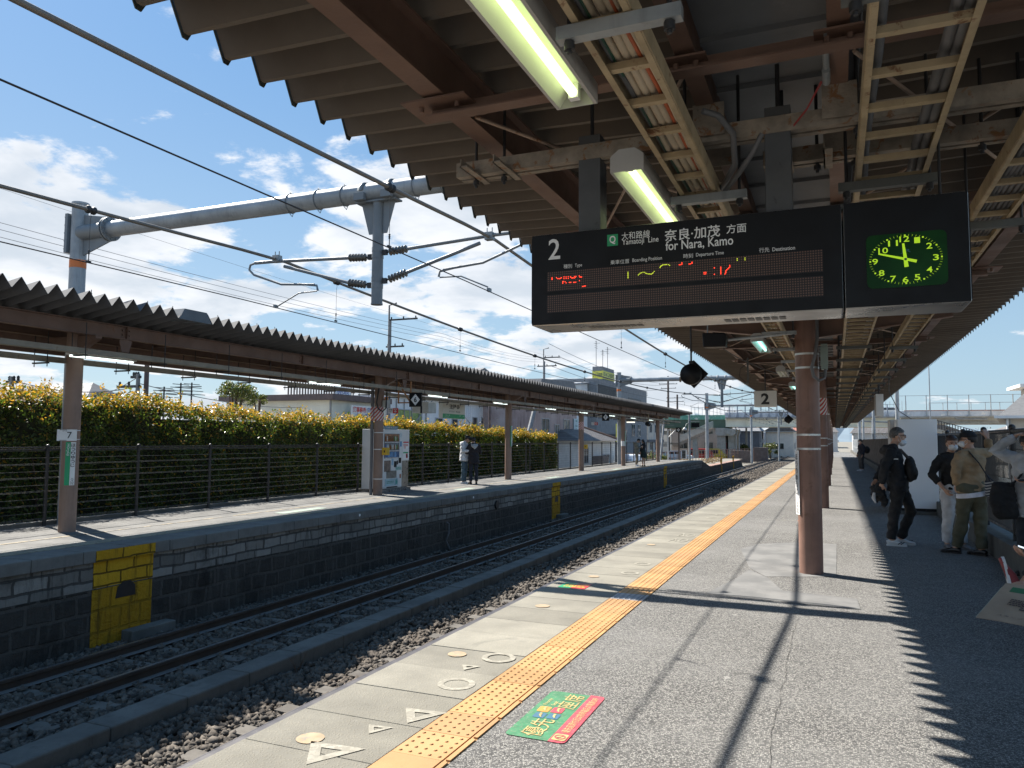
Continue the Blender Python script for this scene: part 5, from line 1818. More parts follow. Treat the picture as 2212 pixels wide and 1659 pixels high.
g = G(); g.tube([(-11.80, 18.32, 3.0), (-11.86, 18.30, 2.6), (-11.80, 18.30, 2.42), (-11.70, 18.36, 2.34), (-11.62, 18.42, 2.44), (-11.62, 18.45, 2.9)], .022, 8); g.obj('cable', BLACK, bc)
def sos_sign(x, y, z, lab):
    t = thing('sos_sign', lab, 'sign', (x, y, z), 'SOS signs on the opposite platform')
    g = G(); g.box(x, y, z, x + .16, y + .03, z + .15); g.obj('white_plate', WHITE, t)
    g = G(); g.box(x + .16, y, z, x + .32, y + .03, z + .15); g.obj('red_plate', REDT, t)
    g = G(); text(g, 'SOS', (x + .24, y, z + .115), .11, .04, X, Z, .003, .02); g.box(x + .225, y - .003, z + .03, x + .255, y, z + .085); g.box(x + .20, y - .003, z + .045, x + .28, y, z + .065); g.obj('white_lettering', WHITET, t)
    g = G(); text(g, '非常', (x + .08, y, z + .105), .11, .045, X, Z, .003, .01); text(g, 'ボタン', (x + .08, y, z + .045), .12, .04, X, Z, .003, .01); g.obj('lettering', BLACKT, t)
sos_sign(-11.74, 18.72, 2.30, 'small SOS sign right of the striped pillar by the vending machine')
sos_sign(-11.45, 37.6, 2.32, 'small SOS sign left of the 7 sign')
# boarding number signs
def num_sign(x, y, z0, s, ch, lab, sign4=False):
    t = thing('boarding_number_sign', lab, 'sign', (x, y, z0), 'black boarding number signs on the opposite platform')
    g = G(); g.box(x - s, y, z0, x + s, y + .03, z0 + 2 * s); g.obj('board', BLACKP, t)
    c = (x, y, z0 + s)
    if not sign4:
        g = G(); g.add([(x, y - .002, z0 + s * .18), (x + s * .74, y - .002, z0 + s), (x, y - .002, z0 + 1.82 * s), (x - s * .74, y - .002, z0 + s)], [(0, 1, 2, 3)]); g.obj('diamond', WHITET, t)
        g = G(); text(g, ch, c, s * .46, s * .74, X, Z, .004, .025)
        for q in (-1, 1): disc(g, (x + q * s * .55, y - .003, z0 + s), s * .035, X, Z, 0, 8); disc(g, (x, y - .003, z0 + s + q * s * .62), s * .035, X, Z, 0, 8)
        g.obj('numeral', BLACKT, t)
    else:
        g = G()
        for a, b in ((0, .4), (0, -.4), (.4, 0), (-.4, 0)):
            g.add([(x + s * (a + .0), y - .002, z0 + s * (1 + b - .32)), (x + s * (a + .32), y - .002, z0 + s * (1 + b)), (x + s * a, y - .002, z0 + s * (1 + b + .32)), (x + s * (a - .32), y - .002, z0 + s * (1 + b))], [(0, 1, 2, 3)])
        g.obj('diamonds', WHITET, t)
    return t
t = num_sign(-10.84, 18.7, 2.48, .198, '6', 'black sign with a white diamond numbered 6 above the vending machine')
g = G(); g.bar((-11.0, 18.72, 3.2), (-11.0, 18.72, 2.62), .03, .03); g.obj('sign_hanger', mat('hanger_orange_brown', (.36, .17, .07), .6, 0, .2), t)
g = G(); g.bar((-11.42, 18.75, 3.2), (-11.42, 18.75, 2.58), .035, .035); g.bar((-11.42, 18.75, 2.60), (-11.03, 18.75, 2.60), .035, .035); g.bar((-11.42, 18.75, 3.15), (-11.05, 18.75, 2.64), .035, .035); g.obj('triangle_bracket', mat('hanger_orange_brown', (.36, .17, .07), .6, 0, .2), t)
g = G(); g.box(-10.70, 18.74, 2.30, -10.66, 18.78, 2.50); g.obj('lower_stub', BLACKP, t)
t = num_sign(-10.96, 38.5, 2.56, .19, '7', 'black sign with a white diamond numbered 7 left of the far couple')
g = G(); g.bar((-11.6, 38.55, 3.2), (-11.6, 38.55, 2.75), .08, .08); g.bar((-11.6, 38.55, 2.8), (-10.96, 38.55, 2.93), .03, .03); g.obj('sign_hanger', STEELD, t)
num_sign(-11.6, 62, 2.20, .195, '', 'black sign with four white diamonds beyond the end of the opposite roof', True)
g = G(); g.box(-11.66, 62.1, -.02, -11.54, 62.2, 2.3); g.obj('sign_post', mat('brown_post', (.13, .10, .085), .7), label='brown post holding the four diamond sign', cat='post')
# blank back of a sign box and station board
bs = thing('sign_box', 'blank grey back of a hanging sign box behind the 6 sign', 'sign', (-11.85, 20.8, 2.4))
g = G(); g.box(-12.13, 20.75, 2.385, -11.56, 21.25, 2.72); g.obj('light_box', mat('sign_back_grey', (.40, .40, .37), .5), bs, bevel=.01)
g = G(); g.cyl((-11.9, 21, 2.7), (-11.9, 21, 3.3), .015, 6); g.obj('hanger_rod', STEELD, bs)
sb = thing('station_name_board', 'white and green station name board hanging above the hedge', 'station sign', (-12.7, 24.7, 2.3))
g = G(); g.box(-12.86, 23.82, 2.315, -12.70, 25.58, 2.895); g.obj('light_box', mat('board_cream', (.60, .60, .54), .45, 0, .03), sb, bevel=.01)
g = G(); g.box(-12.705, 23.83, 2.32, -12.697, 25.57, 2.475); gs = g.obj('green_band', GREENT, sb)
g = G(); text(g, '法隆寺', (-12.70, 24.74, 2.735), .82, .19, Y, Z, .003, .02); text(g, 'ほうりゅうじ', (-12.70, 24.52, 2.565), .44, .065, Y, Z, .003, .015); text(g, 'Hōryūji', (-12.70, 25.0, 2.56), .34, .085, Y, Z, .003, .01); text(g, 'JR', (-12.70, 24.13, 2.80), .14, .065, Y, Z, .003, .02)
g.obj('lettering', BLACKT, sb)
g = G(); text(g, '大和小泉', (-12.697, 24.17, 2.425), .40, .05, Y, Z, .002); text(g, 'Yamatokoizumi', (-12.697, 24.15, 2.365), .36, .035, Y, Z, .002); text(g, '王寺', (-12.697, 25.18, 2.425), .12, .05, Y, Z, .002); text(g, '→', (-12.697, 25.44, 2.40), .16, .10, Y, Z, .002, .01); g.obj('band_lettering', mat('band_pale', (.55, .68, .60), .5), gs)
g = G(); g.cyl((-12.78, 24.2, 2.89), (-12.78, 24.2, 3.4), .02, 8); g.cyl((-12.78, 25.2, 2.89), (-12.78, 25.2, 3.4), .02, 8); g.obj('hanger_rod', STEELD, sb)
# dark lamps under the end of the opposite roof
lp = thing('signal_lamp', 'dark hooded lamp hanging under the end of the opposite roof', 'lamp', (-11.0, 48.6, 2.4))
g = G(); g.ball((-11.0, 48.6, 2.60), (.15, .18, .16)); g.cyl((-11.0, 48.4, 2.6), (-11.0, 48.2, 2.6), .13, 14); g.obj('hood', BLACKP, lp)
g = G(); g.bar((-11, 48.6, 2.7), (-11, 48.6, 3.25), .05, .05); g.obj('hanger_rod', CREAM, lp)
lp2 = thing('platform_lamp', 'flat dark lamp with a bright underside left of the far couple', 'lamp', (-11.2, 44.9, 2.6))
g = G(); g.box(-11.45, 44.7, 2.66, -11.0, 45.1, 2.80); g.obj('housing', GALVD, lp2)
g = G(); g.box(-11.43, 44.68, 2.60, -11.02, 45.08, 2.66); g.obj('diffuser', emit('lamp_cream', (1, .95, .8), .6), lp2)

# ------------------------------------------------------------------ black wire fence behind the opposite platform
of = thing('wire_fence', 'black post and wire fence in front of the long hedge', 'fence', (-13.05, 9.4, 0))
FENCEM = mat('fence_black', (.020, .019, .020), .45, 0, .2)
WIREG = mat('fence_wire', (.14, .135, .125), .4, .4, .15)
py_ = [3.53, 5.5, 7.5, 9.46, 11.41, 13.35, 15.31, 17.25, 19.2, 21.15, 23.07, 24.98, 26.9, 28.83, 30.7, 32.6, 33.1, 35.0, 37.0, 39.0, 41.0, 43.0, 45, 47, 49, 51, 53, 55, 57, 59, 61]
for y in py_:
    g = G(); g.cyl((-13.05, y, -.06), (-13.05, y, 1.40), .032, 12); g.ball((-13.05, y, 1.41), .04, 10, 6); g.box(-13.09, y - .05, 1.33, -13.01, y + .05, 1.36); g.obj('post', FENCEM, of)
g = G()
for k in range(11):
    z = .12 + k * .121
    for q in (0, .018) if k % 2 == 0 else (0,):
        g.tube([(-13.03, 2, z + q), (-13.03, 33.1, z + q)], .0030, 5)
    g.tube([(-13.03, 33.1, z), (-13.03, 61, z)], .004, 5)
g.obj('wires', WIREG, of)
g = G(); 
for q in (0, .035): g.tube([(-13.05, 2, 1.36 + q), (-13.05, 61, 1.36 + q)], .011, 6)
g.obj('top_rails', FENCEM, of)
g = G(); g.box(-13.30, -8, -.3, -13.10, 61, .07); g.obj('fence_kerb', MATS['kerb_concrete'], kind='structure')

# ------------------------------------------------------------------ foliage helper
def leaf_mesh(name, m, P, N, S, tone, parent=None, asp=.45, **kw):
    n = len(P)
    rv = rng.normal(size=(n, 3))
    a = np.cross(N, rv); a /= np.linalg.norm(a, axis=1, keepdims=True) + 1e-9
    b = np.cross(N, a)
    S = S[:, None]
    v = np.stack([P - a * S, P - b * S * asp + N * S * .12, P + a * S, P + b * S * asp + N * S * .12], 1).reshape(-1, 3)
    off = OFF.get(parent.name) if parent else None
    if off is not None: v = v - np.array(off)
    me = bpy.data.meshes.new(name)
    me.vertices.add(n * 4); me.vertices.foreach_set('co', v.reshape(-1))
    me.loops.add(n * 4); me.loops.foreach_set('vertex_index', np.arange(n * 4, dtype=np.int32))
    me.polygons.add(n); me.polygons.foreach_set('loop_start', np.arange(0, n * 4, 4, dtype=np.int32))
    me.update(calc_edges=True)
    at = me.color_attributes.new('tone', 'FLOAT_COLOR', 'CORNER')
    c = np.ones((n, 4, 4), np.float32); c[:, :, :2] = tone[:, None, :]
    at.data.foreach_set('color', c.reshape(-1))
    me.materials.append(m)
    o = bpy.data.objects.new(name, me); COL.objects.link(o)
    if parent:
        o.parent = parent
        if off is not None: OFF[o.name] = off
    return tag(o, **kw)
def rnd_dirs(n, bias):
    d = rng.normal(size=(n, 3)) + np.array(bias)
    return d / np.linalg.norm(d, axis=1, keepdims=True)
hd = thing('hedge', 'long tall clipped green hedge with golden new leaves on top behind the fence', 'hedge', (-15.5, 10, -1.4))
def htop(y): return np.interp(y, [-4, 9, 13, 17, 25.7, 41], [2.36, 2.38, 2.42, 2.20, 2.08, 1.74])
HY0, HY1 = 2.5, 42.0
def lump(y, z): return .10 * np.sin(y * 2.1 + z * 1.7) + .08 * np.sin(y * 4.7 - z * 3.1 + 1) + .05 * np.sin(y * 9.3 + z * 6.0)
n = 96000
yy = HY0 + (HY1 - HY0) * rng.random(n) ** 1.15
tt = htop(yy)
zz = -.5 + (tt + .5) * rng.random(n) ** .9
dep = np.abs(rng.normal(0, .13, n))
xx = -14.9 + lump(yy, zz) - dep
gap = np.sin(yy * 3.3 + 2 * np.sin(zz * 2.3)) * np.sin(zz * 4.1 + yy * .7)
keep = ~((gap > .55) & (rng.random(n) < .55) & (zz < tt - .35))
P1 = np.stack([xx, yy, zz], 1)[keep]
N1 = rnd_dirs(len(P1), (.9, -.1, .35))
n2 = 42000
y2 = HY0 + (HY1 - HY0) * rng.random(n2) ** 1.15
x2 = rng.uniform(-16.2, -14.8, n2)
z2 = htop(y2) + lump(y2, x2 * 2) * .9 + rng.normal(0, .07, n2)
P2 = np.stack([x2, y2, z2], 1); N2 = rnd_dirs(n2, (0, 0, .8))
# sprigs standing out of the clipped top
sp_ = []
for k in range(120):
    y0 = HY0 + (HY1 - HY0) * rng.random(); x0 = rng.uniform(-16.0, -15.0); z0 = float(htop(y0)) + .05
    L = rng.uniform(.12, .42); lean = rng.normal(0, .1, 2)
    for j in range(int(L * 55)):
        f = j / (L * 55)
        sp_.append((x0 + lean[0] * f + rng.normal(0, .035), y0 + lean[1] * f + rng.normal(0, .035), z0 + L * f))
P3 = np.array(sp_); N3 = rnd_dirs(len(P3), (0, 0, .3))
n4_ = 9000     # the end face of the hedge
P4 = np.stack([rng.uniform(-16.2, -14.9, n4_), HY1 + rng.normal(0, .08, n4_), rng.uniform(-.5, 1.9, n4_)], 1); N4 = rnd_dirs(n4_, (0, 1, .2))
P = np.concatenate([P1, P2, P3, P4]); N = np.concatenate([N1, N2, N3, N4])
top = htop(P[:, 1])
tip = np.clip((P[:, 2] - (top - .28)) / .34, 0, 1)
tone = np.stack([rng.random(len(P)) * .9, np.where(rng.random(len(P)) < .10 + .62 * tip, rng.uniform(.35, 1, len(P)), 0)], 1).astype(np.float32)  # gold towards the top: new growth, plus backlit glow put into the colour
S = rng.uniform(.028, .055, len(P)) * np.where(P[:, 1] > 22, 1.25, 1.0)
leaf_mesh('foliage', MATS['hedge_leaf'], P, N, S, tone, hd)
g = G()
g.box(-16.0, HY0, -1, -15.30, 14, 2.30); g.box(-16.0, 14, -1, -15.30, 24, 2.03); g.box(-16.0, 24, -1, -15.30, HY1 - .3, 1.70)  # solid dark boxes added inside; their colour stands in for shade between leaves
g.obj('dark_core', mat('hedge_inner', (.022, .026, .012), .95, 0, .5, 6, bump=.8, bs=12), hd)
g = G()
r_ = random.Random(12)
for k in range(40):
    y = HY0 + k * .93
    p = Vector((-15.25 + r_.uniform(-.1, .1), y, -.2))
    q = p + Vector((r_.uniform(-.1, .15), r_.uniform(-.25, .25), 1.5))
    g.tube([p, p.lerp(q, .5) + Vector((r_.uniform(-.05, .05), .03, 0)), q], [.03, .022, .012], 6)
    for j in range(3):
        a = p.lerp(q, r_.uniform(.3, .9)); g.tube([a, a + Vector((r_.uniform(.05, .25), r_.uniform(-.25, .25), r_.uniform(.1, .4)))], [.012, .004], 5)
g.sep('stem', mat('hedge_stem', (.07, .05, .035), .9, 0, .2), hd)

# ------------------------------------------------------------------ vending machine
vm = thing('vending_machine', 'white drink vending machine beside the striped opposite pillar', 'vending machine', (-12.7, 20.1, 0))
VW = mat('vending_white', (.66, .67, .66), .4, 0, .04)
g = G(); g.box(-13.0, 19.32, .09, -12.32, 20.47, 1.86); g.obj('cabinet', VW, vm, bevel=.012)
g = G(); g.box(-12.318, 19.36, .12, -12.30, 20.45, 1.84); g.obj('door_panel', VW, vm)
g = G(); g.box(-12.95, 19.30, .0, -12.25, 20.5, .09)
g.obj('plinth', mat('plinth_camouflage', (.22, .20, .18), .8, 0, .6, 9, dirt=((.05, .03, .02), 9, .5)), vm)
def vrect(nm, y0, z0, y1, z1, m, d=.004, par=None):
    g = G(); g.box(-12.303, y0, z0, -12.296 + d, y1, z1); return g.obj(nm, m, par or vm)
WIN = [mat('display_orange', (.34, .16, .08), .25, 0, .35, 9), mat('display_grey_blue', (.20, .22, .24), .25, 0, .35, 9), mat('display_blue', (.05, .12, .25), .25, 0, .4, 6)]
vrect('display_window', 19.43, .99, 20.28, 1.73, mat('display_glass', (.10, .11, .12), .12, 0, .2))
for i, (z0, z1) in enumerate(((1.50, 1.71), (1.25, 1.44), (1.02, 1.19))):
    w = vrect('display_shelf', 19.46, z0, 20.25, z1, WIN[i], .006)
    if i < 2:
        r_ = random.Random(i)
        for k in range(11):
            yb = 19.50 + k * .068
            g = G(); m_ = mat('drink_%s' % ('red', 'green', 'white', 'brown', 'blue')[r_.randrange(5)], r_.choice([(.45, .05, .04), (.08, .25, .08), (.6, .6, .56), (.25, .12, .05), (.06, .15, .4)]), .35)
            g.lathe([(.001, 0), (.024, .003), (.024, .10), (.012, .135), (.012, .15), (.001, .152)], (-12.286, yb, z0 + .008), (0, 0, 1), 8); g.obj('sample_drink', m_, w)
for i, z in enumerate((1.47, 1.215, 1.0)):
    g = G(); g.box(-12.302, 19.46, z - .016, -12.285, 20.25, z + .016); b = g.obj('button_row', WHITE, vm)
    g = G()
    for k in range(10): g.cyl((-12.286, 19.51 + k * .078, z), (-12.280, 19.51 + k * .078, z), .012, 8)
    g.obj('buttons', BLACK, b)
vrect('fish_picture', 19.62, 1.03, 20.10, 1.185, mat('picture_blue', (.10, .25, .45), .3, 0, .5, 5), .010)
vrect('poster', 19.45, .60, 19.80, .93, mat('poster_dark', (.16, .12, .10), .4, 0, .5, 12))
vrect('coin_panel', 20.0, .72, 20.14, .90, BLACKP); vrect('coin_panel', 20.26, .84, 20.40, 1.0, BLACKP); vrect('coin_panel', 20.16, .80, 20.22, .92, BLACKP)
vrect('note_sticker', 19.86, .78, 19.95, .98, mat('sticker_pale_blue', (.30, .48, .62), .5))
vrect('logo_panel', 20.08, .62, 20.42, .76, mat('logo_pale', (.55, .66, .64), .5))
g = G(); text(g, 'eurico', (-12.290, 20.25, .69), .28, .10, Y, Z, .003, .01); g.obj('logo_lettering', mat('logo_green', (.05, .35, .25), .5), vm)
vrect('pickup_flap', 19.58, .40, 20.14, .62, mat('flap_glass', (.18, .19, .18), .2, 0, .3, 3))
vrect('lower_panel', 19.50, .18, 20.22, .38, mat('panel_pale_blue', (.36, .52, .56), .4, 0, .2, 3))
g = G(); lines_text(g, 2, (-12.291, 19.80, .28), .42, .09, Y, Z, .003, 8); g.obj('panel_print', mat('print_green', (.10, .28, .20), .5), vm)
g = G(); g.prism([(0, 0), (.05, .02), (.12, .03), (.14, .09), (.11, .16), (.09, .10), (.07, .20), (.04, .12), (.0, .17), (.02, .07)], (-12.291, 20.07, .19), Y, Z, .002); g.obj('panel_mark', mat('mark_teal', (.05, .33, .30), .5), vm)
vrect('label', 20.33, .38, 20.40, .50, mat('label_orange_brown', (.32, .10, .04), .5))
vrect('label', 20.33, 1.62, 20.43, 1.76, mat('label_pale', (.5, .58, .6), .5)); vrect('label', 20.33, 1.34, 20.42, 1.5, mat('label_blue', (.08, .28, .50), .5))
vrect('kick_slot', 19.6, .115, 20.2, .15, BLACK)
g = G(); g.box(-12.55, 19.50, 1.865, -12.33, 20.25, 1.96); tp = g.obj('top_sign', mat('top_sign_blue', (.14, .24, .30), .4, 0, .3, 9), vm)
g = G(); text(g, 'つめた～い', (-12.329, 19.87, 1.91), .6, .05, Y, Z, .003, .02); g.obj('top_lettering', WHITET, tp)
rb = thing('recycling_bin', 'white and steel recycling bin column right of the vending machine', 'bin', (-12.6, 20.75, 0))
g = G(); g.box(-12.95, 20.50, .09, -12.36, 20.95, .90); g.obj('steel_body', mat('bin_steel', (.22, .215, .20), .35, .6, .3, 3), rb, bevel=.01)
g = G(); g.box(-12.95, 20.50, .905, -12.34, 20.95, 1.86); g.obj('upper_cabinet', VW, rb, bevel=.01)
g = G(); g.box(-12.95, 20.5, 0, -12.30, 21.0, .085); g.obj('plinth', mat('plinth_camouflage', (.22, .20, .18), .8), rb)
g = G(); g.box(-12.342, 20.55, .95, -12.335, 20.92, 1.50); nt = g.obj('notice', WHITE, rb)
g = G(); g.box(-12.336, 20.58, 1.45, -12.333, 20.90, 1.49); g.prism([(-.05, -.07), (.05, -.07), (-.05, .07), (.05, .07)], (-12.333, 20.80, 1.05), Y, Z, .001); text(g, '8', (-12.335, 20.68, 1.31), .06, .08, Y, Z, .003, .02); lines_text(g, 2, (-12.335, 20.73, 1.38), .28, .07, Y, Z, .003, 2); g.obj('notice_red', REDT, nt)
g = G(); g.box(-12.336, 20.58, 1.13, -12.333, 20.88, 1.17); g.obj('notice_green', GREENT, nt)

# ================================================================== buildings on the left
GLASS, CURT = MATS['window_glass'], MATS['curtain_glass']
FRAME = mat('window_frame', (.40, .41, .41), .5, .2, .1)
def window_x(p, x, y0, y1, z0, z1, nm=1, glass=None, name='window', bars=True):
    """window in a wall that looks along +X at plane x"""
    g = G(); w = .06
    g.box(x - .02, y0, z0, x + .03, y1, z0 + w); g.box(x - .02, y0, z1 - w, x + .03, y1, z1)
    g.box(x - .02, y0, z0 + w, x + .03, y0 + w, z1 - w); g.box(x - .02, y1 - w, z0 + w, x + .03, y1, z1 - w)
    for k in range(1, nm + 1):
        yc = y0 + (y1 - y0) * k / (nm + 1); g.box(x - .02, yc - w / 2, z0 + w, x + .02, yc + w / 2, z1 - w)
    f = g.obj(name, FRAME, p)
    g = G(); g.box(x - .10, y0 + w * .5, z0 + w * .5, x - .008, y1 - w * .5, z1 - w * .5); g.obj('pane', glass or GLASS, f)
    return f
def window_y(p, y, x0, x1, z0, z1, nm=1, glass=None):
    """window in a wall that looks along -Y"""
    g = G(); w = .06
    g.box(x0, y - .03, z0, x1, y + .02, z0 + w); g.box(x0, y - .03, z1 - w, x1, y + .02, z1)
    for k in range(0, nm + 2):
        xc = x0 + (x1 - x0) * k / (nm + 1); g.box(xc - w / 2, y - .029, z0 + w, xc + w / 2, y + .02, z1 - w)
    f = g.obj('window', FRAME, p)
    g = G(); g.box(x0, y + .004, z0, x1, y + .1, z1); g.obj('pane', glass or GLASS, f)
GZ = -1.46
# 1 low cream building with a brown roof edge
b = thing('low_building', 'long low cream building with a brown flat roof edge behind the hedge', 'building', (-27, 35, GZ))
g = G(); g.box(-31, 32.84, GZ, -24, 38.0, 3.55); g.obj('wall', mat('cream_wall', (.74, .72, .62), .8, 0, .06, 1.5, streak=.2), b)
g = G(); g.box(-31.3, 32.5, 3.555, -23.7, 38.2, 3.86); g.obj('roof', mat('brown_fascia', (.125, .09, .085), .6, 0, .15), b)
g = G(); g.cyl((-24.05, 32.78, GZ), (-24.05, 32.78, 3.55), .05, 8); g.obj('downpipe', mat('downpipe_grey', (.3, .3, .3), .5), b)
window_y(b, 32.83, -27.5, -24.8, 1.4, 2.45, 2)
bn = thing('banner', 'white banner with red and blue writing on the low cream building', 'banner', (-23.4, 35, 2.5))
g = G(); g.box(-23.50, 33.82, 2.45, -23.45, 36.15, 3.32); g.obj('sheet', WHITE, bn)
g = G(); text(g, '貸事務所', (-23.45, 34.55, 3.10), 1.25, .30, Y, Z, .01, .02); text(g, '高極モータープール', (-23.45, 34.98, 2.58), 2.2, .26, Y, Z, .01, .02); g.obj('red_lettering', REDT, bn)
g = G(); text(g, '(店舗可)', (-23.45, 35.65, 3.10), .85, .30, Y, Z, .01, .01); text(g, '(1種/15坪・2種/15坪)', (-23.45, 34.95, 2.83), 1.6, .16, Y, Z, .01); g.obj('blue_lettering', mat('banner_blue', (.04, .10, .35), .5), bn)
# roof top fence and sign behind
b = thing('roof_structure', 'dark slatted roof top screen with a small blue sign above the low building', 'screen', (-27, 36, 3.9))
g = G()
for k in range(26): g.box(-27, 33.0 + k * .24, 3.9, -26.94, 33.05 + k * .24, 4.75)
g.box(-27, 33, 4.3, -26.95, 39.2, 4.35); g.box(-27, 33, 4.7, -26.95, 39.2, 4.75); g.obj('slat_screen', mat('screen_brown', (.10, .075, .06), .7), b)
g = G(); g.box(-26.9, 37.0, 4.05, -26.85, 38.6, 4.6); s_ = g.obj('sign', WHITE, b)
g = G(); text(g, '売地', (-26.85, 37.8, 4.32), 1.2, .4, Y, Z, .01, .01); g.obj('sign_lettering', mat('banner_blue', (.04, .10, .35), .5), s_)
# 2 white corrugated works
b = thing('white_works', 'large white corrugated metal works behind the hedge', 'building', (-24, 50, GZ))
g = G(); g.box(-36, 38.05, GZ, -24, 54.5, 4.05); g.obj('wall', MATS['corrugated_white'], b)
g = G(); g.box(-36.3, 38.25, 4.055, -23.8, 54.5, 4.13); g.obj('roof', mat('works_roof', (.30, .31, .33), .6), b)
window_x(b, -23.98, 39.2, 42.2, 1.9, 3.35, 1, mat('green_curtain', (.26, .34, .12), .6, 0, .35, 7))
window_x(b, -23.98, 46.3, 47.2, 1.4, 2.95, 0); window_x(b, -23.98, 44.0, 45.0, 1.4, 2.95, 0)
for y0 in (49.55, 51.0): window_x(b, -23.98, y0, y0 + .75, 1.6, 3.15, 0)
g = G()
for k in range(6): g.box(-24.0, 38.2 + k * .9, 2.6, -23.93, 38.25 + k * .9, 3.95)
g.bar((-23.8, 39.0, 1.2), (-23.8, 43.5, 4.2), .05, .05); g.obj('outside_brace', mat('downpipe_grey', (.3, .3, .3), .5), b)
# 3 taller white corrugated annex
b = thing('white_annex', 'white corrugated building with large windows right of the works', 'building', (-24, 58, GZ))
g = G(); g.box(-34, 54.55, GZ, -24.05, 62.5, 6.2); g.obj('wall', MATS['corrugated_white'], b)
g = G(); g.box(-34.2, 54.4, 6.2, -23.8, 62.7, 6.3); g.obj('roof', mat('works_roof', (.30, .31, .33), .6), b)
window_x(b, -24.03, 57.75, 60.4, 2.2, 3.6, 1); window_x(b, -24.03, 54.8, 55.95, 2.5, 3.5, 1)
sg_ = thing('shop_sign', 'narrow white sign with blue writing on the white annex', 'sign', (-23.5, 55.1, 1.6))
g = G(); g.box(-23.55, 54.75, 1.3, -23.5, 55.75, 3.15); g.obj('panel', WHITE, sg_)
g = G(); vtext(g, '船田', (-23.5, 55.3, 2.4), .7, 1.2, Y, Z, .01, .02); g.obj('lettering', mat('banner_blue', (.04, .10, .35), .5), sg_)
# 4 rusty brown corrugated house
b = thing('brown_house', 'old rusty red brown corrugated house at the end of the hedge', 'house', (-20, 56, GZ))
g = G(); g.box(-29, 51.3, GZ, -20, 61.4, 4.3); g.obj('wall', MATS['corrugated_brown'], b)
g = G(); g.prism([(51.0, 4.3), (61.7, 4.3), (59.5, 6.3), (52.0, 6.0)], (-29.3, 0, 0), Y, Z, 9.7); g.obj('roof', mat('house_roof_grey', (.17, .17, .175), .7, 0, .15), b)
for (y0, y1, z0, z1) in ((53.0, 54.7, 2.0, 3.15), (55.9, 57.0, 2.0, 2.75), (57.95, 59.5, 2.0, 3.2)): window_x(b, -19.98, y0, y1, z0, z1, 1, CURT if y0 > 55 else None)
# 5 white tiled-roof cottage
b = thing('tiled_cottage', 'small white cottage with a grey tiled hip roof behind the fence', 'house', (-18, 61, GZ))
g = G(); g.box(-26, 55.6, GZ, -18, 66.2, 1.5); g.obj('wall', mat('cottage_wall', (.68, .68, .65), .85, 0, .1, 1.2, streak=.35), b)
g = G(); vs = [(-17.6, 55.2, 1.48), (-17.6, 66.7, 1.48), (-26.4, 66.7, 1.48), (-26.4, 55.2, 1.48), (-22, 59.0, 3.1), (-22, 63.4, 3.25)]
g.add(vs, [(0, 1, 5, 4), (1, 2, 5), (2, 3, 4, 5), (3, 0, 4), (0, 3, 2, 1)]); g.obj('roof', MATS['roof_tile_grey'], b)
g = G(); g.tube([(-22, 59.0, 3.12), (-22, 63.4, 3.28), (-17.6, 66.7, 1.55)], .10, 8); g.obj('ridge', mat('ridge_brown', (.26, .15, .10), .7, 0, .2), b)
window_x(b, -17.98, 62.3, 64.3, -.35, .35, 1); window_x(b, -17.98, 57.0, 58.2, -.3, 1.0, 1)
g = G(); g.box(-17.98, 59.3, GZ, -17.2, 61.2, .25); g.obj('lean_to', mat('lean_to_brown', (.20, .16, .14), .8, 0, .2), b)
# 6 grey concrete building with the tower sign
b = thing('grey_building', 'grey concrete three storey building with a yellow signed tower on its roof', 'building', (-24, 90, GZ))
CB = MATS['building_concrete']
g = G(); g.box(-40, 80.7, GZ, -24, 105, 8.3); g.obj('wall', CB, b)
g = G(); g.box(-24.01, 81.4, 4.8, -23.94, 89.8, 7.7); g.box(-24.01, 81.2, GZ, -23.96, 90.5, 2.2); g.obj('dark_opening', mat('opening_dark', (.022, .022, .026), .6), b)
g = G(); g.box(-24.01, 94.6, 4.9, -23.96, 101.6, 6.9); g.obj('balcony_recess', mat('recess_dark', (.05, .05, .055), .5), b)
g = G()
for z in (5.2, 5.5): g.box(-23.93, 94.6, z, -23.89, 101.6, z + .06)
g.obj('balcony_rail', FRAME, b)
window_x(b, -23.95, 92.0, 94.0, 1.4, 2.9, 1, CURT)
window_x(b, -23.95, 96.2, 98.0, 2.0, 3.6, 1); window_x(b, -23.95, 99.5, 101.2, 2.0, 3.6, 1, CURT); window_x(b, -23.95, 95.2, 96.6, 5.1, 6.6, 0); window_x(b, -23.95, 99.0, 101.0, 5.1, 6.6, 1)
g = G(); g.box(-24.01, 80.72, 2.3, -23.97, 105, 2.45); g.box(-24.01, 80.72, 4.6, -23.97, 105, 4.75); g.obj('string_course', CB, b)
g = G(); g.box(-27.25, 89.93, 8.3, -26, 95.3, 10.5); tw = g.obj('tower', CB, b)
YSIGN = mat('sign_yellow', (.66, .62, .10), .5, 0, .06)
g = G(); g.box(-25.99, 89.9, 9.0, -25.93, 95.3, 10.0); g.box(-27.26, 89.86, 8.95, -25.93, 89.92, 9.95); sg_ = g.obj('tower_sign', YSIGN, tw)
g = G(); text(g, 'ライフ住宅', (-25.93, 92.6, 9.62), 4.9, .55, Y, Z, .02, .02); text(g, 'ライフ住宅', (-26.6, 89.86, 9.45), 1.2, .5, X, Z, .02, .02); g.obj('sign_lettering', mat('sign_dark_green', (.01, .09, .05), .5), sg_)
g = G(); lines_text(g, 1, (-25.93, 92.6, 9.15), 4.6, .2, Y, Z, .02, 3); g.obj('sign_small_print', mat('sign_orange_print', (.45, .2, .02), .5), sg_)
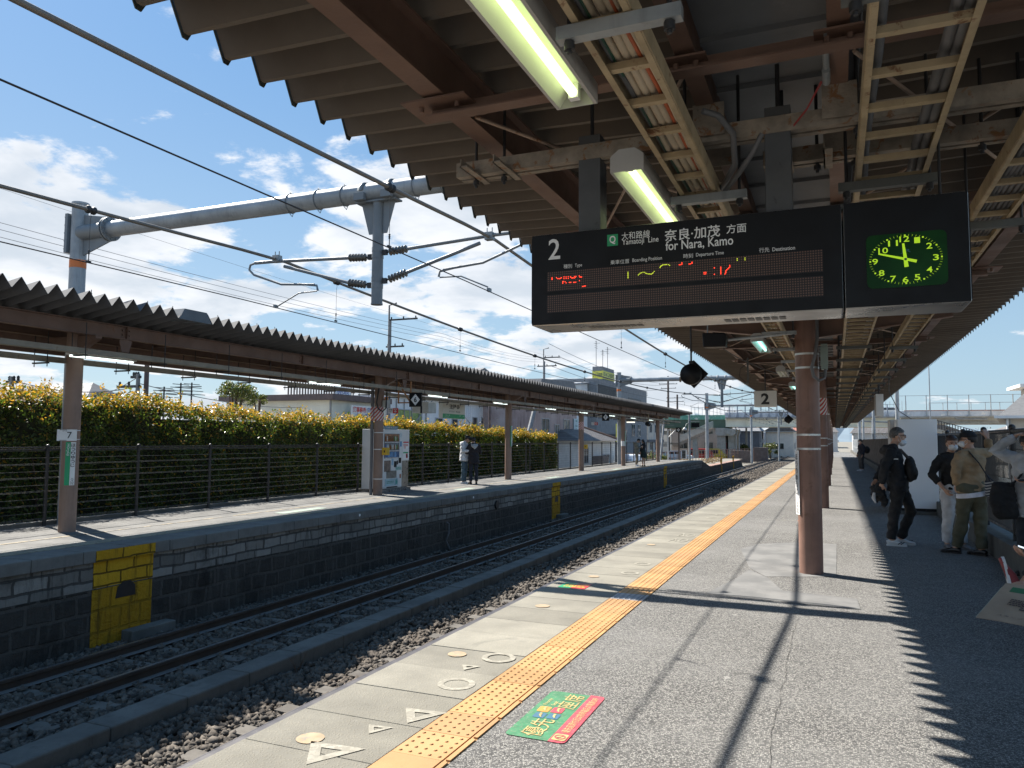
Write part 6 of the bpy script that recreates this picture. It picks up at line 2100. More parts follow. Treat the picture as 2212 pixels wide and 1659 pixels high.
# white clad block left of it
b = thing('white_block', 'white panel clad block left of the grey concrete building', 'building', (-25, 74, GZ))
g = G(); g.prism([(70.6, GZ), (80.6, GZ), (80.6, 7.7), (70.6, 6.75)], (-25, 0, 0), Y, Z, -14); g.obj('wall', MATS['corrugated_white'], b)
g = G(); g.prism([(70.3, 6.76), (80.7, 7.75), (80.7, 7.9), (70.3, 6.9)], (-24.8, 0, 0), Y, Z, -14.3); g.obj('roof', mat('works_roof', (.30, .31, .33), .6), b)
g = G(); g.prism([(60.5, 5.5), (68.5, 5.5), (68.5, 7.1), (64.5, 8.2), (60.5, 7.0)], (-30, 0, 0), Y, Z, -9)
g.obj('gable_roof', mat('house_roof_grey', (.17, .17, .175), .7), label='grey gable roof rising above the opposite roof left of the white block', cat='roof')
def aerial(x, y, z, h, lab):
    g = G(); g.cyl((x, y, z), (x, y, z + h), .03, 6)
    for k in range(4):
        zz = z + h * (.72 + .08 * k); g.bar((x, y - .7 + .1 * k, zz), (x, y + .7 - .1 * k, zz), .025, .025)
    g.bar((x - .3, y, z + h * .9), (x + .5, y, z + h * .9), .03, .03)
    g.obj('tv_aerial', STEELD, label=lab, cat='aerial', group='television aerials on roofs')
for i, (x, y, z, h) in enumerate(((-26.8, 90.0, 10.5, 3.2), (-26.6, 92.2, 10.5, 2.3), (-26.6, 94.4, 10.5, 2.9), (-23.5, 21.6, 2.1, 1.4), (-23.5, 22.4, 2.1, 1.6), (-23.5, 22.95, 2.1, 1.65), (-33, 53, 4.8, 3.0))):
    aerial(x, y, z, h, ('tallest aerial on the left of the signed tower', 'shortest aerial in the middle of the signed tower', 'aerial at the right of the signed tower', 'small aerial above the hedge near the tree', 'left aerial above the hedge', 'right aerial above the hedge beside the low building', 'aerial on the roof right of the second utility pole')[i])
# vertical yellow sign
vs_ = thing('vertical_sign', 'tall narrow yellow sign with dark green writing left of the far pillar', 'sign', (-19.5, 72.9, 1.35))
g = G(); g.box(-19.6, 72.4, 1.35, -19.4, 73.45, 3.12); g.obj('panel', YSIGN, vs_)
g = G(); vtext(g, 'ライフ住宅', (-19.4, 72.92, 2.23), .8, 1.7, Y, Z, .02, .02); g.obj('lettering', mat('sign_dark_green', (.01, .09, .05), .5), vs_)
vs_ = thing('vertical_sign', 'pale blue vertical sign beside the rusty brown house', 'sign', (-19.8, 61, 1.4))
g = G(); g.box(-19.95, 60.4, 1.3, -19.9, 61.6, 3.3); g.obj('panel', mat('sign_pale_blue', (.45, .58, .62), .5), vs_)
g = G(); vtext(g, 'ニシタ', (-19.9, 61, 2.3), .8, 1.8, Y, Z, .02, .01); g.obj('lettering', mat('sign_teal', (.05, .25, .25), .5), vs_)
# flats and houses farther along
def house(nm, lab, x0, x1, y0, y1, h, wallm, roofm, rh=1.6, wins=3, gable='x', cat='house'):
    t = thing(nm, lab, cat, ((x0 + x1) / 2, (y0 + y1) / 2, GZ))
    g = G(); g.box(x0, y0, GZ, x1, y1, h); g.obj('wall', wallm, t)
    e = .4; xm, ym = (x0 + x1) / 2, (y0 + y1) / 2
    g = G()
    if gable == 'x':
        vs = [(x0 - e, y0 - e, h), (x1 + e, y0 - e, h), (x1 + e, y1 + e, h), (x0 - e, y1 + e, h), (x0 + 1, ym, h + rh), (x1 - 1, ym, h + rh)]
        g.add(vs, [(0, 1, 5, 4), (1, 2, 5), (2, 3, 4, 5), (3, 0, 4), (0, 3, 2, 1)])
    else:
        vs = [(x0 - e, y0 - e, h), (x1 + e, y0 - e, h), (x1 + e, y1 + e, h), (x0 - e, y1 + e, h), (xm, y0, h + rh), (xm, y1, h + rh)]
        g.add(vs, [(1, 2, 5, 4), (2, 3, 5), (3, 0, 4, 5), (0, 1, 4), (0, 3, 2, 1)])
    g.obj('roof', roofm, t)
    for k in range(wins):
        yc = y0 + (y1 - y0) * (k + .5) / wins
        for z in (.1, 2.6) if h > 3.2 else (.0,):
            window_x(t, x1 + .01, yc - .8, yc + .8, z, z + 1.2, 1, GLASS if k % 2 else CURT)
    for k in range(2):
        yc = y0 + (y1 - y0) * (.32 + .4 * k)
        g = G(); g.box(x1, yc - .4, GZ + .05 + k * 2.6, x1 + .32, yc + .4, GZ + .65 + k * 2.6); g.cyl((x1 + .05, yc + .6, GZ), (x1 + .05, yc + .6, h), .05, 6); g.obj('air_conditioner', WHITE, t)
    g = G(); g.cyl((x0 + .1, y0 - .06, GZ), (x0 + .1, y0 - .06, h), .05, 6); g.box(x0 - .3, y0 - .46, h - .06, x1 + .3, y0 - .36, h + .03); g.obj('gutter', FRAME, t)
    nx = max(1, int((x1 - x0) / 3.5))
    for k in range(nx):
        xc = x0 + (x1 - x0) * (k + .5) / nx
        for z in (.1, 2.6) if h > 3.2 else (.0,):
            window_y(t, y0 - .01, xc - .7, xc + .7, z, z + 1.1, 1, GLASS if k % 2 == 0 else CURT)
    return t
BEIGE = mat('beige_wall', (.58, .53, .46), .8, 0, .08, 1, streak=.2); PINKW = mat('pinkish_wall', (.55, .46, .43), .8, 0, .08); GREYW = mat('grey_wall', (.46, .47, .48), .8, 0, .08); DARKW = mat('dark_wall', (.12, .125, .14), .8, 0, .12); CREAMW = mat('cream_house_wall', (.66, .61, .54), .8, 0, .06)
house('beige_flats', 'beige two storey flats with a dark band right of the grey building', -38, -24.5, 108, 118, 4.6, BEIGE, MATS['roof_tile_red'], 1.4, 3)
g = G(); g.box(-38.1, 107.9, 1.2, -24.35, 118.1, 1.6); g.obj('dark_band', DARKW, bpy.data.objects['beige_flats'])
house('pink_house', 'pinkish house with a grey tiled roof behind the stairs under the overpass', -26, -17.5, 132, 141, 3.6, PINKW, MATS['roof_tile_grey'], 1.6, 2)
house('grey_house', 'dark grey house just right of the overpass pier', -17.8, -12.2, 140, 149, 3.2, DARKW, mat('house_roof_grey', (.17, .17, .175), .7), 1.6, 2)
house('cream_house', 'cream house with a pale roof in the middle under the overpass', -11.6, -6.8, 146, 155, 3.2, CREAMW, MATS['roof_tile_grey'], 1.8, 2, 'y')
house('red_roof_house', 'house with a pink red tiled roof under the overpass', -8, -4.4, 162, 172, 3.3, CREAMW, MATS['roof_tile_red'], 1.6, 2)
house('far_grey_house', 'pale far house right of the red roofed one', -4.4, .5, 195, 206, 3.6, GREYW, MATS['roof_tile_grey'], 1.8, 2)
for i, (x0, x1, y0, h) in enumerate(((3, 11, 150, 3.0), (13, 22, 165, 3.4), (-40, -30, 160, 3.5), (24, 34, 140, 3.2), (6, 13, 190, 4.4), (-62, -48, 150, 4.0), (-60, -45, 110, 4.0))):
    house('distant_house', ('dark roofed house seen left of the glasses man', 'second dark roofed house behind the glasses man', 'house at the far left beyond the stairs', 'house behind the bare bushes right of the white cabinet', 'tall distant house just right of the canopy end', 'distant house far left behind the beige flats', 'distant house left behind the grey building')[i], x0, x1, y0, y0 + 9, h, (GREYW, DARKW, BEIGE, CREAMW, GREYW, BEIGE, GREYW)[i], MATS['roof_tile_grey'], 2.0, 2, 'y' if i % 2 else 'x')
house('roof_peak_house', 'small dark pointed roof just above the hedge behind the nearest pillar', -38, -33.5, 26.2, 28.3, 3.3, GREYW, mat('house_roof_dark', (.10, .10, .11), .7), 1.0, 1)
# far town blocks and hills; blue haze is put into their colour
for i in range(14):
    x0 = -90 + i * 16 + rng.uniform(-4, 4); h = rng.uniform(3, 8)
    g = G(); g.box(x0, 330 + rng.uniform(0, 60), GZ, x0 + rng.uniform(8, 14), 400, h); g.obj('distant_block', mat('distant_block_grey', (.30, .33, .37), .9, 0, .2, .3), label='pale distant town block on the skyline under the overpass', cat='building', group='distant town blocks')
g = G(); vs = []; n_ = 80
for k in range(n_ + 1):
    x = -1500 + 3000 * k / n_
    vs.append((x, 2300, GZ)); vs.append((x, 2300 + 200, 40 + 30 * math.sin(k * .5) + 22 * math.sin(k * 1.3 + 1)))
g.add(vs, [(2 * k, 2 * k + 2, 2 * k + 3, 2 * k + 1) for k in range(n_)])
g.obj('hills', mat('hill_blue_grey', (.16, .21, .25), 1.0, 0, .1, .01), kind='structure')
# parked cars and small van
def car(x, y, rz, lab, col, van=False):
    t = thing('parked_car', lab, 'car', (x, y, GZ), 'parked cars', world=False)
    L, W_, H_ = (3.4, 1.45, 1.75) if van else (4.2, 1.7, 1.45)
    pm = mat(col[0], col[1], .3, 0, .03)
    g = G()
    if van: pr = [(-L / 2, .35), (L / 2, .35), (L / 2, .85), (L / 2 - .15, 1.0), (L / 2 - .75, H_ - .05), (L / 2 - 1.0, H_), (-L / 2 + .1, H_), (-L / 2, 1.2)]
    else: pr = [(-L / 2, .35), (L / 2, .35), (L / 2, .75), (L / 2 - 1.0, .92), (L / 2 - 1.7, H_), (-L / 2 + .9, H_), (-L / 2 + .1, .95), (-L / 2, .8)]
    g.prism(pr, (0, W_ / 2, 0), X, Z, W_); g.obj('body', pm, t, bevel=.06)
    g = G()
    a, b_ = (-L / 2 + .25, L / 2 - .95) if van else (-L / 2 + .95, L / 2 - 1.75)
    for s in (-1, 1):
        yy_ = s * (W_ / 2 + .004)
        g.box(a, yy_ - .005, 1.0, (a + b_) / 2 - .04, yy_ + .005, H_ - .14); g.box((a + b_) / 2 + .04, yy_ - .005, 1.0, b_, yy_ + .005, H_ - .14)
    g.box(-L / 2 - .006, -W_ / 2 + .15, 1.05, -L / 2 + .01, W_ / 2 - .15, H_ - .2)
    g.obj('side_window', GLASS, t)
    g = G(); x1 = L / 2 - (.12 if van else .98)
    g.add([(L / 2 - .17, -W_ / 2 + .12, 1.02), (L / 2 - .17, W_ / 2 - .12, 1.02), (L / 2 - .72, W_ / 2 - .15, H_ - .1), (L / 2 - .72, -W_ / 2 + .15, H_ - .1)] if van else [(L / 2 - 1.02, -W_ / 2 + .12, .95), (L / 2 - 1.02, W_ / 2 - .12, .95), (L / 2 - 1.65, W_ / 2 - .15, H_ - .06), (L / 2 - 1.65, -W_ / 2 + .15, H_ - .06)], [(0, 1, 2, 3)]); g.obj('windscreen', GLASS, t)
    for sx in (-1, 1):
        for sy in (-1, 1):
            g = G(); g.cyl((sx * L * .32, sy * (W_ / 2 - .16), .30), (sx * L * .32, sy * (W_ / 2 + .01), .30), .30, 18); w = g.obj('wheel', BLACK, t)
            g = G(); g.cyl((sx * L * .32, sy * (W_ / 2 + .005), .30), (sx * L * .32, sy * (W_ / 2 + .02), .30), .18, 14); g.obj('rim', GALV, w)
    g = G()
    for sy in (-1, 1): g.box(L / 2 - .02, sy * W_ * .36 - .12, .68, L / 2 + .01, sy * W_ * .36 + .12, .82)
    g.obj('headlight', mat('headlight', (.6, .6, .58), .15), t)
    t.rotation_euler = (0, 0, rz)
    return t
CW = ('car_white', (.62, .66, .70)); CD = ('car_dark', (.02, .025, .03)); CR = ('car_red', (.40, .03, .03)); CY_ = ('car_yellow', (.60, .45, .03))
car(-16.6, 66.2, R(-62), 'white small van parked behind the far pillar', CW, True)
car(-19.5, 84, R(-80), 'dark car parked behind the far couple', CD, True)
car(-18.6, 118, R(-20), 'dark red car beside the gantry pole near the overpass', CR, True)
car(-17.0, 120, R(-10), 'yellow small van near the overpass pier', CY_, True)
car(-21.0, 112, R(0), 'white car half hidden left of the gantry pole near the overpass', CW, False)
g = G(); g.box(-40, 66, GZ, -13.5, 130, GZ + .02); g.obj('road', MATS['road_grey'], kind='structure')
g = G(); g.box(-21.0, 66.8, -1.4, -20.9, 67.8, .6); t = g.obj('banner_flag', mat('banner_maroon', (.16, .03, .07), .7), label='dark red upright banner between the cottage and the far pillar', cat='banner', group='upright banners')
g = G(); text(g, 'JUNJUN', (-20.9, 67.3, -.4), 1.5, .5, Z, -Y, .02, .02) if False else vtext(g, 'のぼり', (-20.9, 67.3, -.4), .6, 1.6, Y, Z, .02, .02); g.obj('lettering', mat('banner_pink', (.5, .15, .25), .7), t)
g = G(); g.box(-15.4, 121, -.9, -15.3, 121.7, 1.2); g.obj('banner_flag', mat('banner_red', (.55, .05, .08), .7), label='small red upright banner beside the overpass pier', cat='banner', group='upright banners')
# fences beyond the opposite platform
bf = thing('pipe_fence', 'long low brown pipe fence along the gravel beyond the opposite platform', 'fence', (-13, 72, -.6))
g = G()
pp = [(-16.5, 63.0), (-15.8, 68), (-15.0, 74), (-14.2, 84), (-13.2, 94), (-12.2, 104), (-10.6, 110), (-9.6, 118)]
dense = []
for (a, b_) in zip(pp[:-1], pp[1:]):
    n_ = max(2, int(math.dist(a, b_) / 1.2))
    dense += [(a[0] + (b_[0] - a[0]) * k / n_, a[1] + (b_[1] - a[1]) * k / n_) for k in range(n_)]
for x, y in dense: g.cyl((x, y, -1.3), (x, y, .42), .035, 6)
g.sep('post', mat('pipe_fence_brown', (.17, .105, .085), .7, 0, .2), bf)
g = G(); g.tube([(x, y, .42) for x, y in dense], .035, 6); g.tube([(x, y, -.15) for x, y in dense], .025, 6); g.sep('rail', mat('pipe_fence_brown', (.17, .105, .085), .7), bf)
for i, (x, y, w, h) in enumerate(((-11.6, 106, 2.4, 1.4), (-9.6, 112, 2.0, 1.8))):
    g = G(); g.box(x - w / 2, y - .5, -1.4, x + w / 2, y + .5, h - 1.2)
    for k in range(int(w / .12)): g.box(x - w / 2 + k * .12, y - .53, -1.3, x - w / 2 + k * .12 + .04, y - .5, h - 1.22)
    g.obj('lineside_cabin', mat('cabin_brown', (.15, .12, .11), .8, 0, .2), label=('brown slatted lineside box near the third gantry', 'taller brown slatted lineside box near the bend')[i], cat='box', group='lineside boxes')
ab = thing('equipment_box', 'white framed black grid panel at the end of the opposite platform', 'panel', (-11.2, 62, -.1))
g = G(); g.box(-11.36, 62.0, .10, -10.94, 62.06, .80); g.obj('frame', WHITE, ab)
g = G(); 
for i in range(3):
    for k in range(5): g.box(-11.33 + i * .095, 61.985, .14 + k * .125, -11.245 + i * .095, 62.0, .25 + k * .125)
g.obj('grid', BLACKP, ab)
g = G(); g.box(-12.55, 62.15, -.1, -12.45, 62.25, 2.45); g.bar((-12.5, 62.2, 1.75), (-12.0, 62.6, 2.35), .05, .05); g.bar((-12.5, 62.2, 2.4), (-11.9, 62.7, 2.4), .05, .05)
g.obj('white_post', WHITE, label='slim white post with a bracket arm right of the last opposite pillar', cat='post')
fl = thing('flood_lamp', 'white hooded lamp on an arm at the end of the opposite roof', 'lamp', (-10.9, 63, 2.4))
g = G(); g.lathe([(.02, .22), (.10, .16), (.22, 0), (.20, 0), (.02, .1)], (-11.25, 62.9, 2.40), (0, -.2, 1), 16); g.obj('shade', WHITE, fl)
g = G(); g.tube([(-10.9, 63, 3.0), (-11.1, 62.9, 2.9), (-11.25, 62.9, 2.6)], .025, 6); g.obj('arm', GALV, fl)
sgb = thing('hanging_sign', 'dark rectangular hanging sign beyond the end of the opposite roof', 'sign', (-10.3, 63, 2.6))
g = G(); g.box(-10.75, 63, 2.62, -10.1, 63.12, 2.98); g.obj('light_box', BLACKP, sgb); 
g = G(); g.tube([(-10.9, 63.05, 3.1), (-10.1, 63.05, 3.1)], .02, 6); g.cyl((-10.4, 63.05, 2.98), (-10.4, 63.05, 3.1), .012, 6); g.obj('hanger', GALV, sgb)

# trees and shrubs
BARK = mat('bark', (.11, .08, .06), .9, 0, .3, 8, bump=.4)
def bush(nm, lab, cat, x, y, z0, rx, rz, n, size, m, trunk=0.0, gold=.15, group=None):
    t = thing(nm, lab, cat, (x, y, z0), group)
    cz = z0 + trunk + rz
    g = G(); 
    g.tube([(x, y, z0), (x + .05, y, z0 + trunk * .6 + .1), (x, y + .05, cz)], [.07 + rx * .05, .05 + rx * .03, .02], 8)
    r_ = random.Random(int(x * 7 + y))
    cl = []
    for k in range(max(5, int(n / 180))):
        a, e = r_.uniform(0, 6.28), r_.uniform(-.5, 1.2)
        q = Vector((x + math.cos(a) * math.cos(e) * rx * .72, y + math.sin(a) * math.cos(e) * rx * .72, cz + math.sin(e) * rz * .75))
        cl.append((q, r_.uniform(.28, .5)))
        g.tube([(x, y, z0 + trunk * .8), tuple((Vector((x, y, cz)) + q) / 2), tuple(q)], [.035, .02, .006], 5)
    g.obj('trunk', BARK, t)
    per = n // len(cl)
    P = []
    for q, s in cl:
        d = rng.normal(size=(per, 3)); d /= np.linalg.norm(d, axis=1, keepdims=True)
        P.append(np.array(q) + d * (rng.random((per, 1)) ** .5) * np.array([rx * s, rx * s, rz * s]))
    P = np.concatenate(P)
    tone = np.stack([rng.random(len(P)), np.where(rng.random(len(P)) < gold, rng.random(len(P)), 0)], 1).astype(np.float32)
    leaf_mesh('crown', m, P, rnd_dirs(len(P), (0, 0, .4)), rng.uniform(.6, 1.2, len(P)) * size, tone, t)
    return t
BL = MATS['bush_leaf']
bush('tree', 'small leafy tree rising behind the hedge left of the low building', 'tree', -20.5, 22.1, GZ, .85, .62, 2200, .055, BL, 3.95)
bush('tree', 'tiny leafy tree behind the hedge just right of the larger leafy tree', 'tree', -20.5, 23.35, GZ, .42, .3, 600, .05, BL, 4.15)
bush('shrub', 'round green shrub behind the fence right of the far couple', 'shrub', -15.8, 72, GZ, 1.5, .95, 2200, .09, BL, 0)
bush('shrub', 'low green shrub left of the gravel bank', 'shrub', -16.8, 78, GZ, 1.3, .7, 1500, .09, BL, 0)
bush('shrub', 'round dark shrub at the foot of the cream house under the overpass', 'shrub', -9.8, 132, GZ, 1.5, 1.3, 1500, .14, BL, 0)
bush('shrub', 'shrub right of the overpass pier', 'shrub', -12.6, 124, GZ, 1.2, .9, 1200, .13, BL, .6)
bush('bare_tree', 'bare twiggy tree behind the hedge below the station name board', 'tree', -18.5, 38.5, GZ, 2.2, 1.0, 260, .03, MATS['dry_brush'], 2.6, .6)
DG = 'dry grass tufts on the gravel bank'
for i, (x, y) in enumerate(((-11.0, 66, ), (-12.4, 68), (-11.2, 75), (-12.9, 72), (-11.4, 81))):
    n_ = 260
    P = np.stack([x + rng.normal(0, .35, n_), y + rng.normal(0, .5, n_), -.62 + rng.random(n_) * .45], 1)
    leaf_mesh('dry_grass', MATS['dry_brush'], P, rnd_dirs(n_, (1, -1, 0)), rng.uniform(.04, .10, n_), np.stack([rng.random(n_), rng.random(n_)], 1).astype(np.float32), label='tuft of dry grass on the gravel bank beyond the opposite platform', cat='grass tuft', group=DG)

# ================================================================== overpass beyond the platforms
OY = 120
ov = thing('overpass', 'long road overpass with a green left span and cream right spans crossing the line', 'overpass', (-15.5, OY, GZ))
CREAMG = mat('overpass_cream', (.80, .76, .62), .75, 0, .06, .6, streak=.25)
g = G(); g.box(-90, OY, 3.45, -15.35, OY + 9, 4.72); g.obj('green_girder', mat('overpass_dark_green', (.075, .125, .085), .6, 0, .12, .8, streak=.3), ov)
g = G(); g.box(-90, OY - .12, 4.725, -15.35, OY + .1, 5.42); g.obj('green_parapet', mat('overpass_mint', (.13, .36, .27), .6, 0, .15, .8, dirt=((.55, .60, .55), 1.6, .55)), ov)
g = G()
g.box(-15.30, OY, 3.62, 8.6, OY + .3, 4.84); g.box(-15.30, OY - .28, 3.60, 8.6, OY + .5, 3.68); g.box(-15.30, OY + 4, 3.62, 8.6, OY + 9, 4.8)
for k in range(9): g.box(-15.2 + k * 2.9, OY - .22, 3.68, -15.12 + k * 2.9, OY, 4.84)
g.obj('cream_girder', CREAMG, ov)
g = G(); g.box(8.65, OY, 4.05, 70, OY + 9, 4.98); g.box(8.65, OY - .3, 4.05, 70, OY, 4.16); g.obj('grey_girder', MATS['bridge_concrete'], ov)
g = G(); g.box(-15.3, OY - .5, 4.845, 70, OY + 9.5, 5.05); g.obj('deck_slab', MATS['bridge_concrete'], ov)
g = G(); g.box(-15.3, OY - .45, 5.055, 70, OY - .2, 5.78); g.obj('grey_parapet', mat('parapet_blue_grey', (.55, .58, .62), .7, 0, .1, 1, dirt=((.72, .70, .66), 1.4, .56), streak=.3), ov)
g = G(); g.box(9, OY - .5, 5.785, 70, OY - .15, 5.88); g.obj('rusty_coping', mat('coping_rust', (.34, .12, .08), .8, 0, .3, 2), ov)
g = G()
for k in range(21):
    x = -14.6 + k * 1.13; g.box(x - .07, OY - .62, 5.06, x + .07, OY - .46, 6.75); g.prism([(-.22, 0), (.22, 0), (.08, .55), (-.08, .55)], (x, OY - .47, 5.06), X, Z, .2)
    g.box(x - .16, OY - .66, 5.0, x + .16, OY - .45, 5.12)
for z in (6.05, 6.72): g.box(-14.9, OY - .58, z, 8.5, OY - .50, z + .05)
g.obj('parapet_railing', mat('post_blue_grey', (.30, .33, .38), .6, .1, .12), ov)
FP = mat('bridge_fence_grey', (.34, .36, .37), .6, .1, .1)
g = G()
for k in range(24):
    x = 9.2 + k * 2.55; g.box(x - .05, OY - .55, 5.05, x + .05, OY - .46, 7.95); g.box(x - .25, OY - .66, 4.98, x + .25, OY - .45, 5.12)
g.box(4.9, OY - .52, 7.88, 70, OY - .48, 7.93)
for k in range(10): g.box(5 + .55 * k, OY + 8.9, 5.05, 5.06 + .55 * k, OY + 9, 7.6)
for k in range(20): g.box(13 + k * 1.8, OY + 8.9, 5.05, 13.08 + k * 1.8, OY + 9, 7.3)
g.box(13, OY + 8.9, 7.25, 50, OY + 9, 7.32)
for k in range(12): x = -22 + k * .6; g.box(x, OY + 8.9, 5.4, x + .05, OY + 9, 7.0)
g.box(-22, OY + 8.9, 6.95, -15, OY + 9, 7.0)
g.obj('fence_rails', FP, ov)
pier = thing('overpass_pier', 'concrete pier with a blocky cap under the joint of the overpass', 'pier', (-15.5, OY + 3, GZ))
g = G(); g.box(-16.55, OY - .3, GZ, -15.35, OY + 6, 2.35); g.box(-15.0, OY + .4, GZ, -14.1, OY + 6, 2.6); g.obj('column', MATS['bridge_concrete'], pier)
g = G(); g.prism([(-16.75, 2.5), (-16.4, 2.25), (-14.2, 2.25), (-13.8, 2.6), (-13.8, 3.2), (-15.2, 3.42), (-16.75, 3.44)], (0, OY + 6.2, 0), X, Z, 6.8); g.box(-15.3, OY - .9, 2.5, -14.6, OY - .6, 3.2); g.obj('cap', MATS['bridge_concrete'], pier)
g = G()
for x in (-13.75, -13.3): g.tube([(x, OY - .2, GZ), (x, OY - .2, 2.4), (x + .25, OY - .3, 2.9), (x - .1, OY - .35, 3.5), (x + 2.5 if x > -13.5 else x, OY - .4, 3.55)], .08, 8)
g.sep('drain_pipe', mat('pipe_grey', (.3, .31, .31), .6), pier)
g = G(); g.tube([(2.4, OY - .4, 4.75), (2.6, OY - .4, 4.45), (6.4, OY - .4, 4.25), (8.4, OY - .4, 4.22)], .10, 8); g.tube([(15.2, OY - .4, 4.9), (15.4, OY - .4, 4.65), (19, OY - .4, 4.62)], .10, 8)
g.sep('gutter_pipe', mat('pipe_grey', (.3, .31, .31), .6), ov)
g = G(); g.box(8.2, OY + .02, GZ, 9.1, OY + 6, 5.0); g.obj('pier', MATS['bridge_concrete'], label='square concrete pier of the overpass behind the white vending cabinet', cat='pier')
pk = thing('passing_car', 'white car roof just showing above the overpass parapet', 'car', (7.6, OY + 3, 5.05))
g = G(); g.prism([(-2.1, .3), (2.1, .3), (2.1, .8), (1.3, .95), (.6, 1.42), (-.9, 1.42), (-1.7, .95), (-2.1, .85)], (7.3, OY + 4, 5.05), X, Z, 1.7); g.obj('body', mat('car_white', (.62, .66, .70), .3), pk, bevel=.05)
g = G(); g.prism([(-1.45, .98), (1.1, .98), (.55, 1.36), (-.85, 1.36)], (7.3, OY + 2.29, 5.05), X, Z, .01); g.obj('side_window', GLASS, pk)
sr = thing('overpass_stairs', 'pedestrian stairs with pale railings climbing to the left end of the overpass', 'stairs', (-20, 116, GZ))
g = G()
x0, z0, x1, z1 = -21.6, 1.1, -16.5, 3.4
n_ = 16
for k in range(n_): g.box(x0 + (x1 - x0) * k / n_, 115.2, z0 + (z1 - z0) * k / n_ - .25, x0 + (x1 - x0) * (k + 1) / n_, 117, z0 + (z1 - z0) * (k + 1) / n_)
g.box(-22.8, 115.2, .9, -21.6, 117, 1.15); g.prism([(x0, z0 - .45), (x1, z1 - .45), (x1, z1 - .1), (x0, z0 - .1)], (0, 115.2, 0), X, Z, .1)
for k in range(8): g.box(-22.8 - k * .0, 117 + k * .35, .9 - k * .2, -21.6, 117.35 + k * .35, 1.1 - k * .25)
g.obj('steps', mat('stairs_brown_concrete', (.32, .25, .19), .8, 0, .15), sr)
g = G()
for k in range(34):
    f = k / 33; x = x0 + (x1 - x0) * f; z = z0 + (z1 - z0) * f; g.box(x - .03, 115.1, z, x + .03, 115.16, z + .95)
g.bar((x0, 115.13, z0 + .95), (x1, 115.13, z1 + .95), .06, .06); g.obj('railing', mat('railing_pale', (.55, .55, .50), .6), sr)
g = G(); g.box(-19.5, 115.4, GZ, -18.9, 116.8, 2.0); g.obj('support', MATS['bridge_concrete'], sr)
sr = thing('footpath_stairs', 'dark railed stairs sloping down behind the bare bushes under the overpass', 'stairs', (14, 108, GZ))
g = G(); g.prism([(11.5, 3.2), (20, .6), (20, .2), (11.5, 2.8)], (0, 109, 0), X, Z, 2); g.obj('steps', MATS['bridge_concrete'], sr)
g = G()
for k in range(30):
    f = k / 29; x = 11.5 + 8.5 * f; z = 3.2 - 2.6 * f; g.box(x - .04, 106.9, z, x + .04, 107, z + 1.0)
g.bar((11.5, 106.95, 4.2), (20, 106.95, 1.6), .07, .07); g.obj('railing', STEELD, sr)
tw = thing('lift_tower', 'pale flat roofed tower at the right end of the overpass', 'tower', (24, 116, GZ))
g = G(); g.box(22.6, 112, GZ, 29, 118, 8.3); g.obj('wall', BEIGE, tw)
g = G(); g.box(21.2, 111, 8.35, 30, 119, 8.75); g.obj('roof', WHITE, tw)
g = G(); g.box(22.0, 111.6, 5.0, 22.2, 111.8, 8.35); g.obj('post', STEELD, tw)

# ================================================================== right side of the platform
g = G(); g.box(2.00, -8, -.3, 2.42, 118, .30); g.obj('right_kerb', MATS['kerb_concrete'], kind='structure', bevel=.015)
rf = thing('bar_fence', 'black railing of thin upright bars along the right edge of the platform', 'fence', (2.17, 14, .3))
for y in (-.6, 1.5, 3.6, 5.7, 7.8, 9.9, 11.95, 14.05, 16.15, 18.3, 20.4, 22.4):
    g = G(); g.box(2.14, y - .035, .30, 2.20, y + .035, 1.75); g.ball((2.17, y, 1.79), .045, 10, 6); g.obj('post', FENCEM, rf)
g = G(); g.tube([(2.17, -2, 1.745), (2.17, 22.4, 1.745)], .028, 8); g.tube([(2.17, -2, .40), (2.17, 22.4, .40)], .022, 8); g.sep('rail', FENCEM, rf)
g = G()
y = -1.5
while y < 22.3:
    g.cyl((2.17, y, .4), (2.17, y, 1.73), .0045, 4); y += .055
for z in (.62, 1.1, 1.5): g.tube([(2.175, -2, z), (2.175, 22.4, z)], .005, 4)
g.obj('bar_panel', FENCEM, rf)
g = G(); g.cyl((2.12, 14.1, .30), (2.12, 14.1, .40), .03, 10); g.obj('plastic_bottle', WHITE, label='small white bottle on the kerb at a post of the right railing', cat='bottle')
cf = thing('corrugated_fence', 'dark corrugated fence running along the right of the platform into the distance', 'fence', (2.3, 40, 0))
g = G()
vs = []; n_ = 560
for k in range(n_ + 1):
    yy_ = 22.6 + 55 * k / n_; q = (.0, .035, .035, 0)[k % 4]
    for z in (.05, 1.72): vs.append((2.22 + q, yy_, z))
g.add(vs, [(2 * k, 2 * k + 2, 2 * k + 3, 2 * k + 1) for k in range(n_)])
vs2 = [(x + .02, y_, z) for x, y_, z in vs]; g.add(vs2, [(2 * k, 2 * k + 1, 2 * k + 3, 2 * k + 2) for k in range(n_)])
g.obj('sheet', mat('dark_brown_sheet', (.050, .040, .036), .6, 0, .2, 1.5), cf)
ef = thing('mesh_fence', 'pale wire mesh fence at the far end of the platform', 'fence', (1.9, 82, 0))
g = G()
for k in range(24): g.cyl((2.1, 78.5 + k * 1.2, 0), (2.1, 78.5 + k * 1.2, 1.7), .03, 6)
for z in (.1, .9, 1.7): g.tube([(2.1, 78.5, z), (2.1, 106, z)], .025, 6)
for k in range(90): g.cyl((2.1, 78.5 + k * .3, .1), (2.1, 78.5 + k * .3, 1.7), .008, 4)
g.obj('panel', FP, ef)
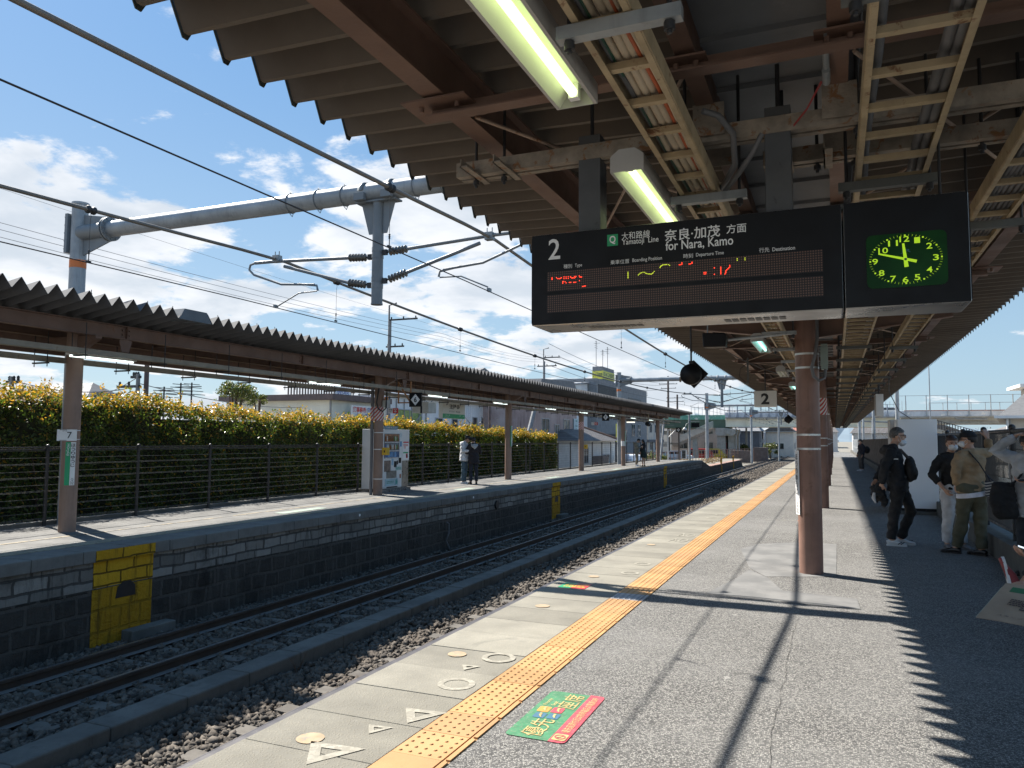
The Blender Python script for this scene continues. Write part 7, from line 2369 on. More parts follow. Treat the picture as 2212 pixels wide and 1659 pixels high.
# white vending cabinets seen from the side
wc = thing('white_cabinet', 'tall plain white side of a vending cabinet standing on the right of the platform', 'vending machine', (1.67, 19.3, 0))
g = G(); g.box(1.285, 19.0, .13, 2.06, 19.75, 2.085); g.obj('cabinet', mat('cabinet_white', (.82, .83, .84), .4, 0, .03, .8), wc, bevel=.01)
g = G(); g.box(1.265, 19.02, .14, 1.284, 19.74, 2.075); g.obj('door', VW, wc)
g = G(); g.box(1.32, 19.05, .07, 2.05, 19.7, .13); g.box(1.80, 18.97, .09, 1.92, 19.02, .125); g.obj('feet', BLACK, wc)
g = G(); g.box(1.24, 18.9, .0, 2.12, 19.85, .065); g.obj('plinth', MATS['kerb_concrete'], wc)
wc2 = thing('white_cabinet', 'second cabinet just behind the plain white one, only its left edge showing', 'vending machine', (1.6, 20.3, 0))
g = G(); g.box(1.20, 19.95, .10, 2.0, 20.9, 2.10); g.obj('cabinet', mat('cabinet_grey_white', (.50, .50, .48), .5), wc2, bevel=.01)
# house, road and dry brush behind the railing
house('cream_house', 'cream house with a grey hip roof behind the right railing', 7.1, 15, 41, 52, 2.7, mat('house_cream', (.58, .52, .44), .8, 0, .05), mat('house_shingle', (.12, .12, .12), .8, 0, .15, 6), 1.6, 2)
hr_ = bpy.data.objects['cream_house.001']; hr_.rotation_euler = (0, 0, R(-10)); hr_.location += Vector((1.05, -.9, 0))
g = G(); g.box(6.6, 40.5, 2.66, 15.5, 40.62, 2.78); g.cyl((7.1, 40.8, GZ), (7.1, 40.8, 2.7), .05, 8); g.obj('gutter', WHITE, hr_)
g = G(); g.quad((2.43, -8, -.35), (9, -8, -1.0), (9, 90, -1.0), (2.43, 90, -.35)); g.obj('bank', MATS['ground_soil'], kind='structure')
g = G(); g.box(9, -8, -1.2, 16, 90, -.98); g.obj('road', MATS['road_grey'], kind='structure')
g = G(); g.box(8.0, 40, -1.2, 8.15, 70, .35); g.obj('low_wall', WHITE, label='low pale wall seen through the right railing', cat='wall')
g = G(); g.box(6.1, 26, -1.2, 6.2, 40, .15); g.obj('low_wall', mat('pale_blue_wall', (.42, .50, .55), .7), label='low pale blue wall right behind the railing by the people', cat='wall')
def brush(lab, x, y, rx, ry, z0, h, n):
    t = thing('bare_bush', lab, 'bush', (x, y, z0), 'bare bushes behind the right fence')
    g = G(); r_ = random.Random(int(x * 31 + y * 7))
    for k in range(46):
        p = Vector((x + r_.uniform(-rx, rx) * .6, y + r_.uniform(-ry, ry) * .6, z0))
        q = Vector((x + r_.uniform(-rx, rx), y + r_.uniform(-ry, ry), z0 + h * r_.uniform(.6, 1.0)))
        m_ = p.lerp(q, .5) + Vector((r_.uniform(-.1, .1), r_.uniform(-.1, .1), .05))
        g.tube([p, m_, q], [.014, .009, .003], 4, False)
        for j in range(4):
            a = m_.lerp(q, r_.random()); g.tube([a, a + Vector((r_.uniform(-.25, .25), r_.uniform(-.25, .25), r_.uniform(.02, .28)))], [.005, .002], 3, False)
    g.obj('twigs', mat('twig_red_brown', (.16, .08, .065), .85, 0, .25), t)
    P = np.stack([x + rng.uniform(-rx, rx, n), y + rng.uniform(-ry, ry, n), z0 + h * rng.random(n) ** .7], 1)
    leaf_mesh('dry_leaves', MATS['dry_brush'], P, rnd_dirs(n, (0, 0, .3)), rng.uniform(.015, .035, n), np.stack([rng.random(n), rng.random(n) * .6], 1).astype(np.float32), t)
brush('bare reddish bush right of the white cabinet, nearest the railing', 3.0, 23.5, .7, 1.5, -.5, 2.45, 900)
brush('bare reddish bush behind the capped man', 3.7, 27.5, 1.0, 2.0, -.6, 2.5, 1000)
brush('pale dry bush behind the dark corrugated fence left of the glasses man', 3.4, 52, 1.2, 6, -.6, 2.9, 2200)
brush('dry grassy bush seen low through the right railing', 2.9, 11.5, .35, 2.0, -.45, .8, 700)

# ================================================================== people
def remesh(g, voxel, smooth=6, wr=0.0, wrs=9.0, seed=0.0, ker=None):
    me = bpy.data.meshes.new('r'); me.from_pydata(g.v, [], g.f); me.update()
    o = bpy.data.objects.new('r', me); COL.objects.link(o)
    m = o.modifiers.new('r', 'REMESH'); m.mode = 'VOXEL'; m.voxel_size = voxel
    s = o.modifiers.new('s', 'SMOOTH'); s.iterations = smooth; s.factor = .5
    dg = bpy.context.evaluated_depsgraph_get(); dg.update()
    ev = o.evaluated_get(dg); em = ev.to_mesh()
    n = len(em.vertices)
    co = np.empty(n * 3); em.vertices.foreach_get('co', co); co = co.reshape(-1, 3)
    no = np.empty(n * 3); em.vertices.foreach_get('normal', no); no = no.reshape(-1, 3)
    fs = [tuple(p.vertices) for p in em.polygons]
    ev.to_mesh_clear(); bpy.data.objects.remove(o); bpy.data.meshes.remove(me)
    if wr:
        d = np.array([mnoise.noise(Vector((p[0] * wrs + seed, p[1] * wrs, p[2] * wrs * 1.7))) + .5 * mnoise.noise(Vector((p[0] * wrs * 2.4, p[1] * wrs * 2.4 + seed, p[2] * wrs * 3.2))) for p in co])
        co = co + no * (d * wr)[:, None]
    r = G(); r.v = [tuple(p) for p in co]; r.f = fs; r.mi = [0] * len(fs); r.sm = [True] * len(fs)
    return r


def hand_geo(g, w, d, n, t, curl=.5, k=1.0):
    """wrist w, finger direction d, palm normal n (curl goes towards it), thumb side t"""
    w, d, n, t = Vector(w), Vector(d).normalized(), Vector(n).normalized(), Vector(t).normalized()
    g.tube([w - d * .01, w + d * .035 * k, w + d * .085 * k], [(.026 * k, .018 * k), (.036 * k, .016 * k), (.040 * k, .014 * k)], 10) if abs(d.z) > .98 else None
    for s in (-1.5, -.5, .5, 1.5):
        b = w + d * (.085 - .004 * abs(s)) * k + t * (-s * .019 * k)
        g.tube([w + t * (-s * .012 * k), w + d * .045 * k + t * (-s * .017 * k), b], [.014 * k, .0145 * k, .0115 * k], 8)
        L = (.82, .95, 1.0, .88)[int(s + 1.5)] if True else 1
        p, a = b, 0.0
        pts, rs = [b - d * .012 * k], [.0112 * k]
        for seg, rr in ((.040, .0105), (.026, .0095), (.020, .0075)):
            a += curl * .75
            dd = d * math.cos(a) + n * math.sin(a)
            pts.append(p); rs.append(rr * k)
            p = p + dd * seg * L * k
        pts.append(p); rs.append(.0062 * k)
        g.tube(pts, rs, 8)
    p0 = w + d * .022 * k + t * .024 * k
    p1 = p0 + (d * .6 + t * .62 + n * .25).normalized() * .042 * k
    p2 = p1 + (d * .85 + t * .25 + n * .35).normalized() * .032 * k
    p3 = p2 + (d * .95 + n * .3).normalized() * .024 * k
    g.tube([w + t * .008 * k, p0, p1, p2, p3], [.014 * k, .0145 * k, .0125 * k, .0105 * k, .008 * k], 8)


BASE = dict(pelvis=(0, 0, .93), waist=(0, .01, 1.08), chest=(0, .01, 1.27), neck=(0, -.015, 1.455), head=(0, .035, 1.60), look=(0, 1, 0),
            hipL=(-.085, 0, .90), hipR=(.085, 0, .90), kneeL=(-.10, .02, .49), kneeR=(.10, .02, .49), ankL=(-.105, -.02, .085), ankR=(.105, -.02, .085),
            toeL=(-.13, .13, .03), toeR=(.13, .13, .03),
            shL=(-.175, -.02, 1.395), shR=(.175, -.02, 1.395), elL=(-.235, -.04, 1.12), elR=(.235, -.04, 1.12), wrL=(-.235, .06, .88), wrR=(.235, .06, .88))
SKIN = mat('skin', (.50, .30, .21), .5, 0, .06, 20); SKIN.node_tree.nodes['Principled BSDF'].inputs['Subsurface Weight'].default_value = .08
HAIRB = mat('hair_black', (.012, .010, .010), .45, 0, .4, 60, bump=.5, bs=120)
HAIRG = mat('hair_grey', (.085, .08, .075), .5, 0, .5, 50, bump=.6, bs=120)
MASKM = mat('mask_white', (.70, .72, .74), .8, 0, .05, 30, bump=.2, bs=40)


def cloth(name, col, rough=.85, var=.2, vs=6):
    return mat(name, col, rough, 0, var, vs, bump=.25, bs=220)


def person(label, loc, yaw, J, H, top, pants, shoe, hair='short', hairm=None, mask=None, cap=None, glasses=False, sleeve=1.0, hem=.86, hood=None, bulk=1.0, leg=1.0,
           group=None, vox=.011, hands=(.5, .5), palm=None, skirt=None, shoe_sole=None, plen=.10, ears=True, bodyvox=.009):
    s = H / 1.72
    j = {k: Vector(v) for k, v in BASE.items()}
    for k, v in J.items(): j[k] = Vector(v)
    look = j.pop('look').normalized()
    t = thing('person', label, 'person', loc, group, world=False)
    t.rotation_euler = (0, 0, yaw); t.scale = (s, s, s)
    hd_, nk = j['head'], j['neck']
    side = look.cross(Z); side = side.normalized() if side.length > .05 else X
    upv = side.cross(look).normalized()
    M = Matrix((side, look, upv)).transposed()
    def H_(x, y, z): return hd_ + M @ Vector((x, y, z))
    lerp = lambda a, b, f: j[a].lerp(j[b], f)
    def torso(g, k, z0f=0.0):
        pts = [j['pelvis'] + Vector((0, -.005, -.07)), j['pelvis'] + Vector((0, -.005, .03)), j['waist'], j['chest'], j['chest'].lerp(nk, .55), nk + Vector((0, 0, -.03))]
        ra = [(.165, .115), (.168, .118), (.150, .105), (.172, .120), (.165, .10), (.075, .065)]
        g.tube(pts, [(a * k, b * k) for a, b in ra], 18)
        sh = (j['shR'] - j['shL']).normalized()
        g.tube([j['shL'] + sh * .01, j['shL'].lerp(nk, .5) + Vector((0, 0, -.015)), nk + Vector((0, 0, -.03)), j['shR'].lerp(nk, .5) + Vector((0, 0, -.015)), j['shR'] - sh * .01], [.058 * k, .066 * k, .07 * k, .066 * k, .058 * k], 10)
    # ---- body: one continuous skin
    g = G()
    torso(g, .90)
    g.tube([nk + Vector((0, 0, -.06)), nk + Vector((0, .005, .02)), hd_ + M @ Vector((0, -.02, -.06))], [.062, .054, .052], 12)
    g.ball(H_(0, -.010, .022), (.074, .092, .098), 16, 12, M)
    g.ball(H_(0, .018, -.045), (.058, .066, .075), 14, 10, M)
    g.tube([H_(0, .075, .02), H_(0, .100, -.012), H_(0, .088, -.028)], [.008, .0125, .010], 8)
    g.tube([H_(-.02, .079, -.058), H_(0, .086, -.057), H_(.02, .079, -.058)], .0075, 6)
    if ears:
        for q in (-1, 1): g.ball(H_(q * .076, -.012, -.008), (.010, .020, .032), 8, 8, M)
    for L in 'LR':
        g.tube([lerp('sh' + L, 'sh' + ('R' if L == 'L' else 'L'), .05), lerp('sh' + L, 'el' + L, .5), j['el' + L], lerp('el' + L, 'wr' + L, .4), j['wr' + L]], [.048, .043, .036, .036, .025], 10)
        d = (j['wr' + L] - j['el' + L]).normalized()
        pn = palm[L] if palm and L in palm else None
        sd = 1 if L == 'R' else -1
        if pn is None:
            n_ = Vector((-sd, .25, 0)); n_ = (n_ - d * n_.dot(d)).normalized(); th = Vector((0, 1, 0)) - d * d.y; th = (th - n_ * th.dot(n_)).normalized(); dd = d
        else:
            dd, n_, th = [Vector(q).normalized() for q in pn]
        hand_geo(g, j['wr' + L] + d * .01, dd, n_, th, hands[0 if L == 'L' else 1])
        g.tube([j['hip' + L] + Vector((0, 0, .02)), lerp('hip' + L, 'knee' + L, .5), j['knee' + L], lerp('knee' + L, 'ank' + L, .35), j['ank' + L]], [.078, .068, .050, .050, .034], 12)
        g.tube([j['ank' + L], j['ank' + L].lerp(j['toe' + L], .5) + Vector((0, 0, -.01)), j['toe' + L]], [.034, .032, .022], 8)
    remesh(g, bodyvox, 3).obj('body', SKIN, t)
    # eyes
    g = G()
    for q in (-1, 1): g.ball(H_(q * .031, .074, .008), (.012, .010, .0065), 8, 6, M)
    g.sep('eye', mat('eye_dark', (.03, .02, .018), .2), t)
    g = G()
    for q in (-1, 1): g.tube([H_(q * .016, .083, .026), H_(q * .034, .079, .031), H_(q * .050, .066, .025)], .0038, 5)
    g.sep('eyebrow', hairm or HAIRB, t, .0005)
    # ---- clothes
    g = G(); torso(g, 1.07 * bulk)
    g.tube([j['pelvis'] + Vector((0, -.004, hem - .93)), j['pelvis'], j['waist']], [(.182 * bulk, .135 * bulk), (.180 * bulk, .132 * bulk), (.168 * bulk, .122 * bulk)], 18)
    for L in 'LR':
        e = lerp('el' + L, 'wr' + L, min(1, sleeve) * .96) if sleeve > .5 else lerp('sh' + L, 'el' + L, sleeve * 1.9)
        pts = [lerp('sh' + L, 'sh' + ('R' if L == 'L' else 'L'), .08), lerp('sh' + L, 'el' + L, .45), j['el' + L], lerp('el' + L, 'wr' + L, .5 * min(1, sleeve)), e] if sleeve > .5 else [lerp('sh' + L, 'sh' + ('R' if L == 'L' else 'L'), .08), lerp('sh' + L, 'el' + L, .4), e]
        g.tube(pts, ([.072 * bulk, .066 * bulk, .058 * bulk, .054 * bulk, .042 * bulk] if sleeve > .5 else [.072 * bulk, .07 * bulk, .066 * bulk]), 12)
    g.tube([nk + Vector((0, -.004, -.06)), nk + Vector((0, -.002, .005)), nk + Vector((0, .004, .03))], [(.085, .08), (.072, .070), (.066, .064)], 14)
    if hood == 'back': g.tube([nk + Vector((-.11, -.02, -.01)), nk + Vector((-.08, -.10, -.03)), nk + Vector((0, -.13, -.06)), nk + Vector((.08, -.10, -.03)), nk + Vector((.11, -.02, -.01))], [.035, .05, .06, .05, .035], 10)
    tp = remesh(g, vox, 3, .019, 7.0, loc[0] * 3).obj('top', top, t)
    g = G()
    if skirt:
        g.tube([j['pelvis'] + Vector((0, 0, .12)), j['pelvis'], j['pelvis'] + Vector((0, 0, -.38))], [(.165, .12), (.19, .15), (.25, .20)], 20)
        remesh(g, vox, 3, .02, 10, 2.0).obj('skirt', skirt, t)
    else:
        g.tube([j['pelvis'] + Vector((0, -.005, -.06)), j['pelvis'] + Vector((0, -.005, .02)), j['waist'] + Vector((0, 0, -.04))], [(.170 * leg, .128 * leg), (.172 * leg, .126 * leg), (.155, .112)], 18)
        for L in 'LR':
            e = j['knee' + L].lerp(j['ank' + L], 1 - plen)
            g.tube([j['hip' + L] + Vector((0, 0, .04)), lerp('hip' + L, 'knee' + L, .5), j['knee' + L], lerp('knee' + L, 'ank' + L, .5), e], [.098 * leg, .086 * leg, .070 * leg, .066 * leg, .062 * leg], 14)
        remesh(g, vox, 3, .020, 6.0, loc[1]).obj('trousers', pants, t)
    for L in 'LR':
        a, b = j['ank' + L], j['toe' + L]
        d = (b - a); d.z = 0; d = d.normalized()
        g = G(); z0 = min(a.z - .085, b.z - .03)
        base = Vector((a.x, a.y, 0)) - d * .055
        secs = [(0.0, .030, .055), (.05, .038, .075), (.11, .040, .068), (.17, .044, .045), (.225, .043, .034), (.262, .025, .022)]
        ups = Vector((0, 0, 1)); sl = (b.z - .03) - (a.z - .085)
        vs = []
        g.tube([base + d * x + Z * (a.z - .085 + sl * x / .25 + h * .55 + .012) for x, w, h in secs], [(w, h * .62) for x, w, h in secs], 12)
        sh_ = remesh(g, .008, 2).obj('shoe', shoe, t)
        g = G(); g.prism([(-.005, -.026), (.03, -.038), (.12, -.036), (.19, -.046), (.24, -.038), (.268, -.012), (.268, .012), (.24, .038), (.19, .046), (.12, .036), (.03, .038), (-.005, .026)], base + Z * (a.z - .087), d, Z.cross(d), .022)
        g.obj('sole', shoe_sole or shoe, sh_)
    # ---- hair, cap, mask, glasses
    def shell(c, r, keep, push, m, nm, par=t, jit=.0, nu=26, nv=18):
        g = G(); g.ball((0, 0, 0), (1, 1, 1), nu, nv)
        rr = random.Random(4)
        out = []
        for p in g.v:
            q = Vector(p); k = 1 + rr.uniform(-jit, jit) if keep(q) else push
            out.append(tuple(H_(c[0] + q.x * r[0] * k, c[1] + q.y * r[1] * k, c[2] + q.z * r[2] * k)))
        g.v = out
        return g.obj(nm, m, par)
    if hair == 'short':
        shell((0, -.018, .030), (.088, .107, .108), lambda q: q.z > .34 or (q.y < .12 and q.z > -.30) or (q.y < -.35 and q.z > -.62), .80, hairm or HAIRB, 'hair', jit=.035)
    elif hair == 'fringe':
        shell((0, -.012, .026), (.092, .110, .112), lambda q: q.z > .16 or (q.y < .2 and q.z > -.45) or (q.y < -.3 and q.z > -.8), .78, hairm or HAIRB, 'hair', jit=.04)
    elif hair == 'long':
        shell((0, -.012, .026), (.092, .110, .112), lambda q: q.z > .2 or (q.y < .15), .78, hairm or HAIRB, 'hair', jit=.03)
        g = G(); g.tube([H_(0, -.08, -.02), H_(0, -.10, -.14), H_(0, -.10, -.26)], [(.075, .04), (.085, .04), (.05, .025)], 12); g.obj('hair_length', hairm or HAIRB, t)
    if cap:
        shell((0, -.012, .040), (.098, .116, .108), lambda q: q.z > .02, .70, cap, 'cap')
        g = G(); g.prism([(.075 * math.sin(a), .075 + .085 * math.cos(a)) for a in [R(q) for q in range(-90, 91, 15)]], H_(0, .0, .055), M @ Vector((1, 0, 0)), M @ Vector((0, .97, -.22)), .006); g.obj('cap_brim', cap, t)
    if mask:
        dz = -.045 if mask == 'chin' else 0
        shell((0, .020, -.048 + dz), (.068, .092, .056), lambda q: q.y > .05 and abs(q.z) < .97, .55, MASKM, 'mask')
        g = G()
        for q in (-1, 1):
            g.tube([H_(q * .060, .045, -.028 + dz), H_(q * .076, .005, .018), H_(q * .082, -.018, .008), H_(q * .074, .0, -.04 + dz * .6), H_(q * .056, .05, -.075 + dz)], .0022, 5)
        g.sep('mask_loop', MASKM, t)
    if glasses:
        g = G()
        for q in (-1, 1):
            g.tube([H_(q * .033 + .026 * math.cos(a), .096, .006 + .018 * math.sin(a)) for a in [2 * math.pi * k / 16 for k in range(17)]], .0026, 5)
            g.tube([H_(q * .060, .094, .012), H_(q * .078, .03, .014), H_(q * .080, -.03, .005)], .0026, 5)
        g.obj('glasses', BLACK, t)
    return t, j, M, hd_


def W(t, p):
    return t.matrix_basis @ Vector(p)


def bag(name, label, cat, loc, parts, group=None):
    t = thing(name, label, cat, loc, group)
    for nm, g, m in parts: g.obj(nm, m, t)
    return t


NAVYBLK = cloth('cloth_near_black', (.010, .011, .014)); BLK = cloth('cloth_black', (.013, .013, .014)); OLIVE = cloth('cloth_olive', (.092, .088, .055)); TAN = cloth('cloth_tan', (.32, .225, .13))
WHT = cloth('cloth_white', (.58, .585, .60)); GREYC = cloth('cloth_grey_knit', (.40, .415, .43)); DENIM = cloth('denim_blue', (.055, .095, .125)); DDEN = cloth('denim_dark', (.022, .028, .036)); NAVY = cloth('cloth_navy', (.015, .018, .030)); LGREY = cloth('cloth_light_grey', (.46, .46, .46)); DGREY = cloth('cloth_dark_grey', (.05, .052, .056))
SNK = mat('sneaker_white', (.62, .63, .63), .6, 0, .06); SHB = mat('shoe_black', (.015, .015, .016), .3, 0, .1); KHAKI = cloth('cloth_khaki', (.17, .14, .10))

# 1 man with glasses, seen from the side, facing right
t, j, M, h = person('grey haired man in black with glasses and chin mask standing side on', (.86, 13.3, 0), R(-90), dict(
    pelvis=(0, .02, .92), waist=(0, .0, 1.08), chest=(0, -.03, 1.27), neck=(0, -.03, 1.45), head=(0, .045, 1.60), look=(0, 1, -.02),
    hipR=(.085, .02, .90), kneeR=(.10, -.04, .48), ankR=(.105, -.10, .085), toeR=(.12, .06, .03),
    hipL=(-.085, .02, .90), kneeL=(-.09, .20, .50), ankL=(-.09, .03, .085), toeL=(-.09, .18, .03),
    shR=(.175, -.05, 1.39), elR=(.23, -.16, 1.12), wrR=(.14, -.20, .90), shL=(-.175, -.05, 1.39), elL=(-.24, -.16, 1.12), wrL=(-.10, -.27, .93)), 1.80,
    NAVYBLK, BLK, SNK, 'short', HAIRG, 'chin', None, True, .97, .80, 'back', 1.08, 1.06, None, hands=(.8, .8), plen=.04)
g = G()
for L in ('R', 'L'):
    a, b = j['ank' + L], j['toe' + L]; d = (b - a); d.z = 0; d.normalize()
    sx = .043 if L == 'R' else -.043
    for o in (.09, .125): g.bar(a + d * o + Vector((sx, 0, -.055)), a + d * (o + .05) + Vector((sx, 0, -.02)), .004, .012)
g.obj('shoe_stripes', NAVY, t)
g = G(); g.box(.226, -.10, 1.262, .232, .02, 1.275); g.obj('sleeve_stripe', WHITE, t)
# (built in the person's own frame: parts above are children of the person)
g = G(); c = Vector((1.055, 13.30, 1.17)); g.ball(c, (.085, .17, .205), 18, 12); g.ball(c + Vector((.05, 0, -.05)), (.06, .13, .12), 14, 10)
gs = G(); 
for q in (-.13, .13): gs.tube([c + Vector((-.02, q, .17)), Vector((.93, 13.30 + q, 1.47)), Vector((.74, 13.30 + q, 1.42)), Vector((.70, 13.30 + q, 1.15)), c + Vector((-.06, q, -.12))], .018, 8)
bag('chest_backpack', 'dark rounded backpack worn on the chest of the glasses man', 'backpack', (1.05, 13.3, 1.0), [('pack', remesh(g, .012, 3, .008, 12), BLK), ('straps', gs, DGREY)])
g = G(); g.ball((.62, 13.26, .82), (.085, .13, .13), 14, 10); g.tube([(.60, 13.3, .86), (.55, 13.28, .76), (.57, 13.27, .64)], [.06, .07, .03], 10); g.tube([(.64, 13.25, .80), (.68, 13.25, .68), (.69, 13.24, .59)], [.07, .06, .03], 10); g.tube([(.56, 13.3, .88), (.50, 13.28, .86)], [.05, .03], 8)
gl = G(); gl.tube([(.545, 13.18, .80), (.53, 13.17, .72), (.56, 13.16, .64)], [.022, .03, .01], 8)
bag('held_jacket', 'bundled black jacket with a light lining held behind the glasses man', 'jacket', (.62, 13.3, .6), [('bundle', remesh(g, .012, 3, .03, 14), BLK), ('lining', gl, LGREY)])

# 2 man in black shirt and white trousers
t, j, M, h = person('masked man in a black top and white trousers talking at the railing', (1.60, 13.15, 0), R(-150), dict(
    head=(0, .03, 1.60), look=(.35, 1, -.05), elR=(.30, -.05, 1.14), wrR=(.20, .08, .92), elL=(-.24, .0, 1.12), wrL=(-.17, .14, .93),
    kneeL=(-.11, .05, .49), ankL=(-.12, .03, .085), toeL=(-.14, .18, .03)), 1.68, BLK, WHT, mat('sneaker_grey', (.16, .16, .17), .6, 0, .3, 20), 'short', mat('hair_dark_brown', (.05, .03, .024), .5, 0, .3, 50), 'face', None, False, .60, .85, None, 1.02, 1.12, hands=(.7, .7), plen=.06)
# 3 man in tan jacket, cap, arm raised on the railing
t, j, M, h = person('man in a tan jacket and black cap with one arm up on the railing', (1.775, 12.6, 0), R(22), dict(
    head=(-.015, .045, 1.59), look=(-.92, .55, .02), pelvis=(-.01, .0, .92), chest=(.0, .0, 1.26), neck=(0, -.01, 1.45),
    shR=(.175, .0, 1.41), elR=(.345, .10, 1.44), wrR=(.325, .14, 1.63), shL=(-.175, -.02, 1.39), elL=(-.245, -.05, 1.14), wrL=(-.185, .05, .95),
    hipR=(.085, 0, .90), kneeR=(.10, .0, .49), ankR=(.085, -.05, .085), toeR=(.01, .08, .03), hipL=(-.085, 0, .90), kneeL=(-.10, .08, .49), ankL=(-.155, .15, .085), toeL=(-.25, .26, .03)), 1.745,
    TAN, OLIVE, SHB, 'short', HAIRB, 'face', cloth('cap_black', (.012, .012, .014)), True, .92, .90, None, 1.06, 1.18, hands=(.5, .75),
    palm=dict(R=((.0, .35, 1), (.1, .95, -.3), (-1, .1, 0))), plen=.02)
g = G(); g.tube([j['pelvis'] + Vector((.02, -.01, -.10)), j['pelvis'] + Vector((.01, -.01, -.04))], [(.222, .168), (.215, .162)], 20); g.obj('shirt_hem', cloth('tee_white', (.72, .72, .78)), t)
g = G(); g.tube([(.285, .155, 1.585), (.33, .105, 1.595), (.37, .14, 1.60)], .006, 6); g.obj('wrist_band', BLACK, t)
g = G(); g.prism([(-.10, 0), (.10, 0), (.10, .21), (-.10, .21)], (1.985, 12.40, .84), Vector((.75, -.35, 0)), Z, -.05)
gs = G(); gs.tube([(1.985, 12.42, 1.03), (1.93, 12.41, 1.14), (1.85, 12.44, 1.30), (1.74, 12.49, 1.46), (1.70, 12.58, 1.475), (1.75, 12.72, 1.40), (1.92, 12.72, 1.2), (2.06, 12.58, 1.02)], (.020, .006), 8)
sm = NT('zigzag_weave'); sxx = sm.n('ShaderNodeSeparateXYZ'); sm.t.links.new(sm.obj, sxx.inputs[0])
zz_ = sm.math('ADD', sm.math('MULTIPLY', sxx.outputs[2], 26.0), sm.math('ABSOLUTE', sm.math('SUBTRACT', sm.math('FRACT', sm.math('MULTIPLY', sxx.outputs[1], 14.0)), .5)))
ZIG = sm.done(sm.mix(sm.math('GREATER_THAN', sm.math('FRACT', zz_), .5), (.03, .035, .06), (.42, .41, .38)), .9)
bag('shoulder_bag', 'small zigzag patterned shoulder bag on the hip of the man in tan', 'bag', (2.03, 12.5, .82), [('pouch', g, ZIG), ('strap', gs, NAVY)])
# 4 person in grey knit at the right edge
t, j, M, h = person('person in a grey knit top with a raised elbow at the right edge', (2.175, 11.0, 0), R(150), dict(
    head=(0, .04, 1.60), look=(-.2, 1, -.25), shR=(.18, -.01, 1.41), elR=(.40, .03, 1.50), wrR=(.12, .05, 1.70), shL=(-.18, -.02, 1.38), elL=(-.25, .04, 1.14), wrL=(-.06, .28, 1.14)), 1.70,
    GREYC, DDEN, SHB, 'fringe', HAIRB, None, None, True, .98, .70, None, 1.16, 1.1, hands=(.7, .4), palm=dict(R=((-1, .1, .25), (0, -.2, -1), (0, 1, 0)), L=((.8, .5, .1), (0, -.2, 1), (0, 1, 0))))
pos = W(t, (.02, .34, 1.16))
g = G(); g.prism([(-.075, -.036), (.075, -.036), (.075, .036), (-.075, .036)], (2.05, 10.68, 1.155), Vector((.95, .1, .05)), Vector((.1, -.95, -.2)), .009)
g.obj('smartphone', BLACKP, label='dark smartphone held by the person in grey knit', cat='phone')
g = G(); secs = [(1.905, 10.92, .665, .09, .05), (1.89, 10.92, .70, .135, .07), (1.86, 10.92, .85, .15, .085), (1.86, 10.92, 1.0, .135, .065), (1.875, 10.92, 1.11, .115, .03)]
g.stack(secs, 20)
gs = G(); gs.tube([(1.93, 10.86, 1.08), (2.02, 10.88, 1.16), (2.12, 10.93, 1.30)], (.03, .008), 8); gs.tube([(1.97, 10.98, 1.08), (2.05, 10.98, 1.16), (2.15, 10.99, 1.30)], (.02, .008), 8)
bag('tote_bag', 'large black tote bag hanging beside the person in grey knit', 'bag', (1.87, 10.92, .68), [('pouch', remesh(g, .012, 3, .015, 9), BLK), ('handles', gs, BLK)])
# 5 far person by the corrugated fence
t, j, M, h = person('far person in dark clothes with a pink collar near the corrugated fence', (1.27, 45, 0), R(120), dict(look=(.6, 1, -.1)), 1.68, NAVY, DGREY, SNK, 'short', HAIRB, 'face', vox=.018, bodyvox=.014, bulk=1.1, leg=1.2, shoe_sole=SNK)
g = G(); g.tube([Vector((-.07, .0, 1.45)), Vector((0, .07, 1.42)), Vector((.07, 0, 1.45)), Vector((0, -.07, 1.46)), Vector((-.07, 0, 1.45))], .03, 8); g.obj('pink_collar', cloth('collar_pink', (.50, .12, .13)), t)
g = G(); g.ball((1.56, 44.95, 1.12), (.15, .20, .20), 14, 10)
bag('backpack', 'round black bag hanging at the side of the far person', 'bag', (1.55, 45, .95), [('pack', remesh(g, .02, 3, .01), BLK)])
# 6-7 the pair opposite
t, j, M, h = person('person in a white fleece jacket and blue jeans looking down on the opposite platform', (-12.13, 24.4, 0), R(-80), dict(
    head=(0, .13, 1.555), look=(0, 1, -.75), neck=(0, .02, 1.44), elR=(.25, .04, 1.13), wrR=(.10, .26, 1.18), elL=(-.25, .04, 1.13), wrL=(-.08, .26, 1.18)), 1.74,
    cloth('fleece_white', (.58, .585, .60)), DENIM, SNK, 'fringe', HAIRB, None, None, False, .95, .80, 'back', 1.15, 1.05, 'pair on the opposite platform', vox=.014, hands=(.8, .8), plen=.04)
t, j, M, h = person('person in a dark jacket with a grey hood seen from behind on the opposite platform', (-11.75, 24.4, 0), R(40), dict(
    head=(-.02, .06, 1.58), look=(-.3, 1, -.5), elR=(.27, .06, 1.14), wrR=(.10, .22, 1.14), elL=(-.25, .08, 1.14), wrL=(-.08, .24, 1.14)), 1.66,
    cloth('jacket_brown_black', (.016, .013, .016)), NAVY, SHB, 'fringe', HAIRB, None, None, False, .95, .74, None, 1.16, 1.0, 'pair on the opposite platform', vox=.014, hands=(.8, .8), plen=.03)
g = G(); g.tube([(-.125, .03, 1.44), (-.10, -.07, 1.43), (-.05, -.125, 1.37), (0, -.145, 1.31), (.05, -.125, 1.37), (.10, -.07, 1.43), (.125, .03, 1.44)], [.03, .045, .05, .05, .05, .045, .03], 10); g.ball((0, -.10, 1.40), (.12, .06, .07), 12, 8)
remesh(g, .012, 3, .006).obj('hood', cloth('hood_grey', (.42, .42, .42)), t)
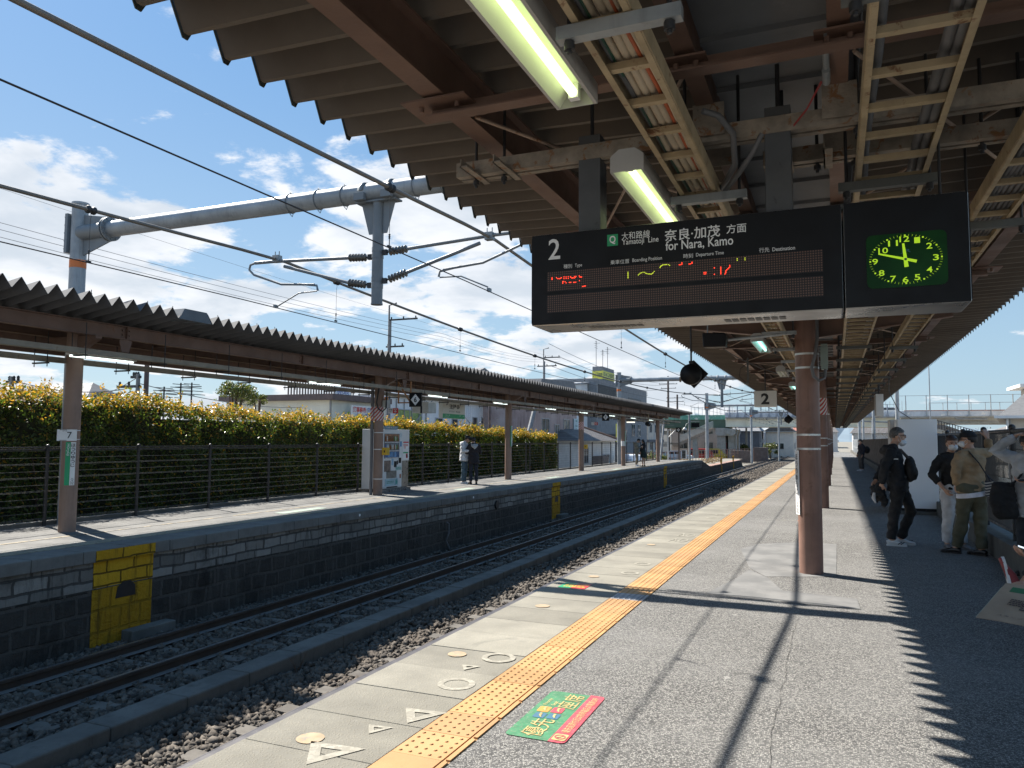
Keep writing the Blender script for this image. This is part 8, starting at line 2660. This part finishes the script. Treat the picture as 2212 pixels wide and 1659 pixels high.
# 8-9 the couple farther along
person('person in a plaid shirt and cap with khaki trousers farther along the opposite platform', (-10.98, 45.3, 0), R(-70), dict(
    head=(0, .12, 1.55), look=(0, 1, -.6), elR=(.26, .05, 1.13), wrR=(.1, .28, 1.2), elL=(-.26, .05, 1.13), wrL=(-.06, .28, 1.15)), 1.68,
    MATS['plaid_cloth'], KHAKI, SNK, 'short', HAIRB, None, cloth('cap_black', (.012, .012, .014)), False, .8, .78, 'back', 1.15, 1.1, 'couple farther along', vox=.018, bodyvox=.014)
person('person in a black top and dark skirt facing the plaid shirt farther along', (-10.64, 45.6, 0), R(70), dict(
    look=(-.2, 1, -.3), elR=(.24, .06, 1.12), wrR=(.10, .24, 1.2), elL=(-.24, .06, 1.12), wrL=(-.2, .1, .9)), 1.60,
    BLK, BLK, SHB, 'long', HAIRB, None, None, False, .9, .88, None, 1.0, 1.0, 'couple farther along', vox=.018, bodyvox=.014, skirt=cloth('skirt_dark_green', (.012, .020, .018)))
# 10 seated person on the kerb, mostly out of the frame
t, j, M, h = person('seated person on the right kerb with a crossed foot and a phone in hand', (2.02, 7.6, 0), R(90), dict(
    pelvis=(0, 0, .43), waist=(0, -.01, .58), chest=(0, .05, .78), neck=(0, .09, .95), head=(0, .16, 1.09), look=(0, 1, -.6),
    hipL=(-.085, .02, .41), hipR=(.085, .02, .41), kneeL=(-.12, .42, .43), kneeR=(.10, .40, .60), ankL=(-.12, .36, .085), toeL=(-.13, .50, .03), ankR=(.05, .58, .46), toeR=(.06, .65, .37),
    shL=(-.175, .05, .89), shR=(.175, .05, .89), elL=(-.24, .18, .66), elR=(.24, .20, .66), wrL=(-.02, .50, .65), wrR=(.08, .53, .655)), 1.70,
    DGREY, DDEN, mat('sneaker_red', (.22, .03, .035), .6), 'fringe', HAIRB, None, None, False, .93, .40, None, 1.05, 1.0, shoe_sole=SNK, hands=(.6, .6),
    palm=dict(R=((-.15, .9, .25), (-.2, -.2, 1), (-.8, .2, .5)), L=((.1, .9, .25), (.2, -.2, 1), (.8, .2, .5))))
sh_ = [c for c in t.children if c.name.startswith('shoe')][1]
pv = Vector((.05, .58, .46)); sh_.matrix_basis = Matrix.Translation(pv + Vector((0, .05, -.02))) @ Matrix.Rotation(R(80), 4, 'X') @ Matrix.Translation(-pv)
g = G(); g.prism([(-.036, -.075), (.036, -.075), (.036, .075), (-.036, .075)], (1.445, 7.58, .705), Vector((.12, .92, .1)), Vector((-.85, .1, .28)), .009)
ph = g.obj('smartphone', mat('phone_case', (.10, .09, .07), .4), label='smartphone with a bright screen held by the seated person', cat='phone', bevel=.002)
g = G(); g.prism([(-.033, -.070), (.033, -.070), (.033, .070), (-.033, .070)], Vector((1.445, 7.58, .705)) + Vector((.12, .92, .1)).cross(Vector((-.85, .1, .28))).normalized() * .0095, Vector((.12, .92, .1)), Vector((-.85, .1, .28)), .001)
g.obj('screen', emit('phone_screen', (.75, .85, .95), .55), ph)
# 11 person at the right edge holding a paper, body out of the frame
t, j, M, h = person('person at the right edge holding out a printed paper', (.985, 2.50, 0), R(100), dict(
    look=(0, 1, -.4), elR=(.30, .12, 1.08), wrR=(.20, .40, 1.19), elL=(-.25, .10, 1.08), wrL=(-.16, .42, 1.288)), 1.70, GREYC, DDEN, SHB, 'short', HAIRB, None, None, False, .90, .80,
    palm=dict(L=((.12, 1, -.12), (0, -.12, -1), (1, -.1, .1)), R=((-.1, 1, .1), (-.1, -.15, -1), (-1, .2, -.1))), hands=(.35, .45), bodyvox=.006)
pp = thing('printed_paper', 'brown printed stamp card with a green strip held out at the right edge', 'paper', (.40, 2.12, 1.2))
A, B, C_, D = Vector((.287, 2.05, 1.200)), Vector((.3825, 2.25, 1.251)), Vector((.545, 2.195, 1.236)), Vector((.452, 1.995, 1.185))
def onp(u, v): return A.lerp(D, u).lerp(B.lerp(C_, u), v)
nrm = (D - A).cross(B - A).normalized()
g = G(); g.add([onp(u, v) + nrm * (o + .004 * math.sin(u * 3)) for o in (0, -.0012) for u in (0, .25, .5, .75, 1) for v in (0, 1)], [(2 * i, 2 * i + 2, 2 * i + 3, 2 * i + 1) for i in range(4)] + [(10 + 2 * i, 11 + 2 * i, 13 + 2 * i, 12 + 2 * i) for i in range(4)])
g.obj('sheet', mat('brown_card', (.34, .26, .19), .8, 0, .12, 12), pp)
g = G(); g.add([onp(u, v) + nrm * (.0008 + .004 * math.sin(u * 3)) for u in (.12, .5, 1) for v in (.76, .90)], [(0, 2, 3, 1), (2, 4, 5, 3)]); g.obj('green_strip', mat('card_green', (.04, .17, .08), .7), pp)
g = G(); ux_, uy_ = (D - A).normalized(), (B - A).normalized()
lines_text(g, 5, onp(.62, .42) + nrm * .0055, .085, .055, ux_, uy_, .001, 5); lines_text(g, 4, onp(.30, .48) + nrm * .0045, .03, .04, ux_, uy_, .001, 6); text(g, 'スタンプ', onp(.34, .12) + nrm * .0045, .05, .009, ux_, uy_, .001)
g.obj('print', mat('card_print', (.06, .045, .05), .7), pp)
g = G(); g.add([onp(-.02, v) + nrm * -.004 for v in (.05, .9)] + [onp(.2, v) + nrm * -.004 for v in (.05, .9)], [(0, 2, 3, 1)]); g.obj('second_sheet', mat('card_green_white', (.35, .45, .38), .7), pp)
